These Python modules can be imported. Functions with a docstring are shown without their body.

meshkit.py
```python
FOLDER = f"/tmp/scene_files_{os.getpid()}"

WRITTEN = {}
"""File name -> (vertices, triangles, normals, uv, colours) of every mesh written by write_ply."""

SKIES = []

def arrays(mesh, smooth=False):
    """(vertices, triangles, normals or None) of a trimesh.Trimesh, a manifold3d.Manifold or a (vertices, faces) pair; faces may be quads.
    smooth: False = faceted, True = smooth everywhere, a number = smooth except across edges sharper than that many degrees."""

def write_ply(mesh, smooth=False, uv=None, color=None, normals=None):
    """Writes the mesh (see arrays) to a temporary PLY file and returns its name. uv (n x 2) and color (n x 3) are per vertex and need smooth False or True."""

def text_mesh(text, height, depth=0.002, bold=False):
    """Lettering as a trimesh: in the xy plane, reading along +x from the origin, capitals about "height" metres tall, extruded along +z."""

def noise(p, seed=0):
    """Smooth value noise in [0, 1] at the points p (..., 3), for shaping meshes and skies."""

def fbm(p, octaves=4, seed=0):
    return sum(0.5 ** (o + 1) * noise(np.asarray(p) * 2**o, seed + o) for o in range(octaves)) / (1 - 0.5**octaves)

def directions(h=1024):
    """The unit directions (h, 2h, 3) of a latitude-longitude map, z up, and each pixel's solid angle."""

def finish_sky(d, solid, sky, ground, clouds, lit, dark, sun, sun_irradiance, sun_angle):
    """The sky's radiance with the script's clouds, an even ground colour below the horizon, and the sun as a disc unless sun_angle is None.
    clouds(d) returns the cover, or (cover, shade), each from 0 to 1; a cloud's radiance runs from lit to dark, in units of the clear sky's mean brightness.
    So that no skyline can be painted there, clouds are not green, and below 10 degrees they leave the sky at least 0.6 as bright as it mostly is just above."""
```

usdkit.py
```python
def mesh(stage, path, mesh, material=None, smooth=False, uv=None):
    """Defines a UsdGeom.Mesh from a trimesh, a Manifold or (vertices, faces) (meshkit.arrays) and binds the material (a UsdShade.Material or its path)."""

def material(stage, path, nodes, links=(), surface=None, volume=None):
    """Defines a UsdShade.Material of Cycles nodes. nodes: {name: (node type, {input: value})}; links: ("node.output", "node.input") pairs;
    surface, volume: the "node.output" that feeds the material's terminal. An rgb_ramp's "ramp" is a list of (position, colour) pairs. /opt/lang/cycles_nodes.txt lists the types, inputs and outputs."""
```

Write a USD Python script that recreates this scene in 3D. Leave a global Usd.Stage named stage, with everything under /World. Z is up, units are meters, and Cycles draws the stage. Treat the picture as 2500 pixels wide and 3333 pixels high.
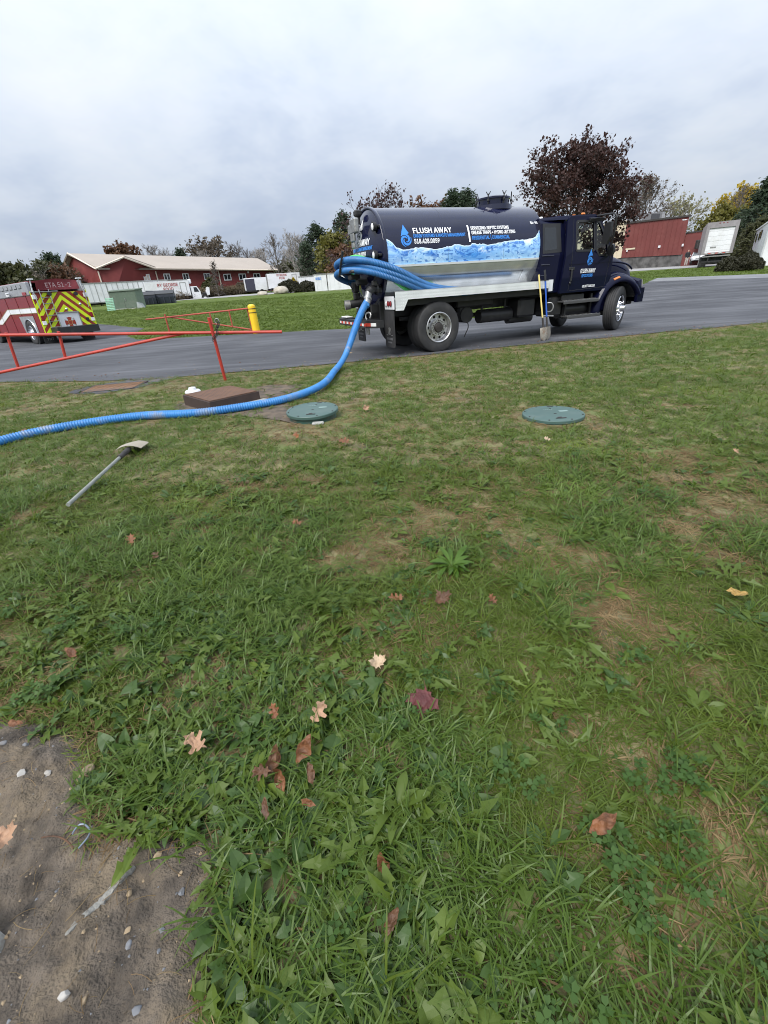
import math, random
import numpy as np, trimesh, shapely, manifold3d
import shapely.geometry as sg
from shapely import affinity
import usdkit, meshkit
from pxr import Usd, UsdGeom, UsdLux, UsdShade, Gf, Sdf, Vt

# ------------------------------------------------------------------ camera, sky, sun
stage = Usd.Stage.CreateInMemory()
UsdGeom.SetStageUpAxis(stage, UsdGeom.Tokens.z); UsdGeom.SetStageMetersPerUnit(stage, 1.0)
UsdGeom.Xform.Define(stage, '/World'); UsdGeom.Scope.Define(stage, '/World/Looks')
FPX, ROLL, PITCH = 1420.0, math.radians(4.0), math.radians(27.198)
EYE = np.array([0, 0, 1.3])
_f = np.array([0, math.cos(PITCH), -math.sin(PITCH)]); _u = np.array([0, math.sin(PITCH), math.cos(PITCH)]); _r = np.array([1.0, 0, 0])
CR = math.cos(ROLL) * _r - math.sin(ROLL) * _u; CU = math.sin(ROLL) * _r + math.cos(ROLL) * _u
cam = UsdGeom.Camera.Define(stage, '/World/camera')
cam.AddTransformOp().Set(Gf.Matrix4d(*CR, 0, *CU, 0, *(-_f), 0, *EYE, 1))
cam.CreateHorizontalApertureAttr(36.0); cam.CreateVerticalApertureAttr(48.0)
cam.CreateFocalLengthAttr(36.0 * FPX / 2500); cam.CreateClippingRangeAttr(Gf.Vec2f(0.05, 3000))
EXPOSURE = 1.52
cam.CreateExposureAttr(EXPOSURE)
SUN_DIR = np.array([-0.35, -0.55, 0.76]); SUN_DIR /= np.linalg.norm(SUN_DIR)
sun_el, sun_rot = math.asin(SUN_DIR[2]), math.atan2(SUN_DIR[0], SUN_DIR[1])
usdkit.material(stage, '/World/Looks/sky', {
    'tc': ('texture_coordinate', {}),
    'sky': ('sky_texture', {'sky_type': 'single_scattering', 'sun_disc': False, 'sun_elevation': sun_el, 'sun_rotation': sun_rot, 'air_density': 1.0, 'aerosol_density': 2.0}),
    'sep': ('separate_xyz', {}), 'zz': ('math', {'math_type': 'add', 'value2': 0.30}), 'zc': ('math', {'math_type': 'maximum', 'value2': 0.12}),
    'dx': ('math', {'math_type': 'divide'}), 'dy': ('math', {'math_type': 'divide'}), 'cb': ('combine_xyz', {'z': 3.7}),
    'n1': ('noise_texture', {'scale': 1.15, 'detail': 5.0, 'roughness': 0.52, 'distortion': 0.35}),
    'n2': ('noise_texture', {'scale': 3.3, 'detail': 5.0, 'roughness': 0.55, 'distortion': 0.2}),
    'mx': ('mix_float', {'fac': 0.38}),
    'cl': ('rgb_ramp', {'ramp': [(0.30, (2.22, 2.62, 3.36)), (0.42, (2.70, 3.06, 3.70)), (0.50, (3.14, 3.46, 3.97)), (0.58, (3.42, 3.68, 4.08)), (0.74, (3.82, 3.99, 4.24))]}),
    'm': ('mix_color', {'fac': 0.97, 'use_clamp': False, 'use_clamp_result': False}), 'gr': ('math', {'math_type': 'multiply_add', 'value2': 1.12, 'value3': 0.56}), 'gm': ('math', {'math_type': 'maximum', 'value2': 0.52}), 'gx': ('mix_color', {'blend_type': 'multiply', 'fac': 1.0, 'use_clamp': False, 'use_clamp_result': False}),
    'bg': ('background_shader', {'strength': 0.1})},
    [('tc.generated', 'sep.vector'), ('sep.z', 'zz.value1'), ('zz.value', 'zc.value1'), ('sep.x', 'dx.value1'), ('zc.value', 'dx.value2'), ('sep.y', 'dy.value1'), ('zc.value', 'dy.value2'),
     ('dx.value', 'cb.x'), ('dy.value', 'cb.y'), ('cb.vector', 'n1.vector'), ('cb.vector', 'n2.vector'), ('n1.fac', 'mx.a'), ('n2.fac', 'mx.b'), ('mx.result', 'cl.fac'),
     ('sky.color', 'm.a'), ('cl.color', 'm.b'), ('sep.z', 'gr.value1'), ('gr.value', 'gm.value1'), ('m.result', 'gx.a'), ('gm.value', 'gx.b'), ('gx.result', 'bg.color')], surface='bg.background')
dome = UsdLux.DomeLight.Define(stage, '/World/sky')
UsdShade.MaterialBindingAPI.Apply(dome.GetPrim()).Bind(UsdShade.Material.Get(stage, '/World/Looks/sky'))
dome.GetPrim().SetCustomDataByKey('kind', 'structure')
sun = UsdLux.DistantLight.Define(stage, '/World/sun')
sun.CreateNormalizeAttr(True); sun.CreateIntensityAttr(0.4); sun.CreateAngleAttr(35.0); sun.CreateColorAttr(Gf.Vec3f(1, 0.97, 0.93))
_z = SUN_DIR; _x = np.cross([0, 0, 1.0], _z); _x /= np.linalg.norm(_x); _y = np.cross(_z, _x)
sun.AddTransformOp().Set(Gf.Matrix4d(*_x, 0, *_y, 0, *_z, 0, 0, 0, 50, 1))

# ------------------------------------------------------------------ helpers: placing
def ray(px, py): return CR * (px - 1250) + CU * (1666.5 - py) + _f * FPX
def at(px, py, Y): d = ray(px, py); return EYE + d * (Y / d[1])
def gnd(px, py, z=0.0): d = ray(px, py); return EYE + d * ((z - EYE[2]) / d[2])
def project(P):
    q = np.asarray(P, float) - EYE; d = q @ _f
    return 1250 + FPX * (q @ CR) / d, 1666.5 - FPX * (q @ CU) / d, d
_KY = np.array([-60, 8, 9.5, 20, 27, 35, 47, 60, 75, 90, 110, 200, 900.0]); _KZ = np.array([0, 0, -.07, -.12, .12, .45, .97, 1.2, 1.5, 1.95, 2.2, 2.6, 4.0])
from scipy.interpolate import PchipInterpolator
_rise = PchipInterpolator(_KY, _KZ)
def sstep(a, b, x): t = np.clip((np.asarray(x, float) - a) / (b - a), 0, 1); return t * t * (3 - 2 * t)
def terrain(x, y):
    x, y = np.asarray(x, float), np.asarray(y, float)
    return _rise(np.clip(y - 6.5 * sstep(-8, -13, x) * sstep(40, 27, y) * sstep(12, 20, y), -60, 900))
def T3(x, y, dz=0): return np.array([x, y, float(terrain(x, y)) + dz])

# ------------------------------------------------------------------ helpers: prims
_used = {}
def numbered(parent, name):
    k = _used.setdefault(parent, {}); n = k.get(name, 0); k[name] = n + 1
    return name if n == 0 else f'{name}_{n:03d}'
def tag(prim, label=None, cat=None, group=None, kind=None):
    for k, v in (('label', label), ('category', cat), ('group', group), ('kind', kind)):
        if v: prim.SetCustomDataByKey(k, v)
def put(parent, name, mesh, mat, smooth=False, label=None, col=None):
    path = f'{parent}/{numbered(parent, name)}'
    if col is not None:
        m = usdkit.mesh(stage, path, mesh, mat, smooth)
        UsdGeom.PrimvarsAPI(m).CreatePrimvar('tint', Sdf.ValueTypeNames.Color3fArray, 'vertex').Set(Vt.Vec3fArray.FromNumpy(np.asarray(col, np.float32)))
    else:
        m = usdkit.mesh(stage, path, mesh, mat, smooth)
    if label: m.GetPrim().SetCustomDataByKey('label', label)
    return path
def single(name, mesh, mat, label=None, cat=None, group=None, kind=None, smooth=False):
    p = put('/World', name, mesh, mat, smooth); tag(stage.GetPrimAtPath(p), label, cat, group, kind); return p
class Thing:
    def __init__(s, name, label, cat, loc=(0, 0, 0), rz=0.0, group=None, mat4=None):
        s.path = f'/World/{numbered("/World", name)}'; x = UsdGeom.Xform.Define(stage, s.path)
        if mat4 is not None: x.AddTransformOp().Set(mat4)
        else:
            x.AddTranslateOp().Set(Gf.Vec3d(*map(float, loc))); x.AddRotateZOp().Set(math.degrees(rz))
        s.prim = x.GetPrim(); s.name = name; tag(s.prim, label, cat, group)
    def add(s, name, mesh, mat, smooth=False, parent=None, label=None, col=None): return put(parent or s.path, name, mesh, mat, smooth, label, col)
def copy_of(t, label, loc, rz=0.0, group=None, cat=None, scale=None):
    p = f'/World/{numbered("/World", t.name)}'; x = UsdGeom.Xform.Define(stage, p)
    x.GetPrim().GetReferences().AddInternalReference(t.path)
    x.ClearXformOpOrder()
    x.AddTranslateOp(opSuffix='place').Set(Gf.Vec3d(*map(float, loc))); x.AddRotateZOp(opSuffix='place').Set(math.degrees(rz))
    if scale is not None: x.AddScaleOp(opSuffix='place').Set(Gf.Vec3f(*scale))
    tag(x.GetPrim(), label, cat or t.prim.GetCustomDataByKey('category'), group or t.prim.GetCustomDataByKey('group'))
    x.GetPrim().SetInstanceable(True); return p

# ------------------------------------------------------------------ helpers: materials
def mat(name, color, rough=0.6, metal=0.0, var=0.12, scale=6.0, bump=0.0, bscale=60.0, coat=0.0, spec=0.5, obj=False, dirt=None, dscale=2.0, damt=(0.5, 0.75)):
    color = np.array(color, float)
    n = {'g': ('geometry', {}), 'tc': ('texture_coordinate', {}), 'n': ('noise_texture', {'scale': scale, 'detail': 5.0}),
         'r': ('rgb_ramp', {'ramp': [(0.3, tuple(color * (1 - var))), (0.7, tuple(np.minimum(color * (1 + var), 1)))]}),
         'p': ('principled_bsdf', {'roughness': rough, 'metallic': metal, 'coat_weight': coat, 'specular_ior_level': spec})}
    pos = 'tc.object' if obj else 'g.position'
    l = [(pos, 'n.vector'), ('n.fac', 'r.fac')]; out = 'r.color'
    if dirt is not None:
        n['dn'] = ('noise_texture', {'scale': dscale, 'detail': 6.0, 'roughness': 0.65}); n['dr'] = ('rgb_ramp', {'ramp': [(damt[0], (0, 0, 0)), (damt[1], (1, 1, 1))]})
        n['dm'] = ('mix_color', {'b': tuple(dirt)}); l += [(pos, 'dn.vector'), ('dn.fac', 'dr.fac'), ('dr.color', 'dm.fac'), (out, 'dm.a')]; out = 'dm.result'
    l.append((out, 'p.base_color'))
    if bump:
        n['bn'] = ('noise_texture', {'scale': bscale, 'detail': 4.0}); n['b'] = ('bump', {'strength': bump, 'distance': 0.01})
        l += [(pos, 'bn.vector'), ('bn.fac', 'b.height'), ('b.normal', 'p.normal')]
    return usdkit.material(stage, f'/World/Looks/{name}', n, l, surface='p.BSDF')
def leafmat(name, c1, c2, rough=0.55, trans=0.3, nscale=1.5, third=None):
    """two tones mixed by large noise and by blade; a share of the light passes through"""
    n = {'g': ('geometry', {}), 'n': ('noise_texture', {'scale': nscale, 'detail': 3.0}), 'a': ('math', {'math_type': 'multiply_add', 'value2': 1.0, 'value3': -0.05}),
         's': ('math', {'math_type': 'multiply_add', 'value2': 0.9, 'value3': -0.3}), 't': ('math', {'math_type': 'add', 'use_clamp': True}),
         'r': ('rgb_ramp', {'ramp': [(0.15, c1), (0.6, c2)] + ([(0.9, third)] if third else [])}),
         'p': ('principled_bsdf', {'roughness': rough, 'specular_ior_level': 0.35}), 'tr': ('translucent_bsdf', {}), 'm': ('mix_closure', {'fac': trans})}
    return usdkit.material(stage, f'/World/Looks/{name}', n, [('g.position', 'n.vector'), ('g.random_per_island', 'a.value1'), ('n.fac', 's.value1'), ('a.value', 't.value1'), ('s.value', 't.value2'), ('t.value', 'r.fac'),
        ('r.color', 'p.base_color'), ('r.color', 'tr.color'), ('p.BSDF', 'm.closure1'), ('tr.BSDF', 'm.closure2')], surface='m.closure')
def glassmat(name, tint, fac=1.0):
    return usdkit.material(stage, f'/World/Looks/{name}', {'f': ('layer_weight', {'blend': 0.32}), 't': ('transparent_bsdf', {'color': tint}), 'g': ('glossy_bsdf', {'roughness': 0.02, 'color': (.9, .9, .9)}), 'm': ('mix_closure', {})},
        [('f.fresnel', 'm.fac'), ('t.BSDF', 'm.closure1'), ('g.BSDF', 'm.closure2')], surface='m.closure')
def platemat(name, color, rough, scale, strength, metal=.95):
    """diamond tread plate: two crossing sets of small raised lozenges"""
    return usdkit.material(stage, f'/World/Looks/{name}', {'tc': ('texture_coordinate', {}), 'mp': ('mapping', {'rotation': (0.0, 0.785, 0.0), 'scale': (1.0, 0.05, 1.0)}),
        'ck': ('checker_texture', {'scale': scale, 'color1': (1, 1, 1), 'color2': (0, 0, 0)}), 'n': ('noise_texture', {'scale': 3.0, 'detail': 3.0}), 'r': ('rgb_ramp', {'ramp': [(.3, tuple(np.array(color) * .8)), (.7, color)]}),
        'b': ('bump', {'strength': strength, 'distance': 0.004}), 'p': ('principled_bsdf', {'metallic': metal, 'roughness': rough})},
        [('tc.object', 'mp.vector'), ('mp.vector', 'ck.vector'), ('ck.fac', 'b.height'), ('b.normal', 'p.normal'), ('tc.object', 'n.vector'), ('n.fac', 'r.fac'), ('r.color', 'p.base_color')], surface='p.BSDF')

# ------------------------------------------------------------------ helpers: meshes
TM = lambda v, f: trimesh.Trimesh(np.asarray(v, float), np.asarray(f), process=False)
def cat(*ms): return trimesh.util.concatenate([m for m in ms if m is not None])
def hull(pts): return trimesh.convex.convex_hull(np.asarray(pts, float))
def box(c, s, b=0.0):
    c, h = np.asarray(c, float), np.asarray(s, float) / 2
    if b <= 0:
        m = trimesh.creation.box(2 * h); m.apply_translation(c); return m
    b = min(b, h.min() * 0.9); P = []
    for sx in (-1, 1):
        for sy in (-1, 1):
            for sz in (-1, 1):
                for k in range(3):
                    q = h - b; q[k] = h[k]; P.append(c + q * [sx, sy, sz])
    return hull(P)
def quadgrid(n, m, closed=False, flip=False):
    i, j = np.meshgrid(np.arange(n - 1), np.arange(m if closed else m - 1), indexing='ij'); i, j = i.ravel(), j.ravel(); k = (j + 1) % m
    f = np.stack([i * m + j, (i + 1) * m + j, (i + 1) * m + k, i * m + k], 1)
    f = np.vstack([f[:, [0, 1, 2]], f[:, [0, 2, 3]]]); return f[:, ::-1] if flip else f
def frames(P):
    P = np.asarray(P, float); t = np.gradient(P, axis=0); t /= np.maximum(np.linalg.norm(t, axis=1, keepdims=True), 1e-9)
    n = np.zeros_like(P); a = np.array([0, 0, 1.0]) if abs(t[0, 2]) < 0.9 else np.array([1.0, 0, 0]); v = np.cross(t[0], a); n[0] = v / np.linalg.norm(v)
    for i in range(1, len(P)):
        v = n[i - 1] - t[i] * (n[i - 1] @ t[i]); n[i] = v / max(np.linalg.norm(v), 1e-9)
    return n, np.cross(t, n)
def tube(P, r, n=8, cap=True):
    P = np.asarray(P, float); r = np.broadcast_to(np.asarray(r, float), (len(P),)); a = np.linspace(0, 2 * np.pi, n, endpoint=False); N, B = frames(P)
    v = P[:, None] + r[:, None, None] * (np.cos(a)[None, :, None] * N[:, None] + np.sin(a)[None, :, None] * B[:, None]); v = v.reshape(-1, 3); f = quadgrid(len(P), n, True, True)
    if cap:
        k = len(v); v = np.vstack([v, P[0], P[-1]]); i = np.arange(n); j = (i + 1) % n; e = (len(P) - 1) * n
        f = np.vstack([f, np.stack([np.full(n, k), j, i], 1)[:, ::-1], np.stack([np.full(n, k + 1), e + i, e + j], 1)[:, ::-1]])
    m = TM(v, f); m.fix_normals() if False else None
    return m
def cyl(p0, p1, r, r2=None, n=16): return tube([p0, p1], [r, r if r2 is None else r2], n)
def spline(pts, n):
    pts = np.asarray(pts, float); d = np.r_[0, np.cumsum(np.linalg.norm(np.diff(pts, axis=0), axis=1))]
    c = PchipInterpolator(d, pts) if len(pts) < 3 else __import__('scipy.interpolate', fromlist=['CubicSpline']).CubicSpline(d, pts)
    return c(np.linspace(0, d[-1], n))
def revolve(profile, n=32, axis='x', c=(0, 0, 0)):
    """profile: (along, radius) pairs"""
    p = np.asarray(profile, float); a = np.linspace(0, 2 * np.pi, n, endpoint=False); h = np.repeat(p[:, 0], n); r = np.repeat(p[:, 1], n); A = np.tile(a, len(p))
    u, w = r * np.cos(A), r * np.sin(A)
    v = {'x': (h, u, w), 'y': (w, h, u), 'z': (u, w, h)}[axis]
    return TM(np.stack(v, 1) + np.asarray(c, float), quadgrid(len(p), n, True, True))
def prism(poly, depth, o=(0, 0, 0), u=(1, 0, 0), v=(0, 1, 0)):
    """shapely polygon in the (u, v) plane at o, extruded by depth along u x v"""
    if not isinstance(poly, (sg.Polygon, sg.MultiPolygon)): poly = sg.Polygon(poly)
    u, v = np.asarray(u, float), np.asarray(v, float); w = np.cross(u, v); w /= np.linalg.norm(w); out = []
    for g in getattr(poly, 'geoms', [poly]):
        if g.area < 1e-7: continue
        m = trimesh.creation.extrude_polygon(g, abs(depth), engine='earcut'); p = m.vertices
        q = np.asarray(o, float) + p[:, :1] * u + p[:, 1:2] * v + p[:, 2:] * w * np.sign(depth); f = m.faces if depth > 0 else m.faces[:, ::-1]
        out.append(TM(q, f))
    return cat(*out)
def pane(poly, o, u, v):
    p, t = trimesh.creation.triangulate_polygon(poly, engine='earcut'); return TM(np.asarray(o, float) + p[:, :1] * np.asarray(u, float) + p[:, 1:2] * np.asarray(v, float), t)
def slab(P, thick, direction=(0, 0, -1)):
    """flat polygon of 3-D corners given a thickness"""
    P = np.asarray(P, float); n = len(P); Q = P + np.asarray(direction, float) * thick; f = [[0, i, i + 1] for i in range(1, n - 1)]; f += [[n, n + i + 1, n + i] for i in range(1, n - 1)]
    for i in range(n):
        j = (i + 1) % n; f += [[i, n + i, n + j], [i, n + j, j]]
    m = TM(np.vstack([P, Q]), f); trimesh.repair.fix_normals(m); return m
def textm(s, h, width=None, bold=False, depth=0.003):
    m = meshkit.text_mesh(s, h, depth, bold); v = np.array(m.vertices); v[:, 0] -= v[:, 0].min()
    if width: v[:, 0] *= width / v[:, 0].max()
    return TM(v, m.faces)
def onplane(m, o, u, v):
    u, v = np.asarray(u, float), np.asarray(v, float); w = np.cross(u, v); p = m.vertices
    return TM(np.asarray(o, float) + p[:, :1] * u + p[:, 1:2] * v + p[:, 2:] * w, m.faces)
def move(m, d=(0, 0, 0), rz=0, ry=0, rx=0):
    M = trimesh.transformations.euler_matrix(rx, ry, rz, 'sxyz'); M[:3, 3] = d; q = m.copy(); q.apply_transform(M); return q
def mirror_y(m): v = m.vertices.copy(); v[:, 1] *= -1; return TM(v, m.faces[:, ::-1])
R0 = np.random.default_rng(7)

# ------------------------------------------------------------------ materials of the setting
asphalt = usdkit.material(stage, '/World/Looks/asphalt', {
    'g': ('geometry', {}), 'mp': ('mapping', {'rotation': (0, 0, -0.25), 'scale': (0.22, 1.5, 1.0)}), 'n': ('noise_texture', {'scale': 0.9, 'detail': 7.0, 'roughness': 0.62, 'distortion': 0.6}), 'n2': ('noise_texture', {'scale': 0.35, 'detail': 4.0}),
    'f': ('noise_texture', {'scale': 160.0, 'detail': 3.0}), 'r': ('rgb_ramp', {'ramp': [(.34, (.046, .047, .053)), (.48, (.064, .066, .073)), (.60, (.085, .087, .095)), (.74, (.135, .138, .146))]}),
    'r2': ('rgb_ramp', {'ramp': [(.38, (.72, .72, .74)), (.62, (1.12, 1.12, 1.12))]}), 'fr': ('rgb_ramp', {'ramp': [(.3, (.68, .68, .68)), (.72, (1.3, 1.3, 1.3))]}),
    'm': ('mix_color', {'blend_type': 'multiply', 'fac': 1.0}), 'm2': ('mix_color', {'blend_type': 'multiply', 'fac': 1.0, 'use_clamp': False}), 'b': ('bump', {'strength': 0.5, 'distance': 0.006}), 'p': ('principled_bsdf', {'roughness': 0.82, 'specular_ior_level': 0.35})},
    [('g.position', 'mp.vector'), ('mp.vector', 'n.vector'), ('g.position', 'n2.vector'), ('g.position', 'f.vector'), ('n.fac', 'r.fac'), ('n2.fac', 'r2.fac'), ('f.fac', 'fr.fac'), ('r.color', 'm.a'), ('r2.color', 'm.b'),
     ('m.result', 'm2.a'), ('fr.color', 'm2.b'), ('m2.result', 'p.base_color'), ('f.fac', 'b.height'), ('b.normal', 'p.normal')], surface='p.BSDF')
pale_paving = mat('pale_paving', (.165, .168, .178), .85, scale=.8, var=.15, bump=.3, bscale=90, dirt=(.125, .125, .13), dscale=.5)
turf = usdkit.material(stage, '/World/Looks/turf', {
    'g': ('geometry', {}), 'n': ('noise_texture', {'scale': 0.5, 'detail': 6.0, 'roughness': 0.6}), 'n2': ('noise_texture', {'scale': 14.0, 'detail': 5.0, 'roughness': .7}),
    'r': ('rgb_ramp', {'ramp': [(.30, (.068, .105, .014)), (.52, (.090, .13, .020)), (.66, (.12, .145, .032)), (.8, (.16, .145, .05))]}), 'r2': ('rgb_ramp', {'ramp': [(.3, (.42, .42, .42)), (.7, (1.25, 1.25, 1.25))]}),
    'm': ('mix_color', {'blend_type': 'multiply', 'fac': 1.0, 'use_clamp': False}), 'b': ('bump', {'strength': 1.0, 'distance': 0.05}), 'p': ('principled_bsdf', {'roughness': .9, 'specular_ior_level': .2})},
    [('g.position', 'n.vector'), ('g.position', 'n2.vector'), ('n.fac', 'r.fac'), ('n2.fac', 'r2.fac'), ('r.color', 'm.a'), ('r2.color', 'm.b'), ('m.result', 'p.base_color'), ('n2.fac', 'b.height'), ('b.normal', 'p.normal')], surface='p.BSDF')
lawn_soil = mat('lawn_soil', (.135, .115, .055), .95, scale=5, var=.45, bump=.6, bscale=50, dirt=(.095, .115, .032), dscale=1.4, damt=(.45, .6))
dirtmat = mat('dirt', (.076, .061, .046), .95, scale=16, var=.6, bump=1.0, bscale=140, dirt=(.165, .127, .083), dscale=5.5, damt=(.48, .68))
baresoil = mat('bare_soil', (.085, .065, .047), .95, scale=10, var=.4, bump=.9, bscale=55, dirt=(.16, .12, .075), dscale=6)
gravel = mat('gravel', (.26, .255, .255), .95, scale=3, var=.18, bump=.8, bscale=30, dirt=(.19, .18, .16), dscale=.6)

# ------------------------------------------------------------------ the ground
ROAD_NEAR = [(-60, 36), (-40, 24.5), (-24, 16), (-14, 12.2), (-8.6, 10.5), (-5.9, 9.55), (-4.6, 9.25), (-3.2, 9.3), (-.1, 9.75), (3.45, 10.55), (6.5, 11.0), (10.0, 11.65), (16, 13.4), (28, 18), (60, 30)]
ROAD_FAR = [(70, 18), (40, 29.5), (28.6, 34.6), (22.7, 38.2), (17.5, 31.5), (12, 24.5), (5, 20.4), (-.73, 19.25), (-2.7, 19.65), (-4.7, 20.2), (-8.1, 20.7), (-10.5, 21.4), (-12.5, 24.3), (-14.0, 29.5), (-20, 34.5), (-34, 43), (-60, 60)]
road_poly = sg.Polygon(ROAD_NEAR + [(90, 30)] + ROAD_FAR).buffer(0.01)
_rn = np.array(ROAD_NEAR)
def edge_wobble(poly, amp, seed, step=.35):
    p = poly.segmentize(step); c = np.array(p.exterior.coords)[:-1]; d = (meshkit.fbm(np.c_[c * 1.6, np.zeros(len(c))], 3, seed) - .5) * 2 * amp
    t = np.roll(c, -1, 0) - np.roll(c, 1, 0); n = np.c_[t[:, 1], -t[:, 0]]; n /= np.maximum(np.linalg.norm(n, axis=1, keepdims=True), 1e-9)
    return sg.Polygon(c + n * d[:, None]).buffer(0)
road_poly = edge_wobble(road_poly, .12, 3)
def drape(poly, dz, step, relief=None):
    """a sheet that follows the ground: grid points inside plus the outline, triangulated"""
    from scipy.spatial import Delaunay
    pts = []
    for g in getattr(poly, 'geoms', [poly]):
        pts.append(np.array(g.segmentize(step).exterior.coords)[:-1])
    x0, y0, x1, y1 = poly.bounds; X, Y = np.meshgrid(np.arange(x0, x1, step), np.arange(y0, y1, step)); X = X + (np.arange(X.shape[0]) % 2)[:, None] * step / 2
    q = np.c_[X.ravel(), Y.ravel()]; q = q[shapely.contains_xy(poly.buffer(-step * .35), q[:, 0], q[:, 1])]; p = np.vstack(pts + [q])
    t = Delaunay(p).simplices; c = p[t].mean(1); t = t[shapely.contains_xy(poly, c[:, 0], c[:, 1])]
    a = p[t]; s = np.cross(a[:, 1] - a[:, 0], a[:, 2] - a[:, 0]); t[s < 0] = t[s < 0][:, ::-1]
    z = terrain(p[:, 0], p[:, 1]) + dz
    if relief is not None: z = z + relief(p[:, 0], p[:, 1])
    return TM(np.c_[p, z], t)
DIRT_IN = [(-1.45, 1.12), (-1.26, 1.09), (-1.07, .985), (-.945, .87), (-.91, .78), (-.855, .71), (-.76, .705), (-.65, .70), (-.50, .655), (-.455, .60), (-.45, .515), (-.435, .485), (-.465, .445), (-.42, .385), (-.41, .30)]
dirt_poly = edge_wobble(sg.Polygon(DIRT_IN + [(-.45, -.4), (-2.4, -.4), (-2.4, 1.2)]), .03, 11, .05)
soil_poly = edge_wobble(sg.Polygon([(-2.55, 5.6), (-1.6, 5.3), (-.95, 4.75), (-.62, 4.85), (-.75, 5.25), (-1.15, 5.7), (-1.35, 6.4), (-1.15, 7.1), (-1.7, 7.3), (-2.9, 6.4)]), .12, 5, .12)
# one sheet to the horizon, fine near the camera
def axis_pts(lo, hi, near, fine, grow):
    v, x, s = [near[0]], near[0], fine
    while x < near[1]: x += fine; v.append(x)
    while x < hi: s *= grow; x += s; v.append(min(x, hi))
    x, s = near[0], fine
    while x > lo: s *= grow; x -= s; v.insert(0, max(x, lo))
    return np.array(v)
gx, gy = axis_pts(-900, 900, (-14, 14), .35, 1.18), axis_pts(-80, 900, (-2, 40), .35, 1.18)
GX, GY = np.meshgrid(gx, gy, indexing='ij'); GZ = terrain(GX, GY) - .004
GZ -= .05 * shapely.contains_xy(road_poly.buffer(-.5), GX, GY) + .14 * ((np.abs(GX) < 8) & (GY < 8) & (GY > -.6))
single('ground', TM(np.stack([GX, GY, GZ], -1).reshape(-1, 3), quadgrid(len(gx), len(gy))), turf, kind='structure', smooth=True)
near_lawn = (lambda g: g.difference(dirt_poly))(sg.Polygon([(-9, -1), (9, -1), (15, 13.2)] + [(x, y - .02) for x, y in ROAD_NEAR[4:12][::-1]] + [(-14, 11.9)]).buffer(0))
single('lawn', drape(near_lawn.difference(road_poly).buffer(0) if near_lawn.difference(road_poly).geom_type == 'Polygon' else max(near_lawn.difference(road_poly).geoms, key=lambda g: g.area), .002, .3), lawn_soil, kind='structure', smooth=True)
single('road', drape(road_poly, .012, .8), asphalt, kind='structure', smooth=True)
strip = edge_wobble(sg.Polygon([(20.4, 35.2), (22.7, 38.2), (28.6, 34.6), (40, 29.5), (70, 18), (68, 14.5), (38, 26.2), (26.0, 31.3)]), .15, 9)
single('pale_shoulder', drape(strip, .017, .6), pale_paving, kind='structure', smooth=True)
def relief_dirt(x, y):
    P = np.c_[x, y, np.zeros(len(np.atleast_1d(x)))]
    e = sstep(0, .10, shapely.distance(shapely.points(x, y), dirt_poly.exterior))
    h = (meshkit.fbm(P * 6, 4, 2) - .5) * .05 + (meshkit.fbm(P * 38, 3, 5) - .5) * .030 + np.maximum(meshkit.noise(P * 30, 9) - .72, 0) * .05 - .035 * np.exp(-(((x + 1.05) / .28) ** 2 + ((y - .58) / .17) ** 2))
    return np.where(shapely.contains_xy(dirt_poly, x, y), e * h * 1.15 + e * .012, -.008)
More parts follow.
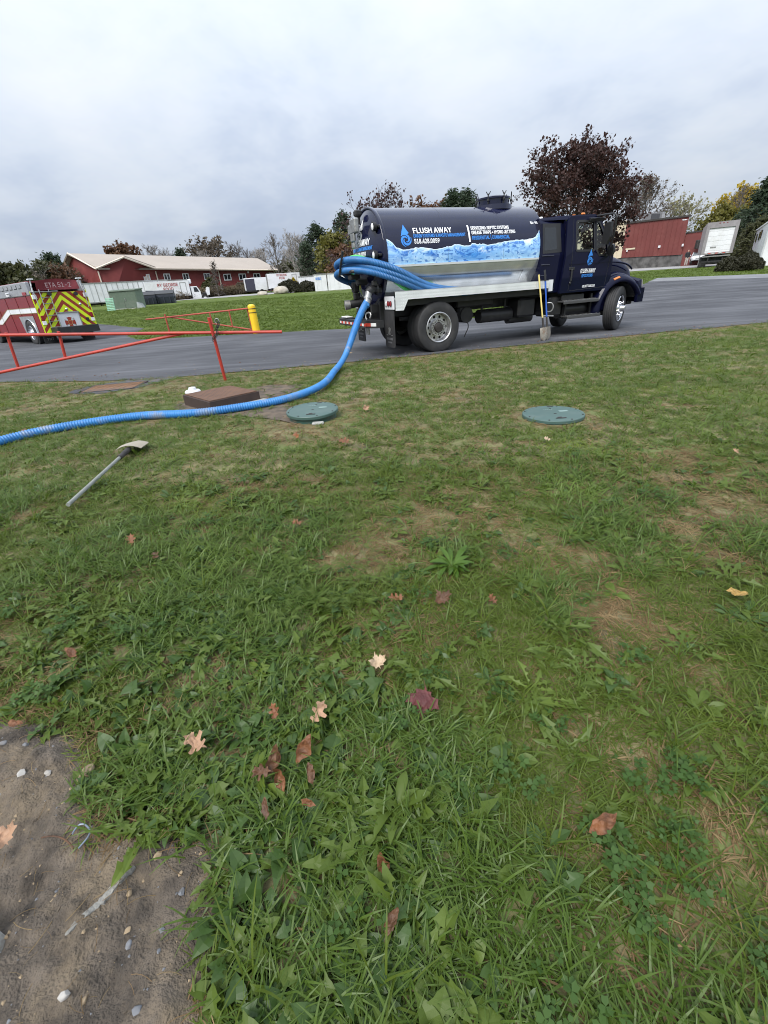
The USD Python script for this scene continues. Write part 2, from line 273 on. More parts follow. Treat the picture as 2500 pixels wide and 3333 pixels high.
single('dirt', drape(dirt_poly.buffer(.03), .004, .012, relief_dirt), dirtmat, kind='structure', smooth=True)
single('bare_soil', drape(soil_poly, .009, .06, lambda x, y: (meshkit.fbm(np.c_[x * 9, y * 9, 0 * x], 4, 8) - .45) * .03), baresoil, kind='structure', smooth=True)
lot = edge_wobble(sg.Polygon([(27, 60), (33, 56), (44, 46), (60, 40), (80, 50), (60, 90), (36, 84), (28, 70)]), .4, 13, 1)
single('gravel_lot', drape(lot, .015, 1.2), gravel, kind='structure', smooth=True)
drive = edge_wobble(sg.Polygon([(-40, 76), (-26, 72), (-15, 71.5), (-6, 75), (-4, 79), (-14, 80), (-26, 81), (-42, 84)]), .4, 15, 1)
single('gravel_drive', drape(drive, .015, 1.2), gravel, kind='structure', smooth=True)
path = sg.Polygon([(-8.6, 62.6), (-1.5, 66.8), (-1.5, 67.5), (-8.6, 63.2)]); single('footpath', drape(path, .02, .5), mat('path_sand', (.42, .38, .31), .95), kind='structure')

# ------------------------------------------------------------------ common object materials
navy = mat('navy_paint', (.0050, .0062, .022), .22, var=.06, scale=2, coat=.85, spec=.05, dirt=(.011, .012, .022), dscale=2.2, damt=(.5, 1.0))
navy_cab = mat('navy_cab_paint', (.0038, .0046, .018), .30, var=.06, scale=2, coat=.42, spec=.0, dirt=(.006, .007, .015), dscale=3, damt=(.5, 1.0))
black = mat('black_steel', (.012, .012, .013), .5, var=.2, scale=4, dirt=(.04, .037, .034), dscale=5, damt=(.5, .85))
blackplastic = mat('black_plastic', (.014, .014, .015), .45)
rubber = mat('tyre_rubber', (.022, .022, .023), .75, var=.2, scale=12, bump=.2, bscale=120, dirt=(.055, .052, .048), dscale=4, damt=(.5, .9))
chrome = mat('chrome', (.78, .78, .80), .13, 1.0, var=.05)
alu = mat('wheel_alloy', (.55, .55, .55), .38, .9, var=.15, scale=12, dirt=(.12, .10, .085), dscale=9, damt=(.5, .8))
steel = mat('dull_steel', (.32, .32, .31), .45, .8, var=.2, scale=9, dirt=(.16, .14, .12), dscale=8)
darkiron = mat('dark_iron', (.05, .045, .042), .6, .5, var=.3, scale=14)
tread = platemat('tread_plate', (.88, .90, .89), .45, 24.0, 0.9, .55)
apron_plate = platemat('apron_plate', (.62, .64, .66), .20, 26.0, 0.30, .85)
white = mat('white_paint', (.62, .63, .645), .4, var=.04, scale=1.5, dirt=(.50, .50, .49), dscale=.9)
whitevinyl = mat('white_vinyl', (.80, .81, .82), .4, var=.02)
bluevinyl = mat('blue_vinyl', (.035, .21, .62), .4, var=.04)
bluevinyl2 = mat('deep_blue_vinyl', (.02, .12, .42), .4, var=.04)
redlens = mat('red_lens', (.22, .012, .015), .15, var=.05); whitelens = mat('white_lens', (.7, .7, .7), .15); amber = mat('amber_lens', (.62, .19, .03), .2)
redtape = mat('red_tape', (.5, .045, .02), .4); whitetape = mat('white_tape', (.62, .62, .6), .4)
glass = glassmat('glass', (.80, .86, .84)); darkglass = mat('dark_glass', (.012, .014, .016), .05, spec=.7)
interior = mat('cab_interior', (.035, .035, .04), .8)
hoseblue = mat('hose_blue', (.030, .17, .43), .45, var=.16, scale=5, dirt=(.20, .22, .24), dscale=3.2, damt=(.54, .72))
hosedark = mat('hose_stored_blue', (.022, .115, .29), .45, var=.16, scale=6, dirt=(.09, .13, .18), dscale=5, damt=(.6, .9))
hosegreen = mat('hose_green', (.07, .42, .11), .4, var=.1)

# ------------------------------------------------------------------ the tanker truck (local: x forward, y left, z up, origin under the rear axle)
TYAW = math.radians(20.5); TO = np.array([1.10, 11.5, -.085])
truck = Thing('tanker_truck', 'dark navy vacuum tanker truck with water splash graphics parked on the road', 'tanker truck', TO, TYAW)
TFX = np.array([math.cos(TYAW), math.sin(TYAW), 0]); TFY = np.array([-math.sin(TYAW), math.cos(TYAW), 0])
def tw(x, y, z): return TO + TFX * x + TFY * y + np.array([0, 0, z])
TR, TZ, TX0, TX1 = .95, 1.93, -1.10, 2.86
prof = [(TX0 - .27, 0.001)] + [(TX0 - .27 * (1 - (r / TR) ** 2.4), r) for r in (.15, .3, .45, .6, .72, .82, .89, .93)] + [(TX0, TR)] + [(x, TR) for x in np.linspace(TX0 + .03, TX1 - .03, 12)] + [(TX1, TR)] + [(TX1 + .25 * (1 - (r / TR) ** 2.4), r) for r in (.93, .89, .8, .65, .45, .25, .001)]
tank = truck.add('tank', revolve(prof, 96, 'x', (0, 0, TZ)), navy, smooth=35)
truck.add('rear_rim', revolve([(TX0 - .03, TR - .02), (TX0 - .045, TR + .012), (TX0 - .02, TR + .022), (TX0 + .035, TR + .022), (TX0 + .045, TR - .01)], 96, 'x', (0, 0, TZ)), navy, True, tank)
for x in (.35, 1.75): truck.add('weld_seam', revolve([(x - .012, TR - .002), (x, TR + .004), (x + .012, TR - .002)], 96, 'x', (0, 0, TZ)), navy, True, tank)
def on_tank(x, arc, off=0.0):
    a = np.asarray(arc) / TR; return np.stack([np.asarray(x) + 0 * a, -(TR + off) * np.cos(a), TZ + (TR + off) * np.sin(a)], -1)
def wrap(m, x0, arc0, off=.004, sub=None):
    if sub: m = TM(*trimesh.remesh.subdivide_to_size(m.vertices, m.faces, sub))
    v = m.vertices; return TM(on_tank(x0 + v[:, 0], arc0 + v[:, 1], off + v[:, 2]), m.faces)
truck.add('lettering', wrap(textm('FLUSH AWAY', .105, .90, True), -.43, .411), whitevinyl, parent=tank)
truck.add('lettering', wrap(textm('DRAIN SYSTEMS & WASTE MANAGEMENT', .063, 1.23, True), -.44, .325), bluevinyl, parent=tank)
truck.add('lettering', wrap(textm('518.428.0059', .083, .585, True), -.44, .214), whitevinyl, parent=tank)
truck.add('lettering', wrap(textm('SERVICING: SEPTIC SYSTEMS', .068, .985, True), .945, .452), whitevinyl, parent=tank)
truck.add('lettering', wrap(textm('GREASE TRAPS • HYDRO JETTING', .068, 1.13, True), .945, .355), whitevinyl, parent=tank)
truck.add('lettering', wrap(textm('RESIDENTIAL | COMMERCIAL', .068, .97, True), .945, .25), bluevinyl, parent=tank)
truck.add('lettering', wrap(textm('5A-953', .06, .235, True), 2.54, .545), whitevinyl, parent=tank)
truck.add('divider_bar', wrap(prism(sg.box(0, 0, .036, .35), .003), .862, .205, sub=.08), whitevinyl, parent=tank)
def drop_logo(s):
    """water drop whose lower half is a swirl: (upper drop, arms), height about s"""
    tip = sg.Polygon([(0, .56), (.045, .44), (.10, .33), (.155, .235), (.10, .20), (0, .215), (-.08, .19), (-.155, .12), (-.165, .18), (-.12, .30), (-.06, .42)])
    arms = []
    for k in range(3):
        a = np.linspace(0, 4.1, 40); r = .050 + .135 * (a / 4.1) ** 1.0; w = .014 + .052 * np.sin(np.pi * a / 4.1) ** 1.2; ph = k * 2.094 + .5
        c = np.c_[r * np.cos(a + ph), r * np.sin(a + ph)]; n = np.c_[np.cos(a + ph), np.sin(a + ph)]
        arms.append(sg.Polygon(np.vstack([c + n * w[:, None] / 2, (c - n * w[:, None] / 2)[::-1]])).buffer(0))
    f = lambda g: affinity.scale(g, s / .56 / 1.0, s / .56, origin=(0, 0))
    return f(tip.difference(shapely.union_all(arms).buffer(.006))), f(shapely.union_all(arms))
tip, arms = drop_logo(.31)
truck.add('drop_emblem', wrap(prism(tip, .003), -.625, .288, sub=.05), bluevinyl, parent=tank)
truck.add('drop_emblem', wrap(prism(affinity.scale(arms, 1.22, 1.22, origin=(0, 0)), .003), -.625, .288, sub=.05), bluevinyl, parent=tank)
# splash print: a wrapped sheet, its ink colours held by its points
kx = [-1.06, -1.0, -.93, -.85, -.7, -.45, -.25, 0, .26, .42, .52, .63, .74, .9, 1.05, 1.19, 1.32, 1.46, 1.7, 1.9, 2.09, 2.3, 2.49, 2.62, 2.70, 2.76, 2.81]
ka = [.335, .31, .25, .145, .125, .115, .12, .118, .127, .155, .17, .15, .135, .155, .15, .18, .155, .148, .175, .19, .215, .21, .225, .27, .35, .455, .44]
NX, NA = 620, 90; xs = np.linspace(-1.065, 2.825, NX)
top = np.interp(xs, kx, ka) + (meshkit.fbm(np.c_[xs * 6, 0 * xs, 0 * xs], 3, 3) - .5) * .06 + np.maximum(meshkit.noise(np.c_[xs * 16, 0 * xs + 5, 0 * xs], 4) - .78, 0) * .12
tt = np.linspace(0, 1, NA)[None, :]; AR = -.158 + (top[:, None] + .158) * tt; XX = np.repeat(xs[:, None], NA, 1)
q = np.stack([XX * 3.2, AR * 7, 0 * XX], -1); w = np.stack([meshkit.fbm(q * .7 + 9, 3, 1), meshkit.fbm(q * .7 - 4, 3, 2), 0 * XX], -1) - .5
n1 = meshkit.fbm(q + w * 2.6, 5, 7); n2 = meshkit.fbm(q * 2.4 + w * 3, 4, 9); depth = (top[:, None] - AR)
base = np.array([.30, .54, .82]) + np.zeros(XX.shape + (1,)); 
def blend(c, m): global base; m = np.clip(m, 0, 1)[..., None]; base = base * (1 - m) + np.array(c) * m
blend((.50, .71, .90), sstep(.45, .62, n2) * .6)
blend((.045, .27, .72), np.exp(-((XX - .95) / .52) ** 2 - ((AR + .03) / .14) ** 2) * .95)
blend((.16, .42, .80), sstep(.25, 0, AR + .158) * 0 + .4 * np.exp(-((AR - .05) / .06) ** 2))
waveband = np.exp(-((depth - .075 - .05 * np.sin(XX * 2.3)) / .07) ** 2)
blend((.02, .15, .55), sstep(.055, .012, np.abs(n1 - .5)) * (.35 + .6 * waveband) * sstep(.0, .05, depth) * sstep(.03, .09, AR + .16))
blend((.006, .05, .26), sstep(.035, .006, np.abs(n2 - .47)) * waveband * .9)
blend((.82, .90, .96), sstep(.56, .66, n1) * waveband * .8 + sstep(.028, .0, depth) * .75)
blend((.02, .13, .45), sstep(.74, .80, meshkit.noise(q * 5, 31)) * (depth > .05) * .8)
splash = usdkit.material(stage, '/World/Looks/splash_print', {'a': ('attribute', {'attribute': 'tint'}), 'p': ('principled_bsdf', {'roughness': .32, 'coat_weight': .25})}, [('a.color', 'p.base_color')], surface='p.BSDF')
truck.add('splash_print', TM(on_tank(XX, AR, .0025).reshape(-1, 3), quadgrid(NX, NA, flip=False)), splash, True, tank, col=base.reshape(-1, 3))
# bright trim and the polished apron under it
def arcsheet(x0, x1, a0, a1, off, n=24, m=40):
    X, A = np.meshgrid(np.linspace(x0, x1, n), np.linspace(a0, a1, m), indexing='ij'); return TM(on_tank(X, A, off).reshape(-1, 3), quadgrid(n, m))
truck.add('trim_strip', cat(arcsheet(-1.07, 2.83, -.190, -.152, .014), prism(sg.box(0, 0, 3.9, .012), .002, on_tank(-1.07, -.152, .003), (1, 0, 0), (0, -.99, .1))), mat('bright_trim', (.80, .81, .82), .25, .3, var=.02), True, tank)
truck.add('apron', arcsheet(-1.07, 2.83, -.92, -.188, .008), apron_plate, True, tank)
truck.add('apron_edge', arcsheet(-.45, 2.35, -.405, -.392, .012), chrome, True, tank); truck.add('apron_edge', arcsheet(2.35, 2.375, -.62, -.392, .012, 4), chrome, True, tank)
# manway on top
hx = 2.06
hatch = truck.add('manway', revolve([(2.80, .44), (2.90, .42), (2.905, .36), (3.01, .36), (3.015, .385), (3.05, .385), (3.05, .33), (3.08, .27), (3.10, .14), (3.105, .001)], 40, 'z', (hx, 0, 0)), navy, 30)
for k in range(7):
    a = k * 2 * math.pi / 7 + .25; c = np.array([hx + .405 * math.cos(a), .405 * math.sin(a), 3.00]); t = np.array([-math.sin(a), math.cos(a), 0])
    truck.add('wing_clamp', cat(cyl(c + [0, 0, -.09], c + [0, 0, .10], .012, n=6), cyl(c + [0, 0, .06], c + t * .05 + [0, 0, .14], .010, n=5), cyl(c + [0, 0, .06], c - t * .05 + [0, 0, .14], .010, n=5), box(c + [0, 0, -.02], (.05, .05, .05), .01)), black, parent=hatch)
truck.add('manway_pad', arcsheet(1.5, 2.6, 1.36, 1.62, .006, 8, 10), navy, True, tank)
# rear head: lettering, lamps, gauge bracket, valves
def headx(r): return TX0 - .27 * (1 - min(r / TR, 1) ** 2.4)
def rear_text(m, yc, z, off=.006):
    v = m.vertices.copy(); yy = yc - (v[:, 0] - v[:, 0].max() / 2); zz = z + v[:, 1]; rr = np.hypot(yy, zz - TZ); x = np.array([headx(r) for r in rr]) - off - v[:, 2]; return TM(np.stack([x, yy, zz], 1), m.faces)
sub = lambda m, s=.06: TM(*trimesh.remesh.subdivide_to_size(m.vertices, m.faces, s))
truck.add('rear_lettering', rear_text(sub(textm('FLUSH AWAY', .11, .80, True)), -.14, 2.19), whitevinyl, parent=tank)
truck.add('rear_lettering', rear_text(sub(textm('DRAIN SYSTEMS & WASTE MANAGEMENT', .06, .95, True)), -.16, 2.10), bluevinyl, parent=tank)
truck.add('rear_lettering', rear_text(sub(textm('518.428.0059', .08, .6, True)), -.12, 1.99), whitevinyl, parent=tank)
tv = prism(affinity.translate(tip, .2, 0), .003); truck.add('rear_emblem', rear_text(cat(sub(prism(tip, .003)), sub(prism(arms, .003))), -.16, 2.36), whitevinyl, parent=tank)
for (y, z) in ((-.70, 2.48), (-.80, 1.98)):
    x = headx(math.hypot(y, z - TZ)); L = truck.add('work_lamp', cat(revolve([(x + .05, .03), (x - .03, .035), (x - .05, .075), (x - .12, .085), (x - .125, .07), (x - .115, .001)], 20, 'x', (0, y, z)), box((x + .01, y, z), (.06, .18, .05), .01)), black, 30)
    truck.add('lens', revolve([(x - .118, .07), (x - .135, .045), (x - .14, .001)], 20, 'x', (0, y, z)), whitelens, True, L)
truck.add('lamp_bar', cat(box((-1.3, .0, 2.80), (.16, .16, .12), .03), cyl((-1.28, 0, 2.6), (-1.28, 0, 2.78), .03), box((-1.22, 0, 2.55), (.1, .3, .06), .01)), black)
truck.add('gauge_bracket', cat(box((-1.44, -.12, 2.56), (.10, .34, .26), .02), box((-1.40, .16, 2.52), (.12, .26, .2), .03), box((-1.46, -.05, 2.36), (.06, .22, .16), .02), box((-1.45, -.02, 2.22), (.05, .16, .12), .02), cyl((-1.42, -.22, 2.42), (-1.42, -.22, 2.7), .02, n=8)), steel)
vy = -.80
truck.add('outlet_valve', cat(cyl((-1.15, vy + .12, 1.36), (-1.42, vy, 1.36), .075), revolve([(-1.30, .11), (-1.26, .11)], 16, 'x', (0, vy + .04, 1.36)), cyl((-1.42, vy, 1.36), (-1.50, vy - .02, 1.30), .08), box((-1.33, vy, 1.47), (.12, .10, .10), .02), cyl((-1.35, vy, 1.5), (-1.30, vy - .10, 1.66), .014, n=6)), black, 30)
truck.add('drain_valve', cat(cyl((-1.2, .1, 1.12), (-1.58, .18, 1.08), .085), revolve([(-1.34, .13), (-1.30, .13)], 16, 'x', (0, .13, 1.1)), box((-1.42, .14, 1.24), (.14, .12, .14), .02), cyl((-1.42, .16, 1.28), (-1.55, .26, 1.52), .014, n=6)), black, 30)
truck.add('drain_cap', cat(cyl((-1.58, .18, 1.08), (-1.70, .20, 1.07), .10), cyl((-1.63, .30, 1.08), (-1.63, .08, 1.07), .014, n=6)), steel, 30)
truck.add('lever', cat(box((0, 0, 0), (.045, .03, .50), .008)), black); stage.GetPrimAtPath(truck.path + '/lever')
UsdGeom.Xformable(stage.GetPrimAtPath(truck.path + '/lever')).AddTransformOp().Set(Gf.Matrix4d(*trimesh.transformations.euler_matrix(math.radians(22), math.radians(8), 0).T.ravel()) * Gf.Matrix4d().SetTranslate(Gf.Vec3d(-1.83, -.20, 1.88)))
truck.add('hose_rack', cat(cyl((-1.30, -.9, 1.72), (-1.72, -.55, 1.72), .03, n=8), cyl((-1.72, -.55, 1.72), (-1.72, .6, 1.72), .03, n=8), cyl((-1.72, .6, 1.72), (-1.28, .9, 1.72), .03, n=8), box((-1.60, -.30, 1.62), (.22, .2, .10), .02), box((-1.45, -.35, 1.52), (.25, .14, .14), .03)), black, 30)
truck.add('sight_box', cat(box((-1.40, .25, 1.42), (.14, .20, .22), .03)), black)
truck.add('tank_stand', cat(box((-1.08, .6, .92), (.12, .22, .56), .01), box((-1.08, -.28, .90), (.12, .5, .56), .01)), black)
# side decks
rail_poly = sg.Polygon([(-1.05, .93), (-.87, .93), (-.76, 1.13), (2.88, 1.13), (2.88, 1.285), (-1.05, 1.285)])
for s in (1, -1):
    f = (lambda m: m) if s == 1 else mirror_y
    d = truck.add('side_rail', f(prism(rail_poly, .012, (0, -1.20, 0), (1, 0, 0), (0, 0, 1))), tread)
    truck.add('rail_lip', f(box((.915, -1.18, 1.288), (3.93, .055, .012), .004)), steel, parent=d)
    truck.add('side_deck', f(box((.91, -.95, 1.15), (3.92, .46, .03))), tread)
    lp = truck.add('lamp_panel', f(box((-1.09, -.98, 1.08), (.035, .46, .25), .006)), white)
    for j, m_ in enumerate((redlens, redlens, whitelens)):
        y = -1.10 + j * .125; truck.add('tail_lamp', f(revolve([(-1.105, .05), (-1.122, .052), (-1.128, .04), (-1.13, .001)], 20, 'x', (0, y, 1.07))), m_, 30, lp)
        truck.add('lamp_ring', f(revolve([(-1.107, .050), (-1.125, .056), (-1.12, .048)], 20, 'x', (0, y, 1.07))), chrome if j == 2 else black, True, lp)
    mf = truck.add('mud_flap', f(prism(sg.box(-.26, .20, .26, .95).buffer(-.04).buffer(.04), .014, (-1.08, -.93, 0), (0, -1, 0), (0, 0, 1))), rubber)
    truck.add('flap_emblem', f(cat(prism(sg.Point(0, .52).buffer(.085).difference(sg.Point(0, .52).buffer(.065)).difference(sg.box(-.1, .40, .1, .465)), .003, (-1.098, -.93, 0), (0, -1, 0), (0, 0, 1)), prism(sg.Polygon([(-.03, .45), (-.03, .56), (.0, .585), (.035, .565), (.035, .53), (.01, .51), (.035, .45), (.012, .45), (-.01, .50), (-.01, .45)]), .003, (-1.098, -.93, 0), (0, -1, 0), (0, 0, 1)),
        prism(sg.box(-.17, .44, -.08, .455).union(sg.box(.08, .44, .17, .455)), .003, (-1.098, -.93, 0), (0, -1, 0), (0, 0, 1)))), steel, parent=mf)
    truck.add('flap_plate', f(cat(prism(sg.box(-.16, .35, .16, .395), .003, (-1.097, -.93, 0), (0, -1, 0), (0, 0, 1)), prism(sg.box(-.11, .285, .11, .315), .003, (-1.097, -.93, 0), (0, -1, 0), (0, 0, 1)))), mat('faded_print_%d' % (s + 1), (.10, .10, .105), .6), parent=mf)
# rear bumper frame with reflective tape
bp = [(-1.30, -1.12), (-1.46, -1.12), (-1.62, -.86), (-1.62, 1.02), (-1.46, 1.28), (-1.30, 1.28)]
bump_poly = sg.Polygon(bp).difference(sg.box(-1.50, -.55, -1.32, .80))
bm = truck.add('rear_bumper', prism(bump_poly, .14, (0, 0, .63)), black)
truck.add('bumper_arm', cat(box((-1.1, -.42, .80), (.5, .09, .2)), box((-1.1, .42, .80), (.5, .09, .2))), black)
for k in range(14):
    y0 = .98 - k * .135; truck.add('reflective_tape', box((-1.623, y0 - .0625, .69), (.005, .11, .05)), redtape if k % 2 else whitetape, parent=bm)
u = np.array([.16, -.26, 0]) / np.hypot(.16, .26)
for k, m_ in ((0, redtape), (1, whitetape)):
    truck.add('reflective_tape', prism(sg.box(0, 0, .14, .065), .004, np.array([-1.62, -.86, .665]) + u * (.005 + k * .145) + np.array([-.003, -.002, 0]), u, (0, 0, 1)), m_, parent=bm)
truck.add('bumper_tray', cat(box((-1.5, .75, .80), (.16, .42, .03), .01)), whitetape, parent=bm)
truck.add('hitch_plate', box((-1.5, -.65, .56), (.03, .20, .16), .01), steel, parent=bm); truck.add('tow_hook', cat(tube(spline([(-1.42, -.42, .77), (-1.40, -.42, .90), (-1.36, -.50, .90), (-1.38, -.52, .80)], 12), .018, 6)), steel, 30, bm)

# wheels
def tyre_mesh(R=.52, w=.27, ribs=True):
    p = [(-w / 2 + .02, .30), (-w / 2, .34), (-w / 2 - .012, .42), (-w / 2 + .004, .49), (-w / 2 + .02, R - .008), (-w / 2 + .035, R)]
    if ribs:
        for x in (-.075, -.025, .025, .075): p += [(x - .008, R), (x - .006, R - .014), (x + .006, R - .014), (x + .008, R)]
    p += [(w / 2 - .035, R), (w / 2 - .02, R - .008), (w / 2 - .004, .49), (w / 2 + .012, .42), (w / 2, .34), (w / 2 - .02, .30)]
    return revolve(p, 56, 'y')
def disc_holes(r_out, r_in, hole_r, hole_at, n, thick, y, sgn):
    g = sg.Point(0, 0).buffer(r_out, 32).difference(sg.Point(0, 0).buffer(r_in, 24))
    for k in range(n):
        a = 2 * math.pi * k / n; g = g.difference(sg.Point(hole_at * math.cos(a), hole_at * math.sin(a)).buffer(hole_r, 8))
    return prism(g, thick, (0, y, 0), (1, 0, 0), (0, 0, 1))
def add_wheel(th, center, steer, out, kind, hubm=alu, R=.52):
    """out: -1 right side, +1 left side"""
    M = lambda m: move(m if out == -1 else mirror_y(m), center, steer)
    t = th.add('wheel', M(tyre_mesh(R)), rubber, 35)
    if kind == 'rear':
        th.add('rim', M(cat(revolve([(-.135, .315), (-.142, .30), (-.13, .285), (-.02, .278), (.05, .27), (.06, .20)], 48, 'y'))), hubm, 40, t)
        th.add('disc', M(cat(disc_holes(.272, .165, .030, .222, 10, .02, -.005, 1))), hubm, parent=t)
        th.add('hub_flange', M(cat(disc_holes(.172, .11, .014, .140, 10, .03, -.075, 1), revolve([(-.075, .172), (-.01, .175)], 40, 'y'))), hubm, parent=t)
        nuts = [cyl((.140 * math.cos(a), -.11, .140 * math.sin(a)), (.140 * math.cos(a), -.05, .140 * math.sin(a)), .016, n=6) for a in np.arange(10) * 2 * np.pi / 10 + .3]
        th.add('hub', M(cat(revolve([(-.02, .11), (-.10, .10), (-.15, .095), (-.16, .07), (-.16, .001)], 24, 'y'), revolve([(.02, .28), (.021, .001)], 24, 'y'))), darkiron, 40, t); stage.GetPrimAtPath(th.add('lug_nuts', M(cat(*nuts)), darkiron, parent=t)).SetCustomDataByKey('kind', 'stuff')
    elif kind == 'front':
        th.add('rim', M(cat(revolve([(-.135, .315), (-.145, .30), (-.135, .285), (-.06, .278), (.0, .27)], 48, 'y'))), hubm, 40, t)
        th.add('disc', M(cat(disc_holes(.275, .10, .030, .222, 10, .02, -.10, 1))), hubm, parent=t)
        th.add('back_disc', M(revolve([(-.07, .28), (-.07, .001)], 32, 'y')), darkiron, parent=t)
        nuts = [cyl((.150 * math.cos(a), -.165, .150 * math.sin(a)), (.150 * math.cos(a), -.11, .150 * math.sin(a)), .019, n=6) for a in np.arange(10) * 2 * np.pi / 10 + .3]
        th.add('hub', M(revolve([(-.11, .185), (-.125, .18), (-.135, .10), (-.19, .085), (-.25, .08), (-.26, .06), (-.26, .001)], 28, 'y')), hubm, 35, t); stage.GetPrimAtPath(th.add('lug_nuts', M(cat(*nuts)), hubm, parent=t)).SetCustomDataByKey('kind', 'stuff')
    return t
add_wheel(truck, (0, -1.02, .52), 0, -1, 'rear'); add_wheel(truck, (0, -.71, .52), 0, -1, 'plain')
add_wheel(truck, (0, 1.02, .52), 0, 1, 'rear'); add_wheel(truck, (0, .71, .52), 0, 1, 'plain')
STEER = math.radians(27)
add_wheel(truck, (5.28, -1.0, .52), STEER, -1, 'front', chrome); add_wheel(truck, (5.28, 1.0, .52), STEER, 1, 'front', chrome)
# chassis
for s in (-1, 1): truck.add('frame_rail', box((2.3, s * .42, .92), (7.2, .09, .28)), black)
truck.add('rear_axle', cat(cyl((0, -.9, .52), (0, .9, .52), .10), revolve([(-.2, .06), (-.12, .2), (.12, .2), (.2, .06)], 20, 'x', (0, 0, .52)), cyl((.2, 0, .54), (3.2, 0, .72), .05), box((0, -.5, .72), (1.3, .1, .08)), box((0, .5, .72), (1.3, .1, .08))), black, 30)
truck.add('front_axle', cat(box((5.28, 0, .42), (.14, 1.7, .13), .03), box((5.2, -.42, .62), (1.4, .09, .08)), box((5.2, .42, .62), (1.4, .09, .08))), black)
truck.add('under_deck', cat(box((1.0, 0, 1.06), (3.9, 2.0, .12)), box((1.2, -.62, .98), (1.0, .2, .26), .03)), black)
truck.add('air_tank', cat(cyl((1.35, -.62, .62), (2.25, -.62, .62), .15, n=20), cyl((1.45, -.62, .5), (1.45, -.62, .95), .03), cyl((2.1, -.62, .5), (2.1, -.62, .95), .03)), black, 30)
truck.add('pump', cat(box((.95, -.45, .72), (.34, .4, .36), .05), cyl((1.0, -.68, .68), (1.0, -.35, .68), .17, n=20), cyl((.72, -.55, .72), (.95, -.55, .72), .06)), black, 30)
truck.add('brake_line', tube(spline([(.95, -.75, .55), (.98, -.78, .42), (.92, -.78, .30), (.90, -.76, .22)], 14), .012, 5), black)
truck.add('exhaust_box', cat(box((2.55, -.66, .74), (.5, .5, .42), .05), cyl((2.2, -.6, .50), (2.9, -.6, .50), .11, n=20)), black, 30)
truck.add('battery_box', cat(box((3.35, -.72, .70), (.42, .5, .44), .04), cyl((3.05, -.60, .62), (3.15, -.80, .62), .02, n=6)), black)
truck.add('fuel_tank', cat(cyl((3.62, -.74, .60), (4.5, -.74, .60), .20, n=24)), mat('fuel_tank_black', (.02, .02, .021), .35), 30)
truck.add('left_fuel_tank', cat(cyl((3.3, .78, .66), (4.5, .78, .66), .26, n=24)), black, 30)
for (x0, x1, z) in ((3.40, 4.50, .80), (3.56, 4.62, .455)):
    st = truck.add('step', cat(box(((x0 + x1) / 2, -1.07, z), (x1 - x0, .24, .035), .008), box(((x0 + x1) / 2, -1.185, z - .025), (x1 - x0, .02, .06), .004)), mat('step_metal_%d' % int(z * 100), (.075, .075, .075), .5, .4))
    for k in range(6): truck.add('step_rib', box((x0 + .1 + k * (x1 - x0 - .2) / 5, -1.07, z + .021), (.05, .2, .01)), steel, parent=st)
truck.add('step_hanger', cat(*[box((x, -1.0, .68), (.05, .05, .5)) for x in (3.62, 4.42)], box((3.8, -1.02, .88), (.7, .06, .12), .01)), black)
truck.add('grab_bracket', cat(tube(spline([(3.02, -1.05, .80), (3.12, -1.14, .75), (3.10, -1.16, .66), (2.98, -1.12, .62)], 14), .016, 6), cyl((2.98, -1.0, .52), (3.2, -1.1, .50), .018, n=6)), steel, 30)
truck.add('corner_plate', prism(sg.box(2.90, 1.06, 3.02, 1.30), .02, (0, -1.16, 0), (1, 0, 0), (0, 0, 1)), white)

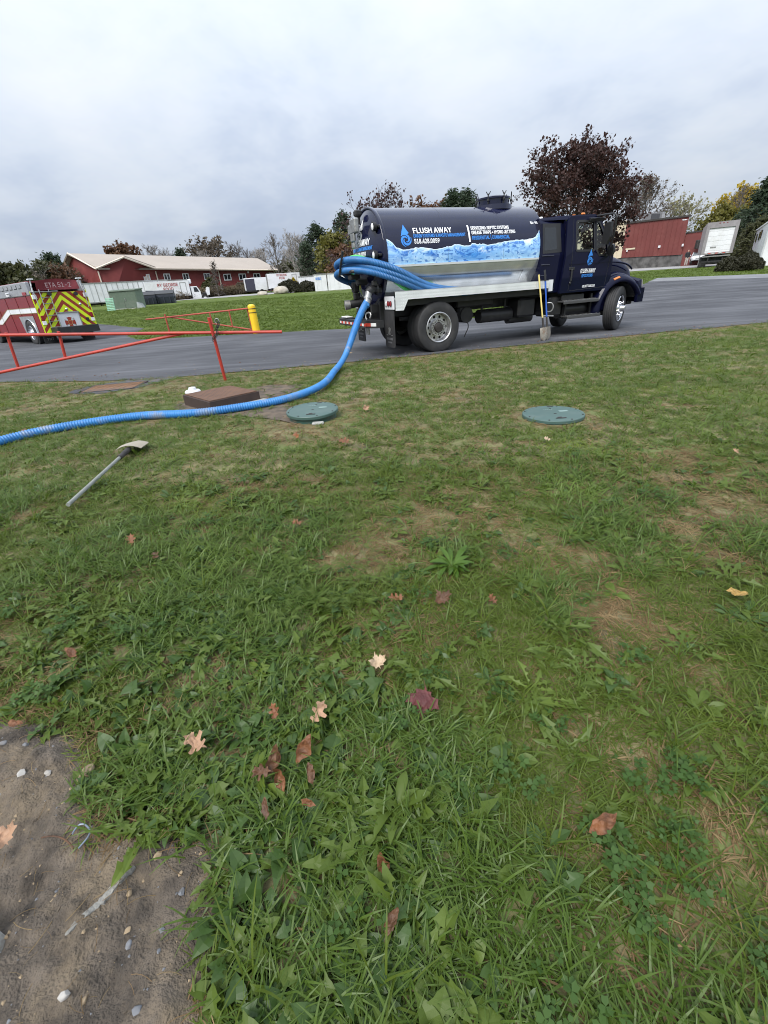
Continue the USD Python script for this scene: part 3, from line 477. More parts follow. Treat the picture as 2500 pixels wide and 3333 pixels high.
# cab
def lean(m):
    v = m.vertices.copy(); v[:, 1] -= np.sign(v[:, 1]) * .12 * np.clip((v[:, 2] - 1.75) / .8, 0, 1); return TM(v, m.faces)
side = sg.Polygon([(3.30, .99), (3.38, 1.75), (3.42, 2.46), (3.50, 2.56), (4.32, 2.56), (4.40, 2.52), (4.86, 1.80), (4.84, 1.05), (4.72, .99)])
w1 = sg.Polygon([(3.70, 1.88), (4.24, 1.87), (4.20, 2.45), (3.70, 2.45)]).buffer(-.03).buffer(.03); w2 = sg.Polygon([(4.29, 2.43), (4.36, 2.43), (4.64, 2.00), (4.66, 1.76), (4.40, 1.76), (4.32, 1.86)]).buffer(-.025).buffer(.025)
for s in (1, -1):
    f = (lambda m: m) if s == 1 else mirror_y
    dn = truck.add('door', f(lean(prism(side.difference(w1).difference(w2), .05, (0, -1.055, 0), (1, 0, 0), (0, 0, 1)).subdivide())), navy_cab)
    truck.add('window_trim', f(lean(prism(w1.buffer(.035).difference(w1.buffer(-.012)), .010, (0, -1.100, 0), (1, 0, 0), (0, 0, 1)).subdivide())), blackplastic, parent=dn)
    truck.add('window_trim', f(lean(prism(w2.buffer(.028).difference(w2.buffer(-.010)), .010, (0, -1.100, 0), (1, 0, 0), (0, 0, 1)).subdivide())), blackplastic, parent=dn)
    truck.add('window', f(lean(pane(w1, (0, -1.08, 0), (1, 0, 0), (0, 0, 1)))), glass, parent=dn)
    truck.add('window', f(lean(pane(w2, (0, -1.08, 0), (1, 0, 0), (0, 0, 1)))), glass, parent=dn)
    for a_, b_ in (((3.56, 1.03), (3.60, 2.50)), ((4.70, 1.10), (4.76, 1.78)), ((3.60, 1.03), (4.69, 1.06))):
        a3, b3 = np.array([a_[0], -1.102, a_[1]]), np.array([b_[0], -1.102, b_[1]]); P = np.linspace(a3, b3, 8); P[:, 1] += .12 * np.clip((P[:, 2] - 1.75) / .8, 0, 1)
        truck.add('door_seam', f(tube(P, .006, 5)), blackplastic, parent=dn)
    truck.add('crease', f(prism(sg.Polygon([(3.52, 1.585), (4.80, 1.60), (4.80, 1.612), (3.52, 1.60)]), .008, (0, -1.103, 0), (1, 0, 0), (0, 0, 1))), navy_cab, parent=dn)
    truck.add('handle', f(cat(box((3.60, -1.108, 1.50), (.16, .02, .07), .008), box((3.60, -1.125, 1.36), (.045, .03, .26), .012), revolve([(-1.125, .03), (-1.14, .02), (-1.14, .001)], 12, 'y', (3.58, 0, 1.20)))), blackplastic, 30, dn)
    # extended rear quarter of the cab
    q = truck.add('rear_quarter', f(hull([(x, y, z) for x in (2.74, 3.45) for (y, z) in ((-1.0, 1.02), (-1.0, 1.8), (-.90, 2.44), (-.82, 2.53), (-.6, 2.54), (-.6, 1.02))])), navy_cab)
    P = lambda x, z: (x, -1.0 + .1 * max(0, (z - 1.8) / .64) - .004, z)
    truck.add('quarter_frame', f(slab([P(2.80, 1.84), P(3.34, 1.86), P(3.30, 2.44), P(2.80, 2.44)], .02, (0, 1, 0))), blackplastic, parent=q)
    truck.add('quarter_window', f(slab([np.array(P(2.84, 1.90)) - [0, .004, 0], np.array(P(3.20, 1.92)) - [0, .004, 0], np.array(P(3.17, 2.36)) - [0, .004, 0], np.array(P(2.84, 2.36)) - [0, .004, 0]], .004, (0, 1, 0))), darkglass, parent=q)
    for z, x1_ in ((1.80, 3.12), (1.62, 3.02), (1.40, 2.95), (1.10, 3.20)):
        truck.add('body_rib', f(box((2.78 + (x1_ - 2.78) / 2, -1.004, z), (x1_ - 2.78, .02, .016), .004)), mat('rib_edge_%d%d' % (s + 1, int(z * 100)), (.05, .052, .07), .3), parent=q)
truck.add('lettering', prism(sg.box(0, 0, 0, 0).union(tip), .002, (4.13, -1.107, 1.665), (.72, 0, 0), (0, 0, .72)), bluevinyl)
truck.add('lettering', prism(affinity.scale(arms, .88, .88, origin=(0, 0)), .002, (4.13, -1.107, 1.64), (1, 0, 0), (0, 0, 1)), bluevinyl)
def doortext(s, h, w, x, z, m): 
    t = textm(s, h, w, True, .002); t.vertices[:, 0] += t.vertices[:, 1] * .18; return truck.add('lettering', onplane(t, (x, -1.107, z), (1, 0, 0), (0, 0, 1)), m)
doortext('FLUSH AWAY', .085, .46, 3.87, 1.395, whitevinyl); doortext('SEPTIC SYSTEMS', .06, .34, 3.92, 1.305, bluevinyl); doortext('US DOT 3402353', .05, .40, 3.98, 1.08, whitevinyl)
truck.add('roof', hull([(x, s * y, z) for s in (-1, 1) for (x, y, z) in ((3.42, .97, 2.50), (3.52, .93, 2.585), (4.28, .93, 2.60), (4.41, .95, 2.53), (3.5, .6, 2.62), (4.2, .6, 2.63), (2.78, .80, 2.55), (2.76, .84, 2.50))]), navy_cab)
for k in range(5): truck.add('roof_lamp', box((4.22, -.6 + k * .3, 2.65), (.10, .07, .05), .02), amber)
for x in (2.85, 3.1): truck.add('roof_beacon', revolve([(2.53, .06), (2.58, .06), (2.62, .04), (2.625, .001)], 16, 'z', (x, -.45, 0)), white, True)
truck.add('sun_visor', hull([(4.02, -1.02, 2.52), (4.40, -1.06, 2.50), (4.36, -1.16, 2.50), (4.02, -1.10, 2.50), (4.02, -1.06, 2.44), (4.36, -1.10, 2.44)]), blackplastic)
truck.add('back_wall', box((3.40, 0, 1.75), (.04, 1.9, 1.5)), navy_cab); truck.add('floor', box((4.05, 0, 1.02), (1.4, 2.0, .06)), black)
truck.add('windshield', TM([(4.42, -.92, 2.51), (4.42, .92, 2.51), (4.83, 1.02, 1.80), (4.83, -1.02, 1.80)], [[0, 1, 2], [0, 2, 3]]), glass)
truck.add('dashboard', cat(box((4.62, 0, 1.62), (.36, 1.9, .26), .06)), interior); truck.add('seat', cat(box((3.85, -.5, 1.35), (.5, .5, .5), .08), box((3.62, -.5, 1.78), (.16, .5, .64), .06), box((3.85, .5, 1.35), (.5, .5, .5), .08), box((3.62, .5, 1.78), (.16, .5, .64), .06)), interior)
truck.add('steering_wheel', tube([(4.34 + .10 * math.sin(a), .5 + .21 * math.cos(a), 1.85 + .19 * math.sin(a)) for a in np.linspace(0, 2 * np.pi, 28)], .016, 6), blackplastic, True)
# hood
st = [(4.78, .93, 1.80), (5.0, .91, 1.805), (5.3, .87, 1.77), (5.6, .80, 1.70), (5.85, .73, 1.60), (6.02, .67, 1.49), (6.13, .60, 1.34), (6.16, .55, 1.22)]
a = np.linspace(0, np.pi, 33); hv = []
for x, w_, zt in st: hv.append(np.stack([x + 0 * a, -w_ * np.sign(np.cos(a)) * np.abs(np.cos(a)) ** .45, .95 + (zt - .95) * np.abs(np.sin(a)) ** .42], 1))
hood = truck.add('hood', cat(TM(np.vstack(hv), quadgrid(len(st), 33)), hull(hv[-1])), navy_cab, 50)
truck.add('lettering', onplane(textm('001', .075, .14, True), (4.90, -.915, 1.66), (1, 0, 0), (0, 0, 1)), whitevinyl)
truck.add('hood_crease', tube(spline([(4.84, -1.0, 1.60), (5.2, -.93, 1.585), (5.6, -.86, 1.53), (5.95, -.74, 1.41)], 16), .022, 6), navy_cab, True)
truck.add('grille', cat(box((6.17, 0, 1.08), (.06, .95, .42), .02)), chrome)
for s in (1, -1):
    f = (lambda m: m) if s == 1 else mirror_y
    ph = np.radians(np.linspace(188, 27, 34)); V = []
    for p_ in ph:
        k = max(0, math.cos(p_)); g = 1 + .10 * k; up_ = max(0, math.sin(p_))
        prf = np.array([(.635, -1.06), (.635, -1.15), (.66, -1.185), (.70, -1.185), (.76, -1.14), (.80 + .03 * up_, -1.02), (.83 + .05 * up_, -.86), (.84 + .08 * up_, -.62)])
        if p_ > 2.6: prf[-3:, 0] = [.80, .80, .78]
        V.append(np.stack([5.24 + prf[:, 0] * g * math.cos(p_), prf[:, 1], .50 + prf[:, 0] * math.sin(p_)], 1))
    fe = truck.add('fender', f(TM(np.vstack(V), quadgrid(len(ph), 8, flip=True))), navy_cab, True)
    truck.add('inner_arch', f(TM(np.vstack([[(5.24 + .64 * math.cos(p_), y, .5 + .64 * math.sin(p_)) for y in (-1.10, -.55)] for p_ in ph]), quadgrid(len(ph), 2, flip=True))), black, True, fe)
    truck.add('side_marker', f(hull([np.array([5.24 + r * math.cos(p_), y, .5 + r * math.sin(p_)]) for p_ in np.radians([98, 112, 105]) for r, y in ((.72, -1.155), (.775, -1.125), (.75, -1.17))])), amber, parent=fe)
    truck.add('splash_panel', f(cat(box((4.82, -.85, .95), (.25, .42, .9), .03))), navy_cab)
    hl = truck.add('headlamp_corner', f(hull([(5.80, -1.13, 1.12), (5.80, -1.13, .95), (5.98, -1.08, 1.16), (6.02, -1.08, .95), (6.14, -.95, 1.10), (6.14, -.95, .95), (6.12, -.6, 1.2), (6.12, -.6, .95), (5.7, -.8, 1.28), (5.7, -.8, .95)])), navy_cab)
    truck.add('headlamp', f(hull([(6.00, -1.09, 1.15), (6.04, -1.09, 1.00), (6.155, -.95, 1.11), (6.155, -.95, .98), (6.14, -.7, 1.14), (6.14, -.7, .98)])), whitelens, parent=hl)
bum = []
for (x, y) in ((5.84, -1.16), (6.06, -1.15), (6.22, -1.0), (6.30, -.7), (6.33, 0)): bum.append((x, y))
outer = bum + [(x, -y) for x, y in bum[:-1][::-1]]; inner = [(x - .16 if abs(y) < 1.1 else x, y * (.93 if abs(y) > 1.1 else .97)) for x, y in outer]
truck.add('front_bumper', prism(sg.Polygon(outer + inner[::-1]).buffer(0), .33, (0, 0, .63)), navy_cab)
truck.add('bumper_bracket', cat(box((5.95, -.85, .80), (.12, .3, .1)), box((5.9, .85, .80), (.12, .3, .1))), steel)
truck.add('front_valance', box((6.02, 0, .62), (.16, 1.6, .1), .02), black)
for s in (1, -1):
    f = (lambda m: m) if s == 1 else mirror_y
    ar = truck.add('mirror_arm', f(cat(tube([(4.28, -1.0, 2.555), (4.29, -1.25, 2.55), (4.30, -1.46, 2.54), (4.315, -1.51, 2.51), (4.325, -1.52, 2.46), (4.36, -1.49, 2.2), (4.43, -1.38, 1.93), (4.52, -1.22, 1.80), (4.60, -1.08, 1.76)], .020, 8))), black, True)
    truck.add('mirror', f(hull([(x, y, z) for x in (4.29, 4.37) for y, z in ((-1.42, 2.40), (-1.24, 2.38), (-1.22, 1.98), (-1.36, 1.95), (-1.44, 2.1))] + [(4.40, -1.33, 2.3), (4.40, -1.33, 2.06)])), blackplastic, 30, ar)
    truck.add('mirror', f(hull([(x, -1.22 + .10 * math.cos(t_), 1.84 + .13 * math.sin(t_)) for x in (4.60, 4.66) for t_ in np.linspace(0, 6.28, 12)])), blackplastic, 30, ar)

# hoses
def corrugated(P, r, pitch, n=14, amp=.06, m=4):
    P = np.asarray(P); L = np.linalg.norm(np.diff(P, axis=0), axis=1).sum(); k = int(L / pitch * m); Q = spline(P, k); s = np.linspace(0, L, k)
    return tube(Q, (r(s / L) if callable(r) else r) * (1 + amp * np.cos(2 * np.pi * s / pitch)), n)
ft = lambda x, y, z: tw(x, y, z)
fit0 = tw(-1.48, -.82, 1.31); fit1 = tw(-1.58, -.93, 1.10)
H = [tw(-1.56, -.90, 1.14)] + [at(*p) for p in ((1165, 1045, 9.75), (1135, 1130, 9.2))] + [gnd(1085, 1212, .10), gnd(1010, 1272, .075), gnd(900, 1305, .06), gnd(770, 1327, .06), gnd(640, 1344, .06), gnd(480, 1352, .06), gnd(300, 1374, .055), gnd(130, 1404, .055), gnd(0, 1436, .055), gnd(-130, 1478, .05), gnd(-400, 1560, .05)]
hose = Thing('suction_hose', 'long blue ribbed suction hose running from the tanker valve across the grass', 'hose')
hose.add('hose', corrugated(spline(H, 120), lambda t: .048 + .018 * sstep(.22, .05, t), 0.030, 16, .085, 6), hoseblue, True)
hose.add('coupling', cat(cyl(fit0, fit1, .068, n=20), cyl(fit0 * .55 + fit1 * .45, fit0 * .35 + fit1 * .65, .078, n=20)), steel, 30); hose.add('clamp', cyl(fit0 * .1 + fit1 * .9, fit0 * -.25 + fit1 * 1.25, .060, n=20), mat('clamp_blue', (.05, .22, .5), .4), 30)
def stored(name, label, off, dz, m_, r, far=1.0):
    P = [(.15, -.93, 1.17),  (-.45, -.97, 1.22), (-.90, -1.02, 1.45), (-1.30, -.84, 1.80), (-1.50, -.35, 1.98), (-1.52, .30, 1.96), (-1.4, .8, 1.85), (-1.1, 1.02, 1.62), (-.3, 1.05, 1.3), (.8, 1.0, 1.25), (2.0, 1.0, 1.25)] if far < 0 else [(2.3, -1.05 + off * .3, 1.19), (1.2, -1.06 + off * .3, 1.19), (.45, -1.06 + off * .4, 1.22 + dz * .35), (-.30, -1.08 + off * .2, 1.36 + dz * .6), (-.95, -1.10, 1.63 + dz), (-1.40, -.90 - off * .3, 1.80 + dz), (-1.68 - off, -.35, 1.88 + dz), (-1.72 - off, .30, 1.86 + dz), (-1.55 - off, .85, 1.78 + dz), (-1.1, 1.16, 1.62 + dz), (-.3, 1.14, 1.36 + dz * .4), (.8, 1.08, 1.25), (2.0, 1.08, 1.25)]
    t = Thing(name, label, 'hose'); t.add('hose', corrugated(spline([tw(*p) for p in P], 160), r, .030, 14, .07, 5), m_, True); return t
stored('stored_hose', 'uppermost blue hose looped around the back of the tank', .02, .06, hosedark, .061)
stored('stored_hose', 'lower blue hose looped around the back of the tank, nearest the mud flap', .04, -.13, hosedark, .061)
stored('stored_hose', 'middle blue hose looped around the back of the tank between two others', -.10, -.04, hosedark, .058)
stored('green_hose', 'bright green hose tucked behind the blue hoses on the tanker', .16, .04, hosegreen, .045, -1)

# shovels leaning on the side rail
def shovel(label, top, bottom, hand, grip, bladem, across=None, half=.105, curv=1, hr=.019):
    t = Thing('shovel', label, 'shovel'); top, bottom = np.asarray(top), np.asarray(bottom); d = (bottom - top); L = np.linalg.norm(d); d /= L
    s = TFX.copy() if across is None else np.array(across, float); s -= d * (s @ d); s /= np.linalg.norm(s); n = np.cross(s, d)
    t.add('handle', cyl(top, top + d * (L - .48), hr, hr * .92, 12), hand, 30); t.add('grip', cyl(top - d * .01, top + d * .22, .023, n=12), grip, 30) if grip is not None else None
    t.add('socket', cat(cyl(top + d * (L - .52), top + d * (L - .28), .021, .024, 12)), darkiron, 30)
    uu, vv = np.meshgrid(np.linspace(-1, 1, 13), np.linspace(0, 1, 13), indexing='ij'); w_ = half * np.where(vv < .55, 1 - .08 * (1 - vv / .55), np.sqrt(np.maximum(1 - ((vv - .55) / .452) ** 2, 0.0)) * 1.0)
    X = uu * w_; D = curv * (-.28 * half * (1 - uu ** 2) * (1 - vv * .6) + .02 * vv ** 2)
    v = (top + d * (L - .30))[None] + (X[..., None] * s + (vv * .30)[..., None] * d + D[..., None] * n).reshape(-1, 3); f = quadgrid(13, 13); v2 = v + n * .003
    t.add('blade', TM(np.vstack([v, v2]), np.vstack([f, f[:, ::-1] + len(v)])), bladem, True); return t
blade_m = mat('shovel_blade', (.34, .31, .26), .5, .5, var=.25, scale=14, dirt=(.22, .10, .05), dscale=9, damt=(.5, .7))
shovel('shovel with pale yellow handle leaning on the tanker side rail', tw(2.53, -1.245, 1.42), tw(2.66, -1.50, .012), mat('handle_yellow', (.62, .50, .17), .5, var=.1), None, blade_m)
shovel('shovel with blue handle and black grip leaning on the tanker side rail', tw(2.70, -1.235, 1.50), tw(2.80, -1.44, .012), mat('handle_blue', (.02, .09, .42), .45), blackplastic, mat('spade_steel', (.25, .23, .2), .5, .5, dirt=(.18, .14, .1)))

# ------------------------------------------------------------------ tools, lids, grates on the lawn
shovel('mud-caked round shovel lying face down on the grass at the left', (-2.25, 2.87, .06), (-2.44, 4.36, .075), mat('handle_grey', (.20, .21, .19), .6, scale=10, dirt=(.10, .11, .08), dscale=14), None, mat('mud_blade', (.29, .26, .205), .85, scale=16, dirt=(.28, .24, .18), dscale=14, bump=.4), (1, 0, 0), .130, -1, .0145)
lidgreen = mat('lid_green', (.046, .090, .078), .45, var=.06, scale=3, dirt=(.085, .12, .105), dscale=5, damt=(.5, .85)); lidgreen2 = mat('riser_green', (.03, .075, .06), .5, dirt=(.10, .09, .07), dscale=8)
def lid(label, c, r, h, tilt=(0, 0)):
    t = Thing('septic_lid', label, 'septic lid', c)
    tl = lambda m: move(m, (0, 0, 0), 0, tilt[1], tilt[0])
    d = t.add('cover', tl(revolve([(-.035, r - .012), (-.03, r), (-.004, r), (.002, r - .006), (.003, r - .03), (0.0, r - .034), (.002, r - .04), (.004, .001)], 64, 'z')), lidgreen, 25)
    t.add('riser', revolve([(-h - .05, r - .03), (-.03, r - .03)], 48, 'z'), lidgreen2, True)
    for k in range(8):
        a = k * math.pi / 4 + .3; t.add('bolt', tl(cyl(((r - .022) * math.cos(a), (r - .022) * math.sin(a), 0), ((r - .022) * math.cos(a), (r - .022) * math.sin(a), .008), .008, n=6)), darkiron, parent=d)
    t.add('handle_recess', tl(cat(box((-.02, -r * .66, .005), (.05, .022, .004)), box((.03, -r * .66, .005), (.05, .022, .004)), box((.0, -r * .56, .005), (.04, .012, .004)), box((.01, -r * .1, .005), (.026, .012, .004)), box((.06, r * .82, .005), (.06, .014, .004)), box((.03, r * .55, .005), (.02, .01, .004)))), darkiron, parent=d)
    t.add('moulded_mark', tl(cat(box((.12, .04, .0052), (.09, .05, .0025)), *[box((-.05 + .02 * k, r * .42, .0052), (.008, .03, .0025)) for k in range(5)])), mat('lid_mark_%d' % len(_used.get('/World', {})), (.16, .23, .21), .5), parent=d)
    return t
lid('green septic lid standing proud of the grass beside the blue hose', (-.745, 5.05, .10), .298, .10, (.05, 0)); lid('green septic lid lying flush in the grass, right of the other lid', (1.81, 4.41, .04), .305, .05)
single('concrete_chip', box((-.66, 4.76, .012), (.13, .07, .03), .01), mat('concrete', (.30, .30, .28), .9), 'small grey concrete chip against the raised green lid', 'concrete chip')
rust = mat('rusty_plate', (.085, .045, .028), .7, .2, var=.25, scale=7, dirt=(.15, .075, .04), dscale=5, bump=.3, bscale=90); rustdark = mat('rusty_side', (.042, .026, .02), .75, .1, var=.25, scale=8)
g4 = np.array([(-2.66, 6.21), (-2.11, 5.62), (-1.60, 6.10), (-2.14, 6.66)]); gc = g4.mean(0)
gh = Thing('access_hatch', 'raised rusty brown steel hatch with chequered top beside the gate post', 'hatch')
fr_ = sg.Polygon(g4).buffer(.012); gh.add('frame', prism(fr_, .145, (0, 0, 0)), rustdark)
lidp = gh.add('top_plate', prism(sg.Polygon(g4).buffer(-.012), .012, (0, 0, .145)), rust)
e1 = (g4[1] - g4[0]); e2 = (g4[3] - g4[0]); L1, L2 = np.linalg.norm(e1), np.linalg.norm(e2); ms = []
for i in range(15):
    for j in range(15):
        c = g4[0] + e1 * (i + .6) / 15.2 + e2 * (j + .6) / 15.2; a = .6 if (i + j) % 2 else -.95; d = np.array([math.cos(a), math.sin(a)]) * .019; n = np.array([-d[1], d[0]]) * .32
        ms.append(TM([(*(c - d), .157), (*(c + n), .157), (*(c + d), .157), (*(c - n), .157), (*c, .1625)], [[0, 1, 4], [1, 2, 4], [2, 3, 4], [3, 0, 4], [0, 3, 2], [0, 2, 1]]))
tp = gh.add('tread_studs', cat(*[TM(m.vertices, m.faces[:, ::-1]) for m in ms]), mat('rust_stud', (.19, .095, .05), .7), parent=lidp); stage.GetPrimAtPath(tp).SetCustomDataByKey('kind', 'stuff')
gh.add('concrete_footing', prism(sg.Polygon([(-2.13, 5.53), (-1.48, 6.08), (-1.55, 6.13), (-2.12, 5.60)]), .03, (0, 0, .012)), mat('footing', (.30, .29, .26), .9))
cap = Thing('plastic_dish', 'white plastic dish lying on the grass behind the rusty hatch', 'dish', (-2.76, 6.80, .03)); cap.add('dish', revolve([(0, .11), (.05, .115), (.07, .10), (.075, .06), (.11, .05), (.12, .001)], 24, 'z'), white, 30)
single('inlet_apron', drape(edge_wobble(sg.Polygon([(-5.35, 7.85), (-4.6, 7.55), (-4.1, 8.0), (-3.95, 9.3), (-5.0, 9.5), (-5.5, 8.7)]), .08, 21, .1), .008, .2), asphalt, kind='structure', smooth=True)
inl = Thing('storm_drain', 'flat rusty storm drain grate in a patch of asphalt at the road edge', 'drain grate', (-4.72, 8.20, -.012), .12); rusto = mat('orange_rust', (.20, .105, .05), .8, scale=9, dirt=(.10, .06, .04), dscale=7)
inl.add('frame', prism(sg.box(-.48, -.38, .48, .38).difference(sg.box(-.43, -.33, .43, .33)), .02), rustdark)
inl.add('pit', box((0, 0, .001), (.86, .66, .004)), mat('pit_dark', (.02, .016, .013), .9))
for k in range(13): inl.add('bar', box((-.40 + k * .0667, 0, .012), (.034, .66, .014)), rusto)
for k in range(8): inl.add('cross_bar', box((0, -.28 + k * .08, .020), (.86, .03, .004)), rusto)

# ------------------------------------------------------------------ gates
gred = mat('gate_red', (.36, .032, .02), .5, var=.15, scale=5, dirt=(.16, .03, .022), dscale=9, damt=(.55, .8)); gred2 = mat('far_gate_red', (.33, .05, .03), .55, var=.2, scale=5, dirt=(.20, .07, .05), dscale=8)
def gp(px, py, Y): return at(px, py, Y)
ga = Thing('swing_gate', 'near red tubular swing gate arm reaching to the post beside the hatch', 'gate')
YA = 8.02
b0, b1 = gp(918, 1080, YA), gp(-620, 1098, YA - .1); ga.add('top_bar', cyl(b0, b1, .0245, n=14), gred, 30)
ga.add('bar_mouth', cyl(b0 - (b1 - b0) / np.linalg.norm(b1 - b0) * .001, b0 + (b1 - b0) / np.linalg.norm(b1 - b0) * .004, .019, n=14), black)
ga.add('brace', cyl(gp(600, 1084, YA), gp(-620, 1345, YA - .1), .0245, n=14), gred, 30)
for (xa, ya, xb, yb) in ((20, 1082, 60, 1197), (190, 1078, 213, 1164), (-190, 1085, -130, 1238), (-430, 1092, -360, 1287)): ga.add('upright', cyl(gp(xa, ya, YA), gp(xb, yb, YA), .0235, n=12), gred, 30)
gpost = Thing('gate_post', 'slim leaning red post with chain at the near gate', 'post'); p0, p1 = np.array([-2.65, 8.09, -.25]), gp(680, 1035, 7.97)
gpost.add('post', cyl(p0, p1, .026, n=14), gred, 30); gpost.add('cap', cyl(p1, p1 + (p1 - p0) / np.linalg.norm(p1 - p0) * .01, .027, n=12), gred2)
chain_m = mat('chain', (.04, .038, .036), .5, .7)
ch = Thing('chain', 'dark chain and padlock hanging from the red gate post', 'chain')
cp = spline([gp(706, 1045, 7.93), gp(711, 1058, 7.92), gp(705, 1070, 7.93), gp(708, 1082, 7.92), gp(700, 1095, 7.93), gp(694, 1106, 7.93)], 13)
for i, c in enumerate(cp):
    a = np.linspace(0, 2 * np.pi, 12); o = np.stack([.017 * np.cos(a), (0 * a if i % 2 else .012 * np.sin(a)), .026 * np.sin(a)], 1) if i % 2 == 0 else np.stack([.012 * np.cos(a), .012 * np.cos(a), .026 * np.sin(a)], 1); ch.add('link', tube(c + o, .0055, 5, False), chain_m, True)
ch.add('hook', tube(spline([gp(706, 1052, 7.93), gp(699, 1044, 7.93), gp(705, 1036, 7.93), gp(712, 1042, 7.93), gp(710, 1050, 7.93)], 16), .007, 6), steel, True)
YB = 20.3
gb = Thing('swing_gate', 'far red tubular swing gate standing open beside the yellow bollard', 'gate')
gb.add('top_bar', cyl(gp(475, 1040, YB + .6), gp(806, 1004, YB), .03, n=12), gred2, 30); gb.add('brace', cyl(gp(545, 1031, YB + .5), gp(820, 1073, YB), .027, n=12), gred2, 30)
for (xa, ya, xb, yb, r) in ((805, 1003, 822, 1075, .035), (745, 1011, 757, 1062, .026), (682, 1018, 692, 1053, .026)): gb.add('upright', cyl(gp(xa, ya, YB + .1), gp(xb, yb, YB + .1), r, n=12), gred2, 30)
gq = Thing('gate_post', 'short far red post holding the tip of the open gate', 'post'); gq.add('post', cyl(gp(536, 1022, YB + .45), gp(556, 1096, YB + .45), .030, n=12), gred2, 30)
bo = Thing('bollard', 'bright yellow bollard at the hinge of the far gate', 'bollard'); yel = mat('bollard_yellow', (.72, .47, .015), .4, var=.06, scale=2, dirt=(.5, .36, .06), dscale=3, damt=(.6, .9))
c0 = np.array([-4.86, 20.12, -.2]); c1 = gp(818, 998, 20.15); ax = (c1 - c0) / np.linalg.norm(c1 - c0)
bo.add('post', tube([c0, c1, c1 + ax * .05, c1 + ax * .085, c1 + ax * .10], [.155, .155, .135, .08, .002], 28), yel, 40)
for k in (.93, .80): q_ = c0 + (c1 - c0) * k; bo.add('hinge_band', cyl(q_ - ax * .012, q_ + ax * .012, .165, n=24), black, 30)

# ------------------------------------------------------------------ fire engine (local: x forward, y left; rear face at x = 0)
fred = mat('fire_red', (.155, .007, .010), .35, var=.08, scale=1.5, coat=.3, spec=.2, dirt=(.18, .022, .024), dscale=1.2, damt=(.55, .9)); lime = mat('lime_tape', (.62, .78, .015), .5, var=.05); redstripe = mat('red_stripe', (.28, .032, .015), .5, var=.08)
greymetal = mat('brushed_panel', (.34, .35, .37), .45, .5, var=.1); tarp = mat('tarp_red', (.155, .018, .024), .7, var=.2, scale=3, bump=.6, bscale=4)
HY = math.atan2(.6, -.8)
fe = Thing('fire_engine', 'red fire engine with lime and red chevrons on its back, parked at the left', 'fire engine', (-14.4, 23.24, float(terrain(-15.5, 24)) - .0), HY)
fe.add('body', cat(box((3.8, 0, 1.27), (7.58, 2.36, 1.66), .03)), fred)
fe.add('hose_bed_side', box((3.9, 1.10, 2.36), (7.5, .16, .52), .02), greymetal); fe.add('hose_bed_side', box((3.9, -1.10, 2.36), (7.5, .16, .52), .02), greymetal)
fe.add('bed_cover', hull([(x, y, z) for x in (.35, 7.5) for (y, z) in ((-1.15, 2.60), (-.95, 2.66), (.95, 2.66), (1.15, 2.60))]), tarp)
for k in range(11):
    x = .75 + k * .55; fe.add('grip_strip', cat(box((x, 1.186, 2.46), (.03, .012, .16)), box((x + .17, 1.186, 2.39), (.32, .012, .03))), black)
# back: chevrons clipped to the panel
face = sg.box(-1.16, .50, 1.16, 2.16); plate = fe.add('back_panel', box((-.012, 0, 1.33), (.022, 2.34, 1.70)), redstripe)
cut = sg.box(-.50, .50, .44, 1.30)
for k in range(-2, 12):
    z0 = 2.05 - k * .40; w = .205
    for s in (1, -1):
        # image left is +y; the stripes fall away from the middle
        poly = sg.Polygon([(0, z0), (s * 1.3, z0 - 1.3 * 1.02), (s * 1.3, z0 - 1.3 * 1.02 - w * 1.0), (0, z0 - w)]).intersection(face).difference(cut)
        if poly.area > .002: fe.add('chevron_stripe', prism(poly if poly.geom_type == 'Polygon' else sg.MultiPolygon([g for g in poly.geoms if g.geom_type == 'Polygon']), .004, (-.0235, 0, 0), (0, -1, 0), (0, 0, 1)), lime, parent=plate)
fe.add('edge_band', box((-.014, 1.165, 1.35), (.03, .035, 1.75), .005), lime); fe.add('edge_band', box((-.014, -1.165, 1.35), (.03, .035, 1.75), .005), lime)
cov = fe.add('bed_flap', TM(*(lambda g: (g[0], g[1]))((lambda Y, Z: (np.stack([-.05 - .05 * np.sin(Z * 7 + Y * 2) - .03 * np.cos(Y * 5), Y, Z + .05 * np.cos(Y * 2.3) * (Z > 2.6)], -1).reshape(-1, 3), quadgrid(22, 9)))(*np.meshgrid(np.linspace(.86, -.90, 22), np.linspace(2.26, 2.66, 9), indexing='ij')))), tarp, True)
tx = textm('ETA 51-2', .19, 1.05, False, .004); fe.add('lettering', onplane(tx, (-.125, .50, 2.36), (0, -1, 0), (0, 0, 1)), mat('faded_white', (.42, .30, .30), .7), parent=cov)
pn = fe.add('door_panel', box((-.02, -.03, .90), (.03, .94, .78), .008), white); fe.add('door_frame', cat(box((-.045, -.03, 1.30), (.05, 1.0, .05), .01), box((-.04, .45, .9), (.03, .03, .8)), box((-.04, -.51, .9), (.03, .03, .8))), steel, parent=pn)
em = sg.Point(0, 0).buffer(.12)
for k in range(4):
    em = em.union(affinity.rotate(sg.Polygon([(-.045, .07), (-.11, .215), (0, .235), (.11, .215), (.045, .07)]), 90 * k, origin=(0, 0)))
fe.add('emblem', prism(em, .004, (-.038, -.02, .86), (0, -1, 0), (0, 0, 1)), redstripe, parent=pn); fe.add('emblem_ring', prism(sg.Point(0, 0).buffer(.095).difference(sg.Point(0, 0).buffer(.08)), .004, (-.0425, -.02, .86), (0, -1, 0), (0, 0, 1)), mat('emblem_gold', (.5, .3, .1), .5), parent=pn)
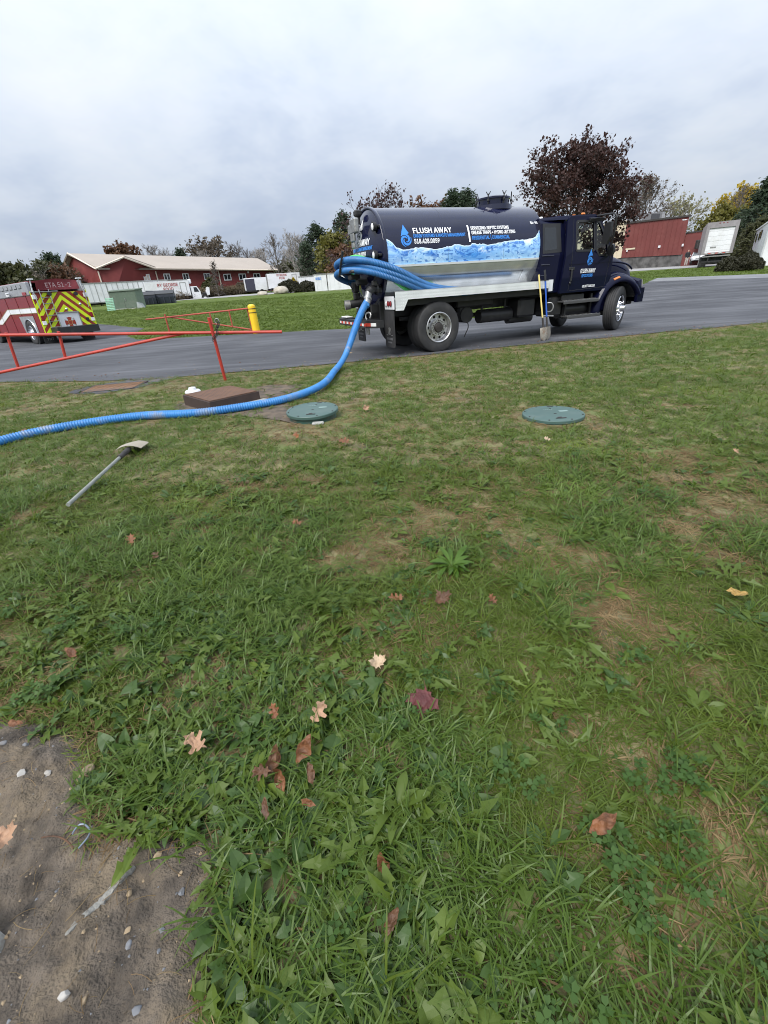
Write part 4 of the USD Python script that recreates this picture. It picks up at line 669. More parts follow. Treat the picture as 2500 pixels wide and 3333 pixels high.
for a in (.6, -.6): fe.add('emblem_axe', prism(affinity.rotate(sg.box(-.27, -.012, .27, .012).union(sg.box(.19, -.012, .27, .05)), math.degrees(a), origin=(0, 0)), .003, (-.0355, -.02, .86), (0, -1, 0), (0, 0, 1)), mat('axe_%d' % int(a > 0), (.35, .33, .30), .5), parent=pn)
ld = fe.add('ladder', cat(cyl((-.10, .82, 2.3), (-.10, .87, .60), .022, n=8), cyl((-.10, .44, 2.3), (-.10, .47, .60), .022, n=8)), chrome, 30)
for k in range(6): z = .72 + k * .25; fe.add('rung', box((-.10, .65, z), (.05, .38, .03), .008), steel, parent=ld)
fe.add('ladder_bracket', cat(box((-.06, .62, 2.2), (.10, 1.1, .04), .01)), steel, parent=ld)
for s in (1, -1):
    fe.add('grab_rail', cyl((-.10, s * 1.06, 2.45), (-.10, s * 1.04, 1.45), .02, n=8), chrome, 30)
    for (y, z, w_, h_, m_) in ((1.06, 1.14, .13, .19, redlens), (1.06, .92, .16, .16, whitelens), (1.08, 2.0, .18, .18, whitelens), (.82, .95, .12, .14, black)):
        l_ = fe.add('lamp', box((-.05, s * y, z), (.06, w_, h_), .012), m_); 
    fe.add('cover_post', cat(cyl((-.03, s * 1.08, 2.1), (-.03, s * 1.0, 2.68), .028, n=8), box((-.06, s * 1.0, 2.7), (.16, .22, .05), .012)), white, 30)
for (y, z) in ((.48, 2.10), (-.62, 2.06)): fe.add('spot_lamp', revolve([(-.20, .001), (-.20, .085), (-.10, .08), (-.06, .04), (-.02, .03)], 18, 'x', (0, y, z)), black, 30)
for (y, z) in ((-.72, 1.62), (-.05, 1.44)): fe.add('port', revolve([(-.075, .001), (-.07, .05), (-.03, .062)], 16, 'x', (0, y, z)), chrome, True)
fe.add('tailboard', box((-.14, 0, .46), (.32, 2.36, .07), .012), steel); fe.add('under_box', box((2.6, 0, .55), (6.8, 1.8, .3)), black)
for s in (1, -1):
    mf = fe.add('mud_flap', box((.55, s * .86, .22), (.02, .56, .52), .005), rubber); t_ = onplane(textm('TNT', .10, .3, True), (.536, s * .86 + .15, .16), (0, -1, 0), (0, 0, 1)); fe.add('flap_print', t_, mat('flap_grey_%d' % (s + 1), (.25, .25, .25), .6), parent=mf)
zig = sg.Polygon([(-.02, 1.36), (3.40, 1.36), (5.0, .92), (7.6, .92), (7.6, 1.14), (5.1, 1.14), (3.55, 1.58), (-.02, 1.58)])
fe.add('side_stripe', prism(zig, .006, (0, 1.183, 0), (-1, 0, 0), (0, 0, 1)) if False else prism(affinity.scale(zig, -1, 1, origin=(0, 0)), .006, (0, 1.183, 0), (-1, 0, 0), (0, 0, 1)), white)
fe.add('stripe_line', cat(*[prism(affinity.scale(z_, -1, 1, origin=(0, 0)), .004, (0, 1.190, 0), (-1, 0, 0), (0, 0, 1)) for z_ in (zig.exterior.buffer(.012),)]), mat('stripe_gold', (.25, .18, .10), .5))
for k in range(5): fe.add('locker_seam', box((.02 + k * 1.35 + .6, 1.187, 1.3), (.02, .012, 1.55)), mat('seam_%d' % k, (.05, .008, .01), .5))
fe.add('body_trim', box((3.8, 1.19, .46), (7.5, .02, .05)), steel); fe.add('body_trim', box((3.8, 1.19, 2.10), (7.5, .03, .03)), steel)
fe.add('side_lamp', box((.62, 1.20, 2.16), (.42, .03, .14), .01), redlens); fe.add('scene_lamp', box((2.55, 1.22, 2.2), (.34, .08, .18), .02), white); fe.add('handrail', tube([(2.1, 1.20, 2.10), (2.1, 1.28, 2.25), (2.5, 1.28, 2.25), (2.5, 1.20, 2.10)], .018, 6), chrome)
fp = fe.add('fender_plate', prism(affinity.scale(sg.Polygon([(.62, .50), (.62, 1.24), (2.35, 1.24), (2.20, .50)]).difference(sg.Point(1.42, .50).buffer(.60)), -1, 1, origin=(0, 0)), .012, (0, 1.184, 0), (-1, 0, 0), (0, 0, 1)), mat('fender_tread', (.42, .42, .43), .4, .7))
fe.add('arch_trim', tube([(1.42 + .61 * math.cos(a_), 1.20, .50 + .61 * math.sin(a_)) for a_ in np.linspace(0, np.pi, 24)], .025, 6), chrome, True, fp)
fe.add('arch_inner', revolve([(.75, .60), (1.195, .60)], 40, 'y', (1.42, 0, .50)), black, True); fe.add('arch_back', revolve([(1.1895, .60), (1.1905, .001)], 40, 'y', (1.42, 0, .50)), black)
for xw in (1.42, 6.4):
    for s in (1, -1): add_wheel(fe, (xw, s * 1.09, .52), 0, s, 'front', chrome)
fe.add('cab', hull([(x, y, z) for y in (-1.2, 1.2) for x, z in ((7.65, .5), (7.65, 2.75), (10.0, 2.75), (10.6, 1.6), (10.6, .5))]), fred); fe.add('cab_window', box((9.0, 1.2, 2.1), (1.0, .03, .7), .02), darkglass)

# ------------------------------------------------------------------ the barn and the vehicles in front of it
barnred = mat('barn_red', (.14, .020, .019), .7, var=.08, scale=.6, dirt=(.20, .04, .035), dscale=.3); barnroof = mat('barn_roof', (.31, .265, .22), .6, var=.05, scale=.3); trimcream = mat('cream_trim', (.55, .48, .40), .6)
barn = Thing('barn', 'long dark red barn with cream metal roof and a row of small white windows', 'barn')
bL, bK, bV, bC1, bXp, bRr, bC2 = at(200, 905, 86), at(235, 827, 84), at(318, 873, 79.5), at(505, 873, 84.5), at(410, 840, 80.5), at(830, 843, 104), at(893, 878, 96)
ZB = .9; dn = lambda p, z=ZB: np.array([p[0], p[1], z])
bBack = bC2 + (bRr - bC2) * 2; bBackL = bL + (bRr - bC2) * .9
barn.add('wall', slab([dn(bL), dn(bV), bV, bK, bL], .25, (-.3, .95, 0)), barnred); barn.add('wall', slab([dn(bV), dn(bC1), bC1, bXp, bV], .25, (-.3, .95, 0)), barnred)
barn.add('wall', slab([dn(bC1), dn(bC2), bC2, bC1], .25, (-.5, .85, 0)), barnred); barn.add('wall', slab([dn(bC2), dn(bBack), bBack * [1, 1, 0] + [0, 0, bC2[2]], bRr, bC2], .25, (-1, 0, 0)), barnred)
up = np.array([0, 0, .12]); ov = np.array([.35, -.6, -.12])
jx = bXp + np.array([-.6, .8, 0]) * 5.2; jx[2] = bXp[2]
barn.add('roof', cat(slab([bV + ov + up, bK + up + [-.5, -.6, 0], bRr + up + [.5, .2, 0], bC2 + ov + up + [.5, .2, 0], bC1 + up + ov], .22), slab([bL + up + [-.6, -.5, -.3], bK + up + [-.5, -.6, 0], bRr + up, bBack * [1, 1, 0] + [0, 0, bC2[2]]], .22)), barnroof)
barn.add('gable_roof', cat(slab([bV + ov + up * 2.6, bXp + up * 2.6 + [.1, -.6, 0], jx + up * 2.6], .2), slab([bC1 + ov + up * 2.6, bXp + up * 2.6 + [.1, -.6, 0], jx + up * 2.6], .2)), barnroof)
for (a_, b_) in ((bL + [-.5, -.6, -.15], bK + [-.3, -.7, .1]), (bK + [-.3, -.7, .1], bV + [0, -.7, -.1]), (bV + [0, -.7, -.1], bXp + [0, -.7, .1]), (bXp + [0, -.7, .1], bC1 + ov), (bC1 + ov + [0, -.1, 0], bC2 + ov + [.4, 0, 0])): barn.add('fascia', tube([a_, b_], .13, 4), trimcream)
wd = (bC2 - bC1); wd[2] = 0; wL = np.linalg.norm(wd); wd /= wL; wn = np.array([wd[1], -wd[0], 0]); wd2 = (bC1 - bV); wd2[2] = 0; wd2 /= np.linalg.norm(wd2); wn2 = np.array([wd2[1], -wd2[0], 0])
def wallpoint(px, py, A_, d_, n_):
    d = ray(px, py); t = ((A_ - EYE) @ n_ + .03) / (d @ n_); return EYE + d * t
def barn_window(px, py, w, h, A_, d_, n_, m_=None):
    c = wallpoint(px, py, A_, d_, n_); f = barn.add('window', onplane(cat(prism(sg.box(-w / 2, -h / 2, w / 2, h / 2).difference(sg.box(-w / 2 + .12, -h / 2 + .12, -.05, h / 2 - .12)).difference(sg.box(.05, -h / 2 + .12, w / 2 - .12, h / 2 - .12)), .08)), c, d_, (0, 0, 1)), white)
    barn.add('pane', onplane(prism(sg.box(-w / 2 + .1, -h / 2 + .1, w / 2 - .1, h / 2 - .1), .02), c, d_, (0, 0, 1)), m_ or darkglass, parent=f)
for px, py, w in ((544, 902, 1.05), (605, 901, 1.05), (674, 900, 1.1), (740, 902, 1.35), (789, 901, 1.35), (836, 900, 1.35), (879, 898, 1.35)): barn_window(px, py, w, 1.05, bC1, wd, wn)
barn_window(371, 903, 1.15, 1.1, bV, wd2, wn2); barn_window(478, 903, 1.0, 1.0, bV, wd2, wn2, trimcream)
for px, A_, d_, n_ in ((507, bC1, wd, wn), (711, bC1, wd, wn), (892, bC1, wd, wn), (320, bV, wd2, wn2)):
    c = wallpoint(px, 880, A_, d_, n_); barn.add('downspout', box((c[0], c[1] - .15, (c[2] + ZB) / 2 - .1), (.16, .16, c[2] - ZB), .02), trimcream)
barn.add('vent', box(wallpoint(698, 917, bC1, wd, wn), (.3, .2, .2)), white); barn.add('wall_lamp', box(wallpoint(808, 886, bC1, wd, wn), (.25, .25, .3)), white)

def yaw_of(a, b): return math.atan2(b[1] - a[1], b[0] - a[0])
def trailer_thing(name, label, p, yaw, L, H, W, base, ribs=24, open_end=False, group=None):
    """box trailer standing at p (its near left lower corner); x along its length"""
    t = Thing(name, label, 'trailer', (p[0], p[1], p[2]), yaw, group)
    b = t.add('box', box((L / 2, W / 2, base + H / 2), (L, W, H), .03), white)
    for k in range(ribs + 1): t.add('rib', box((k * L / ribs, -.012, base + H / 2), (.07 if k % 5 else .13, .03, H - .1)), mat('rib_grey', (.40, .41, .42), .5) if k % 2 == 0 else steel, parent=b)
    t.add('roof_rail', box((L / 2, -.02, base + H - .05), (L, .05, .12)), steel, parent=b); t.add('floor_rail', box((L / 2, -.02, base + .06), (L, .05, .14)), steel, parent=b)
    for x in (L * .86, L * .94):
        for y in (.25, W - .25): t.add('wheel', revolve([(-.14, .2), (-.14, .48), (.14, .48), (.14, .2)], 20, 'y', (x, y, .48)), rubber, 30)
    t.add('frame', box((L / 2, W / 2, base - .12), (L * .98, 1.0, .2)), black); t.add('landing_leg', box((L * .2, .4, base / 2), (.12, .12, base)), black); t.add('landing_leg', box((L * .2, W - .4, base / 2), (.12, .12, base)), black)
    return t
tl_a = np.array([-40.8, 70.5, .9]); tl_b = np.array([-31.0, 77.5, .9])
_m = usdkit.material
_cache = {}
_mat0 = mat
def mat(name, *a, **k):
    if name not in _cache: _cache[name] = _mat0(name, *a, **k)
    return _cache[name]
trailer_thing('box_trailer', 'long white ribbed box trailer standing before the barn gable', tl_a, yaw_of(tl_a, tl_b), 12.0, 2.6, 2.5, .95, 17)
# box truck with its bonnet tipped open
bt = Thing('box_truck', 'white box truck lettered with a food name, bonnet tipped open, behind the dumpsters', 'box truck', (-33.2, 74.5, 1.0), .42)
letterred = mat('letter_red', (.30, .05, .05), .5)
b_ = bt.add('box', box((3.0, 1.2, 2.10), (6.2, 2.4, 2.15), .03), white); bt.add('lettering', onplane(textm('BY GEORGE', .42, 2.9, True, .01), (1.6, -.012, 2.45), (1, 0, 0), (0, 0, 1)), letterred, parent=b_); bt.add('lettering', onplane(textm('FOOD', .42, 1.4, True, .01), (2.35, -.012, 1.88), (1, 0, 0), (0, 0, 1)), letterred, parent=b_)
bt.add('side_door', prism(sg.box(4.75, 1.15, 5.65, 2.9).difference(sg.box(4.83, 1.22, 5.57, 2.82)), .015, (0, 0, 0), (1, 0, 0), (0, 0, 1)), steel, parent=b_); bt.add('roof_rail', box((3, -.01, 3.26), (6.2, .05, .08)), steel, parent=b_)
bt.add('fridge_unit', box((6.3, 1.2, 3.0), (.5, 1.4, .6), .1), white)
bt.add('cab', hull([(x, y, z) for y in (.12, 2.28) for x, z in ((6.25, .55), (6.25, 2.3), (7.15, 2.3), (7.55, 1.55), (7.6, .6))]), white); bt.add('cab_window', prism(sg.Polygon([(6.65, 1.5), (6.65, 2.15), (7.08, 2.15), (7.36, 1.5)]), .015, (0, .115, 0), (1, 0, 0), (0, 0, 1)), darkglass)
bt.add('bonnet', hull([(x, y, z) for y in (.25, 2.15) for x, z in ((8.5, .9), (8.9, 1.0), (9.0, 2.0), (8.75, 2.1), (8.4, 1.5))]), white); bt.add('engine', box((8.0, 1.2, .9), (1.0, 1.1, .9), .1), black)
bt.add('front_fender', revolve([(0, .60), (.35, .60)], 28, 'y', (8.05, .05, .5)), white, True)
for x in (1.2, 8.05):
    for y in (.15, 2.25): w_ = bt.add('wheel', revolve([(-.14, .28), (-.14, .48), (.14, .48), (.14, .28)], 24, 'y', (x, y, .48)), rubber, 30); bt.add('rim', revolve([(-.12, .28), (-.10, .12), (-.15, .001)], 20, 'y', (x, y, .48)), whitevinyl, True, w_)
bt.add('frame', box((4.0, 1.2, .75), (8.2, 1.0, .25)), black)
# dumpsters, transformer, pallet
dump = mat('dumpster_navy', (.022, .026, .04), .5, var=.15, scale=3)
def dumpster(label, p, yaw, w=2.0, h=1.35):
    t = Thing('dumpster', label, 'dumpster', p, yaw, 'dumpsters by the drive')
    t.add('bin', hull([(x, y, z) for x in (-w / 2, w / 2) for y, z in ((-.7, 0), (.8, 0), (.8, h), (-.9, h * .72), (-.9, h * .5))]), dump); t.add('lid', hull([(x, y, z) for x in (-w / 2 - .03, w / 2 + .03) for y, z in ((.82, h), (.82, h + .05), (-.92, h * .72 + .05), (-.92, h * .72))]), black)
    for s in (-1, 1): t.add('fork_pocket', box((s * (w / 2 + .06), 0, h * .45), (.12, 1.0, .16), .01), dump)
    for k in (-1, 0, 1): t.add('stiffener', box((k * w * .3, -.86, h * .3), (.08, .08, h * .55)), dump)
    return t
dumpster('navy dumpster half hidden behind the green transformer', (-26.6, 59.5, 1.22), .35, 1.7); dumpster('right-hand navy dumpster with sloping lid next to the white box truck', (-25.0, 60.4, 1.22), .25, 2.3, 1.4)
single('dumpster_cover', hull([(-27.4, 60.8, 1.2), (-26.0, 61.2, 1.2), (-27.3, 60.9, 2.75), (-26.2, 61.3, 2.65), (-27.0, 61.6, 2.6), (-26.4, 61.8, 1.2)]), dump, 'dark bin standing behind the two navy dumpsters', 'bin')
tg = mat('transformer_green', (.085, .12, .085), .55, var=.08, dirt=(.12, .14, .11), dscale=1.5)
xf = Thing('transformer', 'olive green ground transformer cabinet standing in the grass', 'transformer', (-24.55, 47.0, .97), .02)
xc = xf.add('cabinet', hull([(x, y, z) for x in (0, 2.45) for y, z in ((0, 0), (1.6, 0), (1.6, 1.66), (-.02, 1.56))]), tg)
xf.add('lid', hull([(x, y, z) for x in (-.06, 2.51) for y, z in ((-.10, 1.55), (1.66, 1.66), (1.66, 1.74), (-.08, 1.64))]), tg, parent=xc); xf.add('pad', box((1.2, .8, .0), (2.9, 2.1, .12), .01), mat('pad_concrete', (.33, .32, .30), .9))
xf.add('door', prism(sg.box(1.25, .08, 2.38, 1.5), .02, (0, -.002, 0), (1, 0, 0), (0, 0, 1)), tg, parent=xc); xf.add('door_handle', box((1.36, -.04, .82), (.07, .05, .22), .01), steel, parent=xc); xf.add('warning_label', prism(sg.box(.40, 1.12, .72, 1.38), .006, (0, -.004, 0), (1, 0, 0), (0, 0, 1)), whitevinyl, parent=xc)
for k in range(1): xf.add('corner_seam', box((1.22, -.004, .8), (.02, .01, 1.5)), black, parent=xc)
pal = Thing('pallet', 'pale green pallet leaning beside the transformer cabinet', 'pallet', (-24.1, 45.1, .90), .05); pg_ = mat('pallet_green', (.22, .42, .30), .7, var=.15)
for k in range(8): pal.add('slat', move(box((.30, 0, .09 + k * .135), (.72, .03, .085), .004), (0, 0, 0), 0, 0, -.18), pg_)
for x in (.0, .3, .6): pal.add('bearer', move(box((x, .06, .56), (.06, .08, 1.12), .004), (0, 0, 0), 0, 0, -.18), pg_)
sheet = single('fallen_cover', hull([(-22.1, 46.6, .92), (-21.5, 46.8, .95), (-22.15, 46.9, 1.55), (-21.95, 47.6, 1.4), (-21.6, 47.4, .95)]), mat('cover_grey', (.20, .22, .21), .7), 'crumpled grey cover at the right foot of the transformer', 'cover')
# two lettered boxes further right
def px_base(px, py, Y): p = at(px, py, Y); return p
fb = Thing('food_trailer', 'white trailer with red food lettering standing near the boulder', 'trailer', (-15.95, 79.5, 1.62), .30)
b_ = fb.add('box', box((2.6, 1.1, 1.65), (5.2, 2.2, 2.1), .02), white)
for k in range(6): fb.add('end_bar', box((-.02, .2 + k * .36, 1.65), (.05, .05, 2.0)), steel, parent=b_)
fb.add('lettering', onplane(textm('BY GEORGE', .30, 1.6, True, .01), (1.5, -.012, 2.32), (1, 0, 0), (0, 0, 1)), letterred, parent=b_); fb.add('lettering', onplane(textm('FOOD', .32, .9, True, .01), (1.85, -.012, 1.88), (1, 0, 0), (0, 0, 1)), letterred, parent=b_); fb.add('lettering', onplane(textm('869-6405', .20, 1.3, True, .01), (1.6, -.012, 1.05), (1, 0, 0), (0, 0, 1)), letterred, parent=b_)
fb.add('side_door', prism(sg.box(3.9, .85, 4.65, 2.5).difference(sg.box(3.97, .9, 4.58, 2.44)), .015, (0, 0, 0), (1, 0, 0), (0, 0, 1)), steel, parent=b_)
for x in (.5, 1.0): fb.add('wheel', revolve([(-.12, .2), (-.12, .36), (.12, .36), (.12, .2)], 20, 'y', (x, .1, .33)), rubber, 30)
fb.add('frame', box((2.4, 1.1, .5), (5.0, 1.2, .2)), black); fb.add('hitch', cyl((.2, 1.1, .45), (-1.2, .6, .1), .06, n=6), steel)
fo = Thing('open_trailer', 'dark-fronted small trailer beside the lettered food trailer', 'trailer', (-20.2, 81.5, 1.62), .30)
fo.add('box', box((2.0, 1.0, 1.45), (4.0, 2.0, 1.9), .02), white); fo.add('open_side', box((.85, -.01, 1.4), (1.5, .04, 1.7)), mat('dark_inside', (.03, .03, .05), .7)); fo.add('skirt', box((1.0, -.02, .48), (2.2, .06, .2)), black)
fo.add('wheel', revolve([(-.12, .2), (-.12, .36), (.12, .36), (.12, .2)], 20, 'y', (2.6, .1, .33)), rubber, 30)
def container(label, p, yaw, L, H, W, mark=None, dark=0):
    t = Thing('shipping_container', label, 'container', p, yaw); b = t.add('box', box((L / 2, W / 2, H / 2), (L, W, H), .03), white)
    for k in range(int(L / .62)): t.add('corrugation', box((.3 + k * .62, -.015, H / 2), (.10, .03, H - .25)), white, parent=b)
    t.add('top_rail', box((L / 2, -.02, H - .06), (L, .06, .12)), steel, parent=b); t.add('bottom_rail', box((L / 2, -.02, .08), (L, .06, .14)), steel, parent=b)
    if mark: t.add('lettering', onplane(textm(mark, .30, L * .45, True, .01), (L * .12, -.035, H * .68), (1, 0, 0), (0, 0, 1)), bluevinyl, parent=b)
    return t
container('white container with blue lettering nearest the hedge', (-7.55, 70.0, 1.25), .08, 1.75, 2.3, 2.4, 'MOBILE'); container('long pale container reaching behind the tanker', (-5.72, 70.3, 1.25), -.05, 6.2, 2.3, 2.4); container('pale container half hidden behind the hedge bushes', (-9.95, 71.6, 1.3), .12, 2.3, 2.15, 2.4)
rock = mat('boulder_stone', (.33, .30, .25), .9, var=.2, scale=3, bump=.5, bscale=8)
def boulder(label, c, r, seed):
    m = trimesh.creation.icosphere(3, 1.0); v = m.vertices * (1 + (meshkit.fbm(m.vertices * 1.3 + seed * 7, 3, seed)[:, None] - .5) * .5) * r; v[:, 2] = np.maximum(v[:, 2], -r[2] * .4)
    single('boulder', TM(v + c, m.faces), rock, label, 'boulder', smooth=True)
boulder('big rounded pale boulder at the end of the gravel drive', T3(-12.3, 69.5, .35), np.array([1.02, .8, .72]), 3); boulder('small grey rock left of the big boulder', T3(-15.0, 69.6, .1), np.array([.75, .5, .40]), 5)
single('marker_post', box(T3(-29.3, 71.5, .45), (.08, .08, .9), .01), white, 'thin white marker post at the brush before the barn', 'post')

# ------------------------------------------------------------------ buildings and vehicles at the right
shedred = mat('shed_red', (.125, .026, .022), .6, var=.08, scale=1.0, dirt=(.15, .04, .034), dscale=.7); shedcream = mat('shed_cream', (.50, .43, .31), .7, var=.06, scale=1); stone = mat('stone_footing', (.075, .072, .07), .95, var=.5, scale=1.6, bump=.8, bscale=4, dirt=(.14, .135, .13), dscale=1.2)
sh = Thing('metal_shed', 'long dark red and cream metal-clad building on a stone footing', 'building')
sA, sB = at(2040, 728, 74), at(2243, 705, 68); sdir = (sB - sA) * [1, 1, 0]; sLen = np.linalg.norm(sdir); sdir /= sLen; snr = np.array([sdir[1], -sdir[0], 0])
def sp(px, py): return wallpoint(px, py, sA, sdir, snr)
def onshed(p): return np.array([(p - sA) @ sdir, p[2]])
def shedwall(name, x0, x1, zt0, zt1, zb0, zb1, m_, pitch, proud=0.0):
    n = max(1, int(round((x1 - x0) / pitch)))
    for k in range(n):
        a, b = x0 + (x1 - x0) * k / n, x0 + (x1 - x0) * (k + 1) / n; tl = lambda x, p, q: p + (q - p) * (x - x0) / (x1 - x0)
        sh.add('cladding_panel', prism(sg.Polygon([(a + .012, tl(a, zb0, zb1)), (b - .012, tl(b, zb0, zb1)), (b - .012, tl(b, zt0, zt1)), (a + .012, tl(a, zt0, zt1))]), .05, sA * [1, 1, 0] + snr * proud, sdir, (0, 0, 1)), m_)
        sh.add('seam_rib', prism(sg.box(b - .035, max(tl(b, zb0, zb1), 0), b + .035, tl(b, zt0, zt1)), .04, sA * [1, 1, 0] + snr * (proud + .05), sdir, (0, 0, 1)), m_)
u0, u1, ub0, ub1 = onshed(sp(2042, 728)), onshed(sp(2243, 705)), onshed(sp(2033, 838)), onshed(sp(2216, 829))
sh.add('back_wall', prism(sg.box(-12, 0, u1[0] + 4, 5.0), .2, sA * [1, 1, 0] - snr * .3, sdir, (0, 0, 1)), shedred)
shedwall('red', 0, u1[0], u0[1], u1[1], ub0[1], ub1[1], shedred, .62); shedwall('cream', -9.0, -.02, u0[1] + .10, u0[1] + .35, ub0[1] - .6, ub0[1], shedcream, .62, .02)
e0, e1 = onshed(sp(2235, 760)), onshed(sp(2330, 748)); shedwall('low', u1[0] - .15, u1[0] + 4.4, e0[1], e0[1] + .12, ub1[1], ub1[1] - .2, shedred, .62, -.6)
sh.add('parapet', prism(sg.Polygon([(-.3, u0[1] - .02), (u1[0] + .2, u1[1] - .02), (u1[0] + .2, u1[1] + .18), (-.3, u0[1] + .18)]), .5, sA * [1, 1, 0] - snr * .3, sdir, (0, 0, 1)), darkiron); sh.add('parapet', prism(sg.Polygon([(u1[0] - .1, e0[1]), (u1[0] + 4.4, e0[1] + .12), (u1[0] + 4.4, e0[1] + .30), (u1[0] - .1, e0[1] + .18)]), .3, sA * [1, 1, 0] - snr * .8, sdir, (0, 0, 1)), darkiron)
sh.add('parapet', prism(sg.Polygon([(-9, u0[1] + .10), (-.02, u0[1] + .35), (-.02, u0[1] + .45), (-9, u0[1] + .2)]), .3, sA * [1, 1, 0] - snr * .1, sdir, (0, 0, 1)), trimcream)
sh.add('stone_footing', prism(sg.Polygon([(-9, .6), (u1[0] + .2, .6), (u1[0] + .2, ub1[1] + .02), (0, ub0[1] + .02), (-9, ub0[1] - .55)]), .30, sA * [1, 1, 0] - snr * .34, sdir, (0, 0, 1)), stone)
c = sp(2053, 810); sh.add('nameplate', prism(sg.box(-.65, -.1, .65, .1), .03, c + snr * .10, sdir, (0, 0, 1)), shedcream); c = sp(2147, 803); sh.add('meter', box(c + snr * .12, (.3, .12, .3), .02), white); c = sp(2042, 817); sh.add('meter', box(c + snr * .12, (.2, .12, .22), .02), white)
c = sp(2224, 798); sh.add('wall_lamp', box(c + snr * .2, (.18, .2, .3), .03), white); sh.add('door_canopy', box(sp(2278, 795) + snr * .3, (.8, .5, 1.0), .05), darkiron)
ac = at(2125, 712, 80); hv_ = Thing('roof_unit', 'grey air handling unit on the roof of the red building', 'roof unit', (ac[0], ac[1], u0[1] - .4), .2); hv_.add('housing', box((0, 0, 1.0), (2.6, 1.8, 2.0), .05), mat('unit_grey', (.16, .16, .165), .5)); hv_.add('panel', box((-.4, -.92, 1.0), (1.5, .05, 1.7)), mat('unit_dark', (.06, .06, .065), .5)); hv_.add('panel', box((1.0, -.92, 1.0), (.5, .05, 1.7)), mat('unit_pale', (.28, .28, .29), .5))
# box trailer seen from behind
q0, q1 = at(2272, 868, 51), at(2380, 862, 52); ry = math.radians(-31.5)
rt = Thing('box_trailer', 'tall grey-framed box trailer seen from behind with a white roll-up door', 'trailer', (*q0[:2], 1.05), ry)
gframe = mat('trailer_grey', (.25, .235, .24), .5, .4, var=.12, scale=3); W_ = 2.62; B_ = 1.28; Tp = 3.95
rt.add('side', box((.05, 4.0, (B_ + Tp) / 2), (.1, 8.0, Tp - B_)), gframe); rt.add('side', box((W_ - .05, 4.0, (B_ + Tp) / 2), (.1, 8.0, Tp - B_)), gframe); rt.add('roof', box((W_ / 2, 4.0, Tp - .03), (W_ - .22, 7.9, .06)), white)
fr_ = rt.add('rear_frame', prism(sg.box(0, B_ - .12, W_, Tp).difference(sg.box(.26, B_ + .05, W_ - .26, Tp - .50)), .14, (0, .02, 0), (1, 0, 0), (0, 0, 1)), gframe)
rd = rt.add('roll_door', box((W_ / 2, .03, (B_ + Tp) / 2 - .2), (W_ - .5, .06, Tp - B_ - .5)), white)
for k in range(5): rt.add('door_section', box((W_ / 2, -.006, B_ + .40 + k * .42), (W_ - .54, .014, .385)), white, parent=rd)
rt.add('door_handle', box((.9, -.02, B_ + .5), (.5, .03, .12)), steel, parent=rd)
for k in range(7): rt.add('marker', box((.40 + k * .30, -.13, B_ - .04), (.22, .02, .05)), redtape if k % 2 else whitetape, parent=fr_)
for k in range(3): rt.add('top_lamp', box((W_ / 2 - .3 + k * .3, -.13, Tp - .12), (.12, .03, .05)), redlens, parent=fr_)
rt.add('underride_guard', cat(box((W_ / 2, .05, .52), (W_ * .86, .1, .12)), box((.7, .1, .85), (.1, .1, .7)), box((W_ - .7, .1, .85), (.1, .1, .7)))  , black); rt.add('rear_bumper', box((W_ / 2, .0, .98), (W_ * .9, .1, .10)), steel)
rt.add('rear_axles', box((W_ / 2, 1.7, .62), (W_ * .8, 2.4, .7), .05), black); rt.add('frame', box((W_ / 2, 4.0, 1.0), (1.6, 7.8, .3)), black); rt.add('side_ladder', box((-.03, .7, .75), (.06, .12, 1.0)), gframe)
for x in (.3, W_ - .3):
    for y in (1.0, 2.2): rt.add('wheel', revolve([(-.26, .2), (-.26, .50), (.26, .50), (.26, .2)], 24, 'x', (x, y, .50)), rubber, 30)
rt.add('mud_flap', box((.35, .5, .42), (.6, .02, .7)), rubber); rt.add('mud_flap', box((W_ - .35, .5, .42), (.6, .02, .7)), rubber)
wb0 = at(2448, 812, 47)
wbl = Thing('white_building', 'plain white building with small dark windows at the right edge', 'building')
A0, A1, A2 = at(2447, 815, 52), at(2478, 845, 44.0), at(2620, 850, 43); za, zb_, zc_ = at(2455, 752, 52)[2], at(2500, 722, 44)[2] + .25, at(2500, 722, 44)[2] + .6
wbl.add('wall', slab([(A0[0], A0[1], .6), (A1[0], A1[1], .6), (A1[0], A1[1], zb_ - .15), (A0[0], A0[1], za)], .2, (.9, .3, 0)), white); wbl.add('wall', slab([(A1[0], A1[1], .6), (A2[0], A2[1], .6), (A2[0], A2[1], zc_), (A1[0], A1[1], zb_)], .2, (0, 1, 0)), white)
wbl.add('roof', slab([(A0[0] - .15, A0[1], za + .10), (A1[0] - .12, A1[1] - .2, zb_ + .02), (A1[0] + .3, A1[1] + .3, zb_ + .1), (A0[0] + .5, A0[1] + .3, za + .22)], .08), white)
for (px, py) in ((2462, 775), (2472, 768), (2478, 762)):
    dd = A1 - A0; dd[2] = 0; dd /= np.linalg.norm(dd); nn = np.array([dd[1], -dd[0], 0]); nn *= -np.sign(nn @ A0); c = wallpoint(px, py, A0 * [1, 1, 0], dd, nn) if abs(nn @ ray(px, py)) > 1e-6 else A0
    wbl.add('window', onplane(prism(sg.box(-.40, -.35, .40, .35), .03), c + nn * .0, dd, (0, 0, 1)) , darkglass)
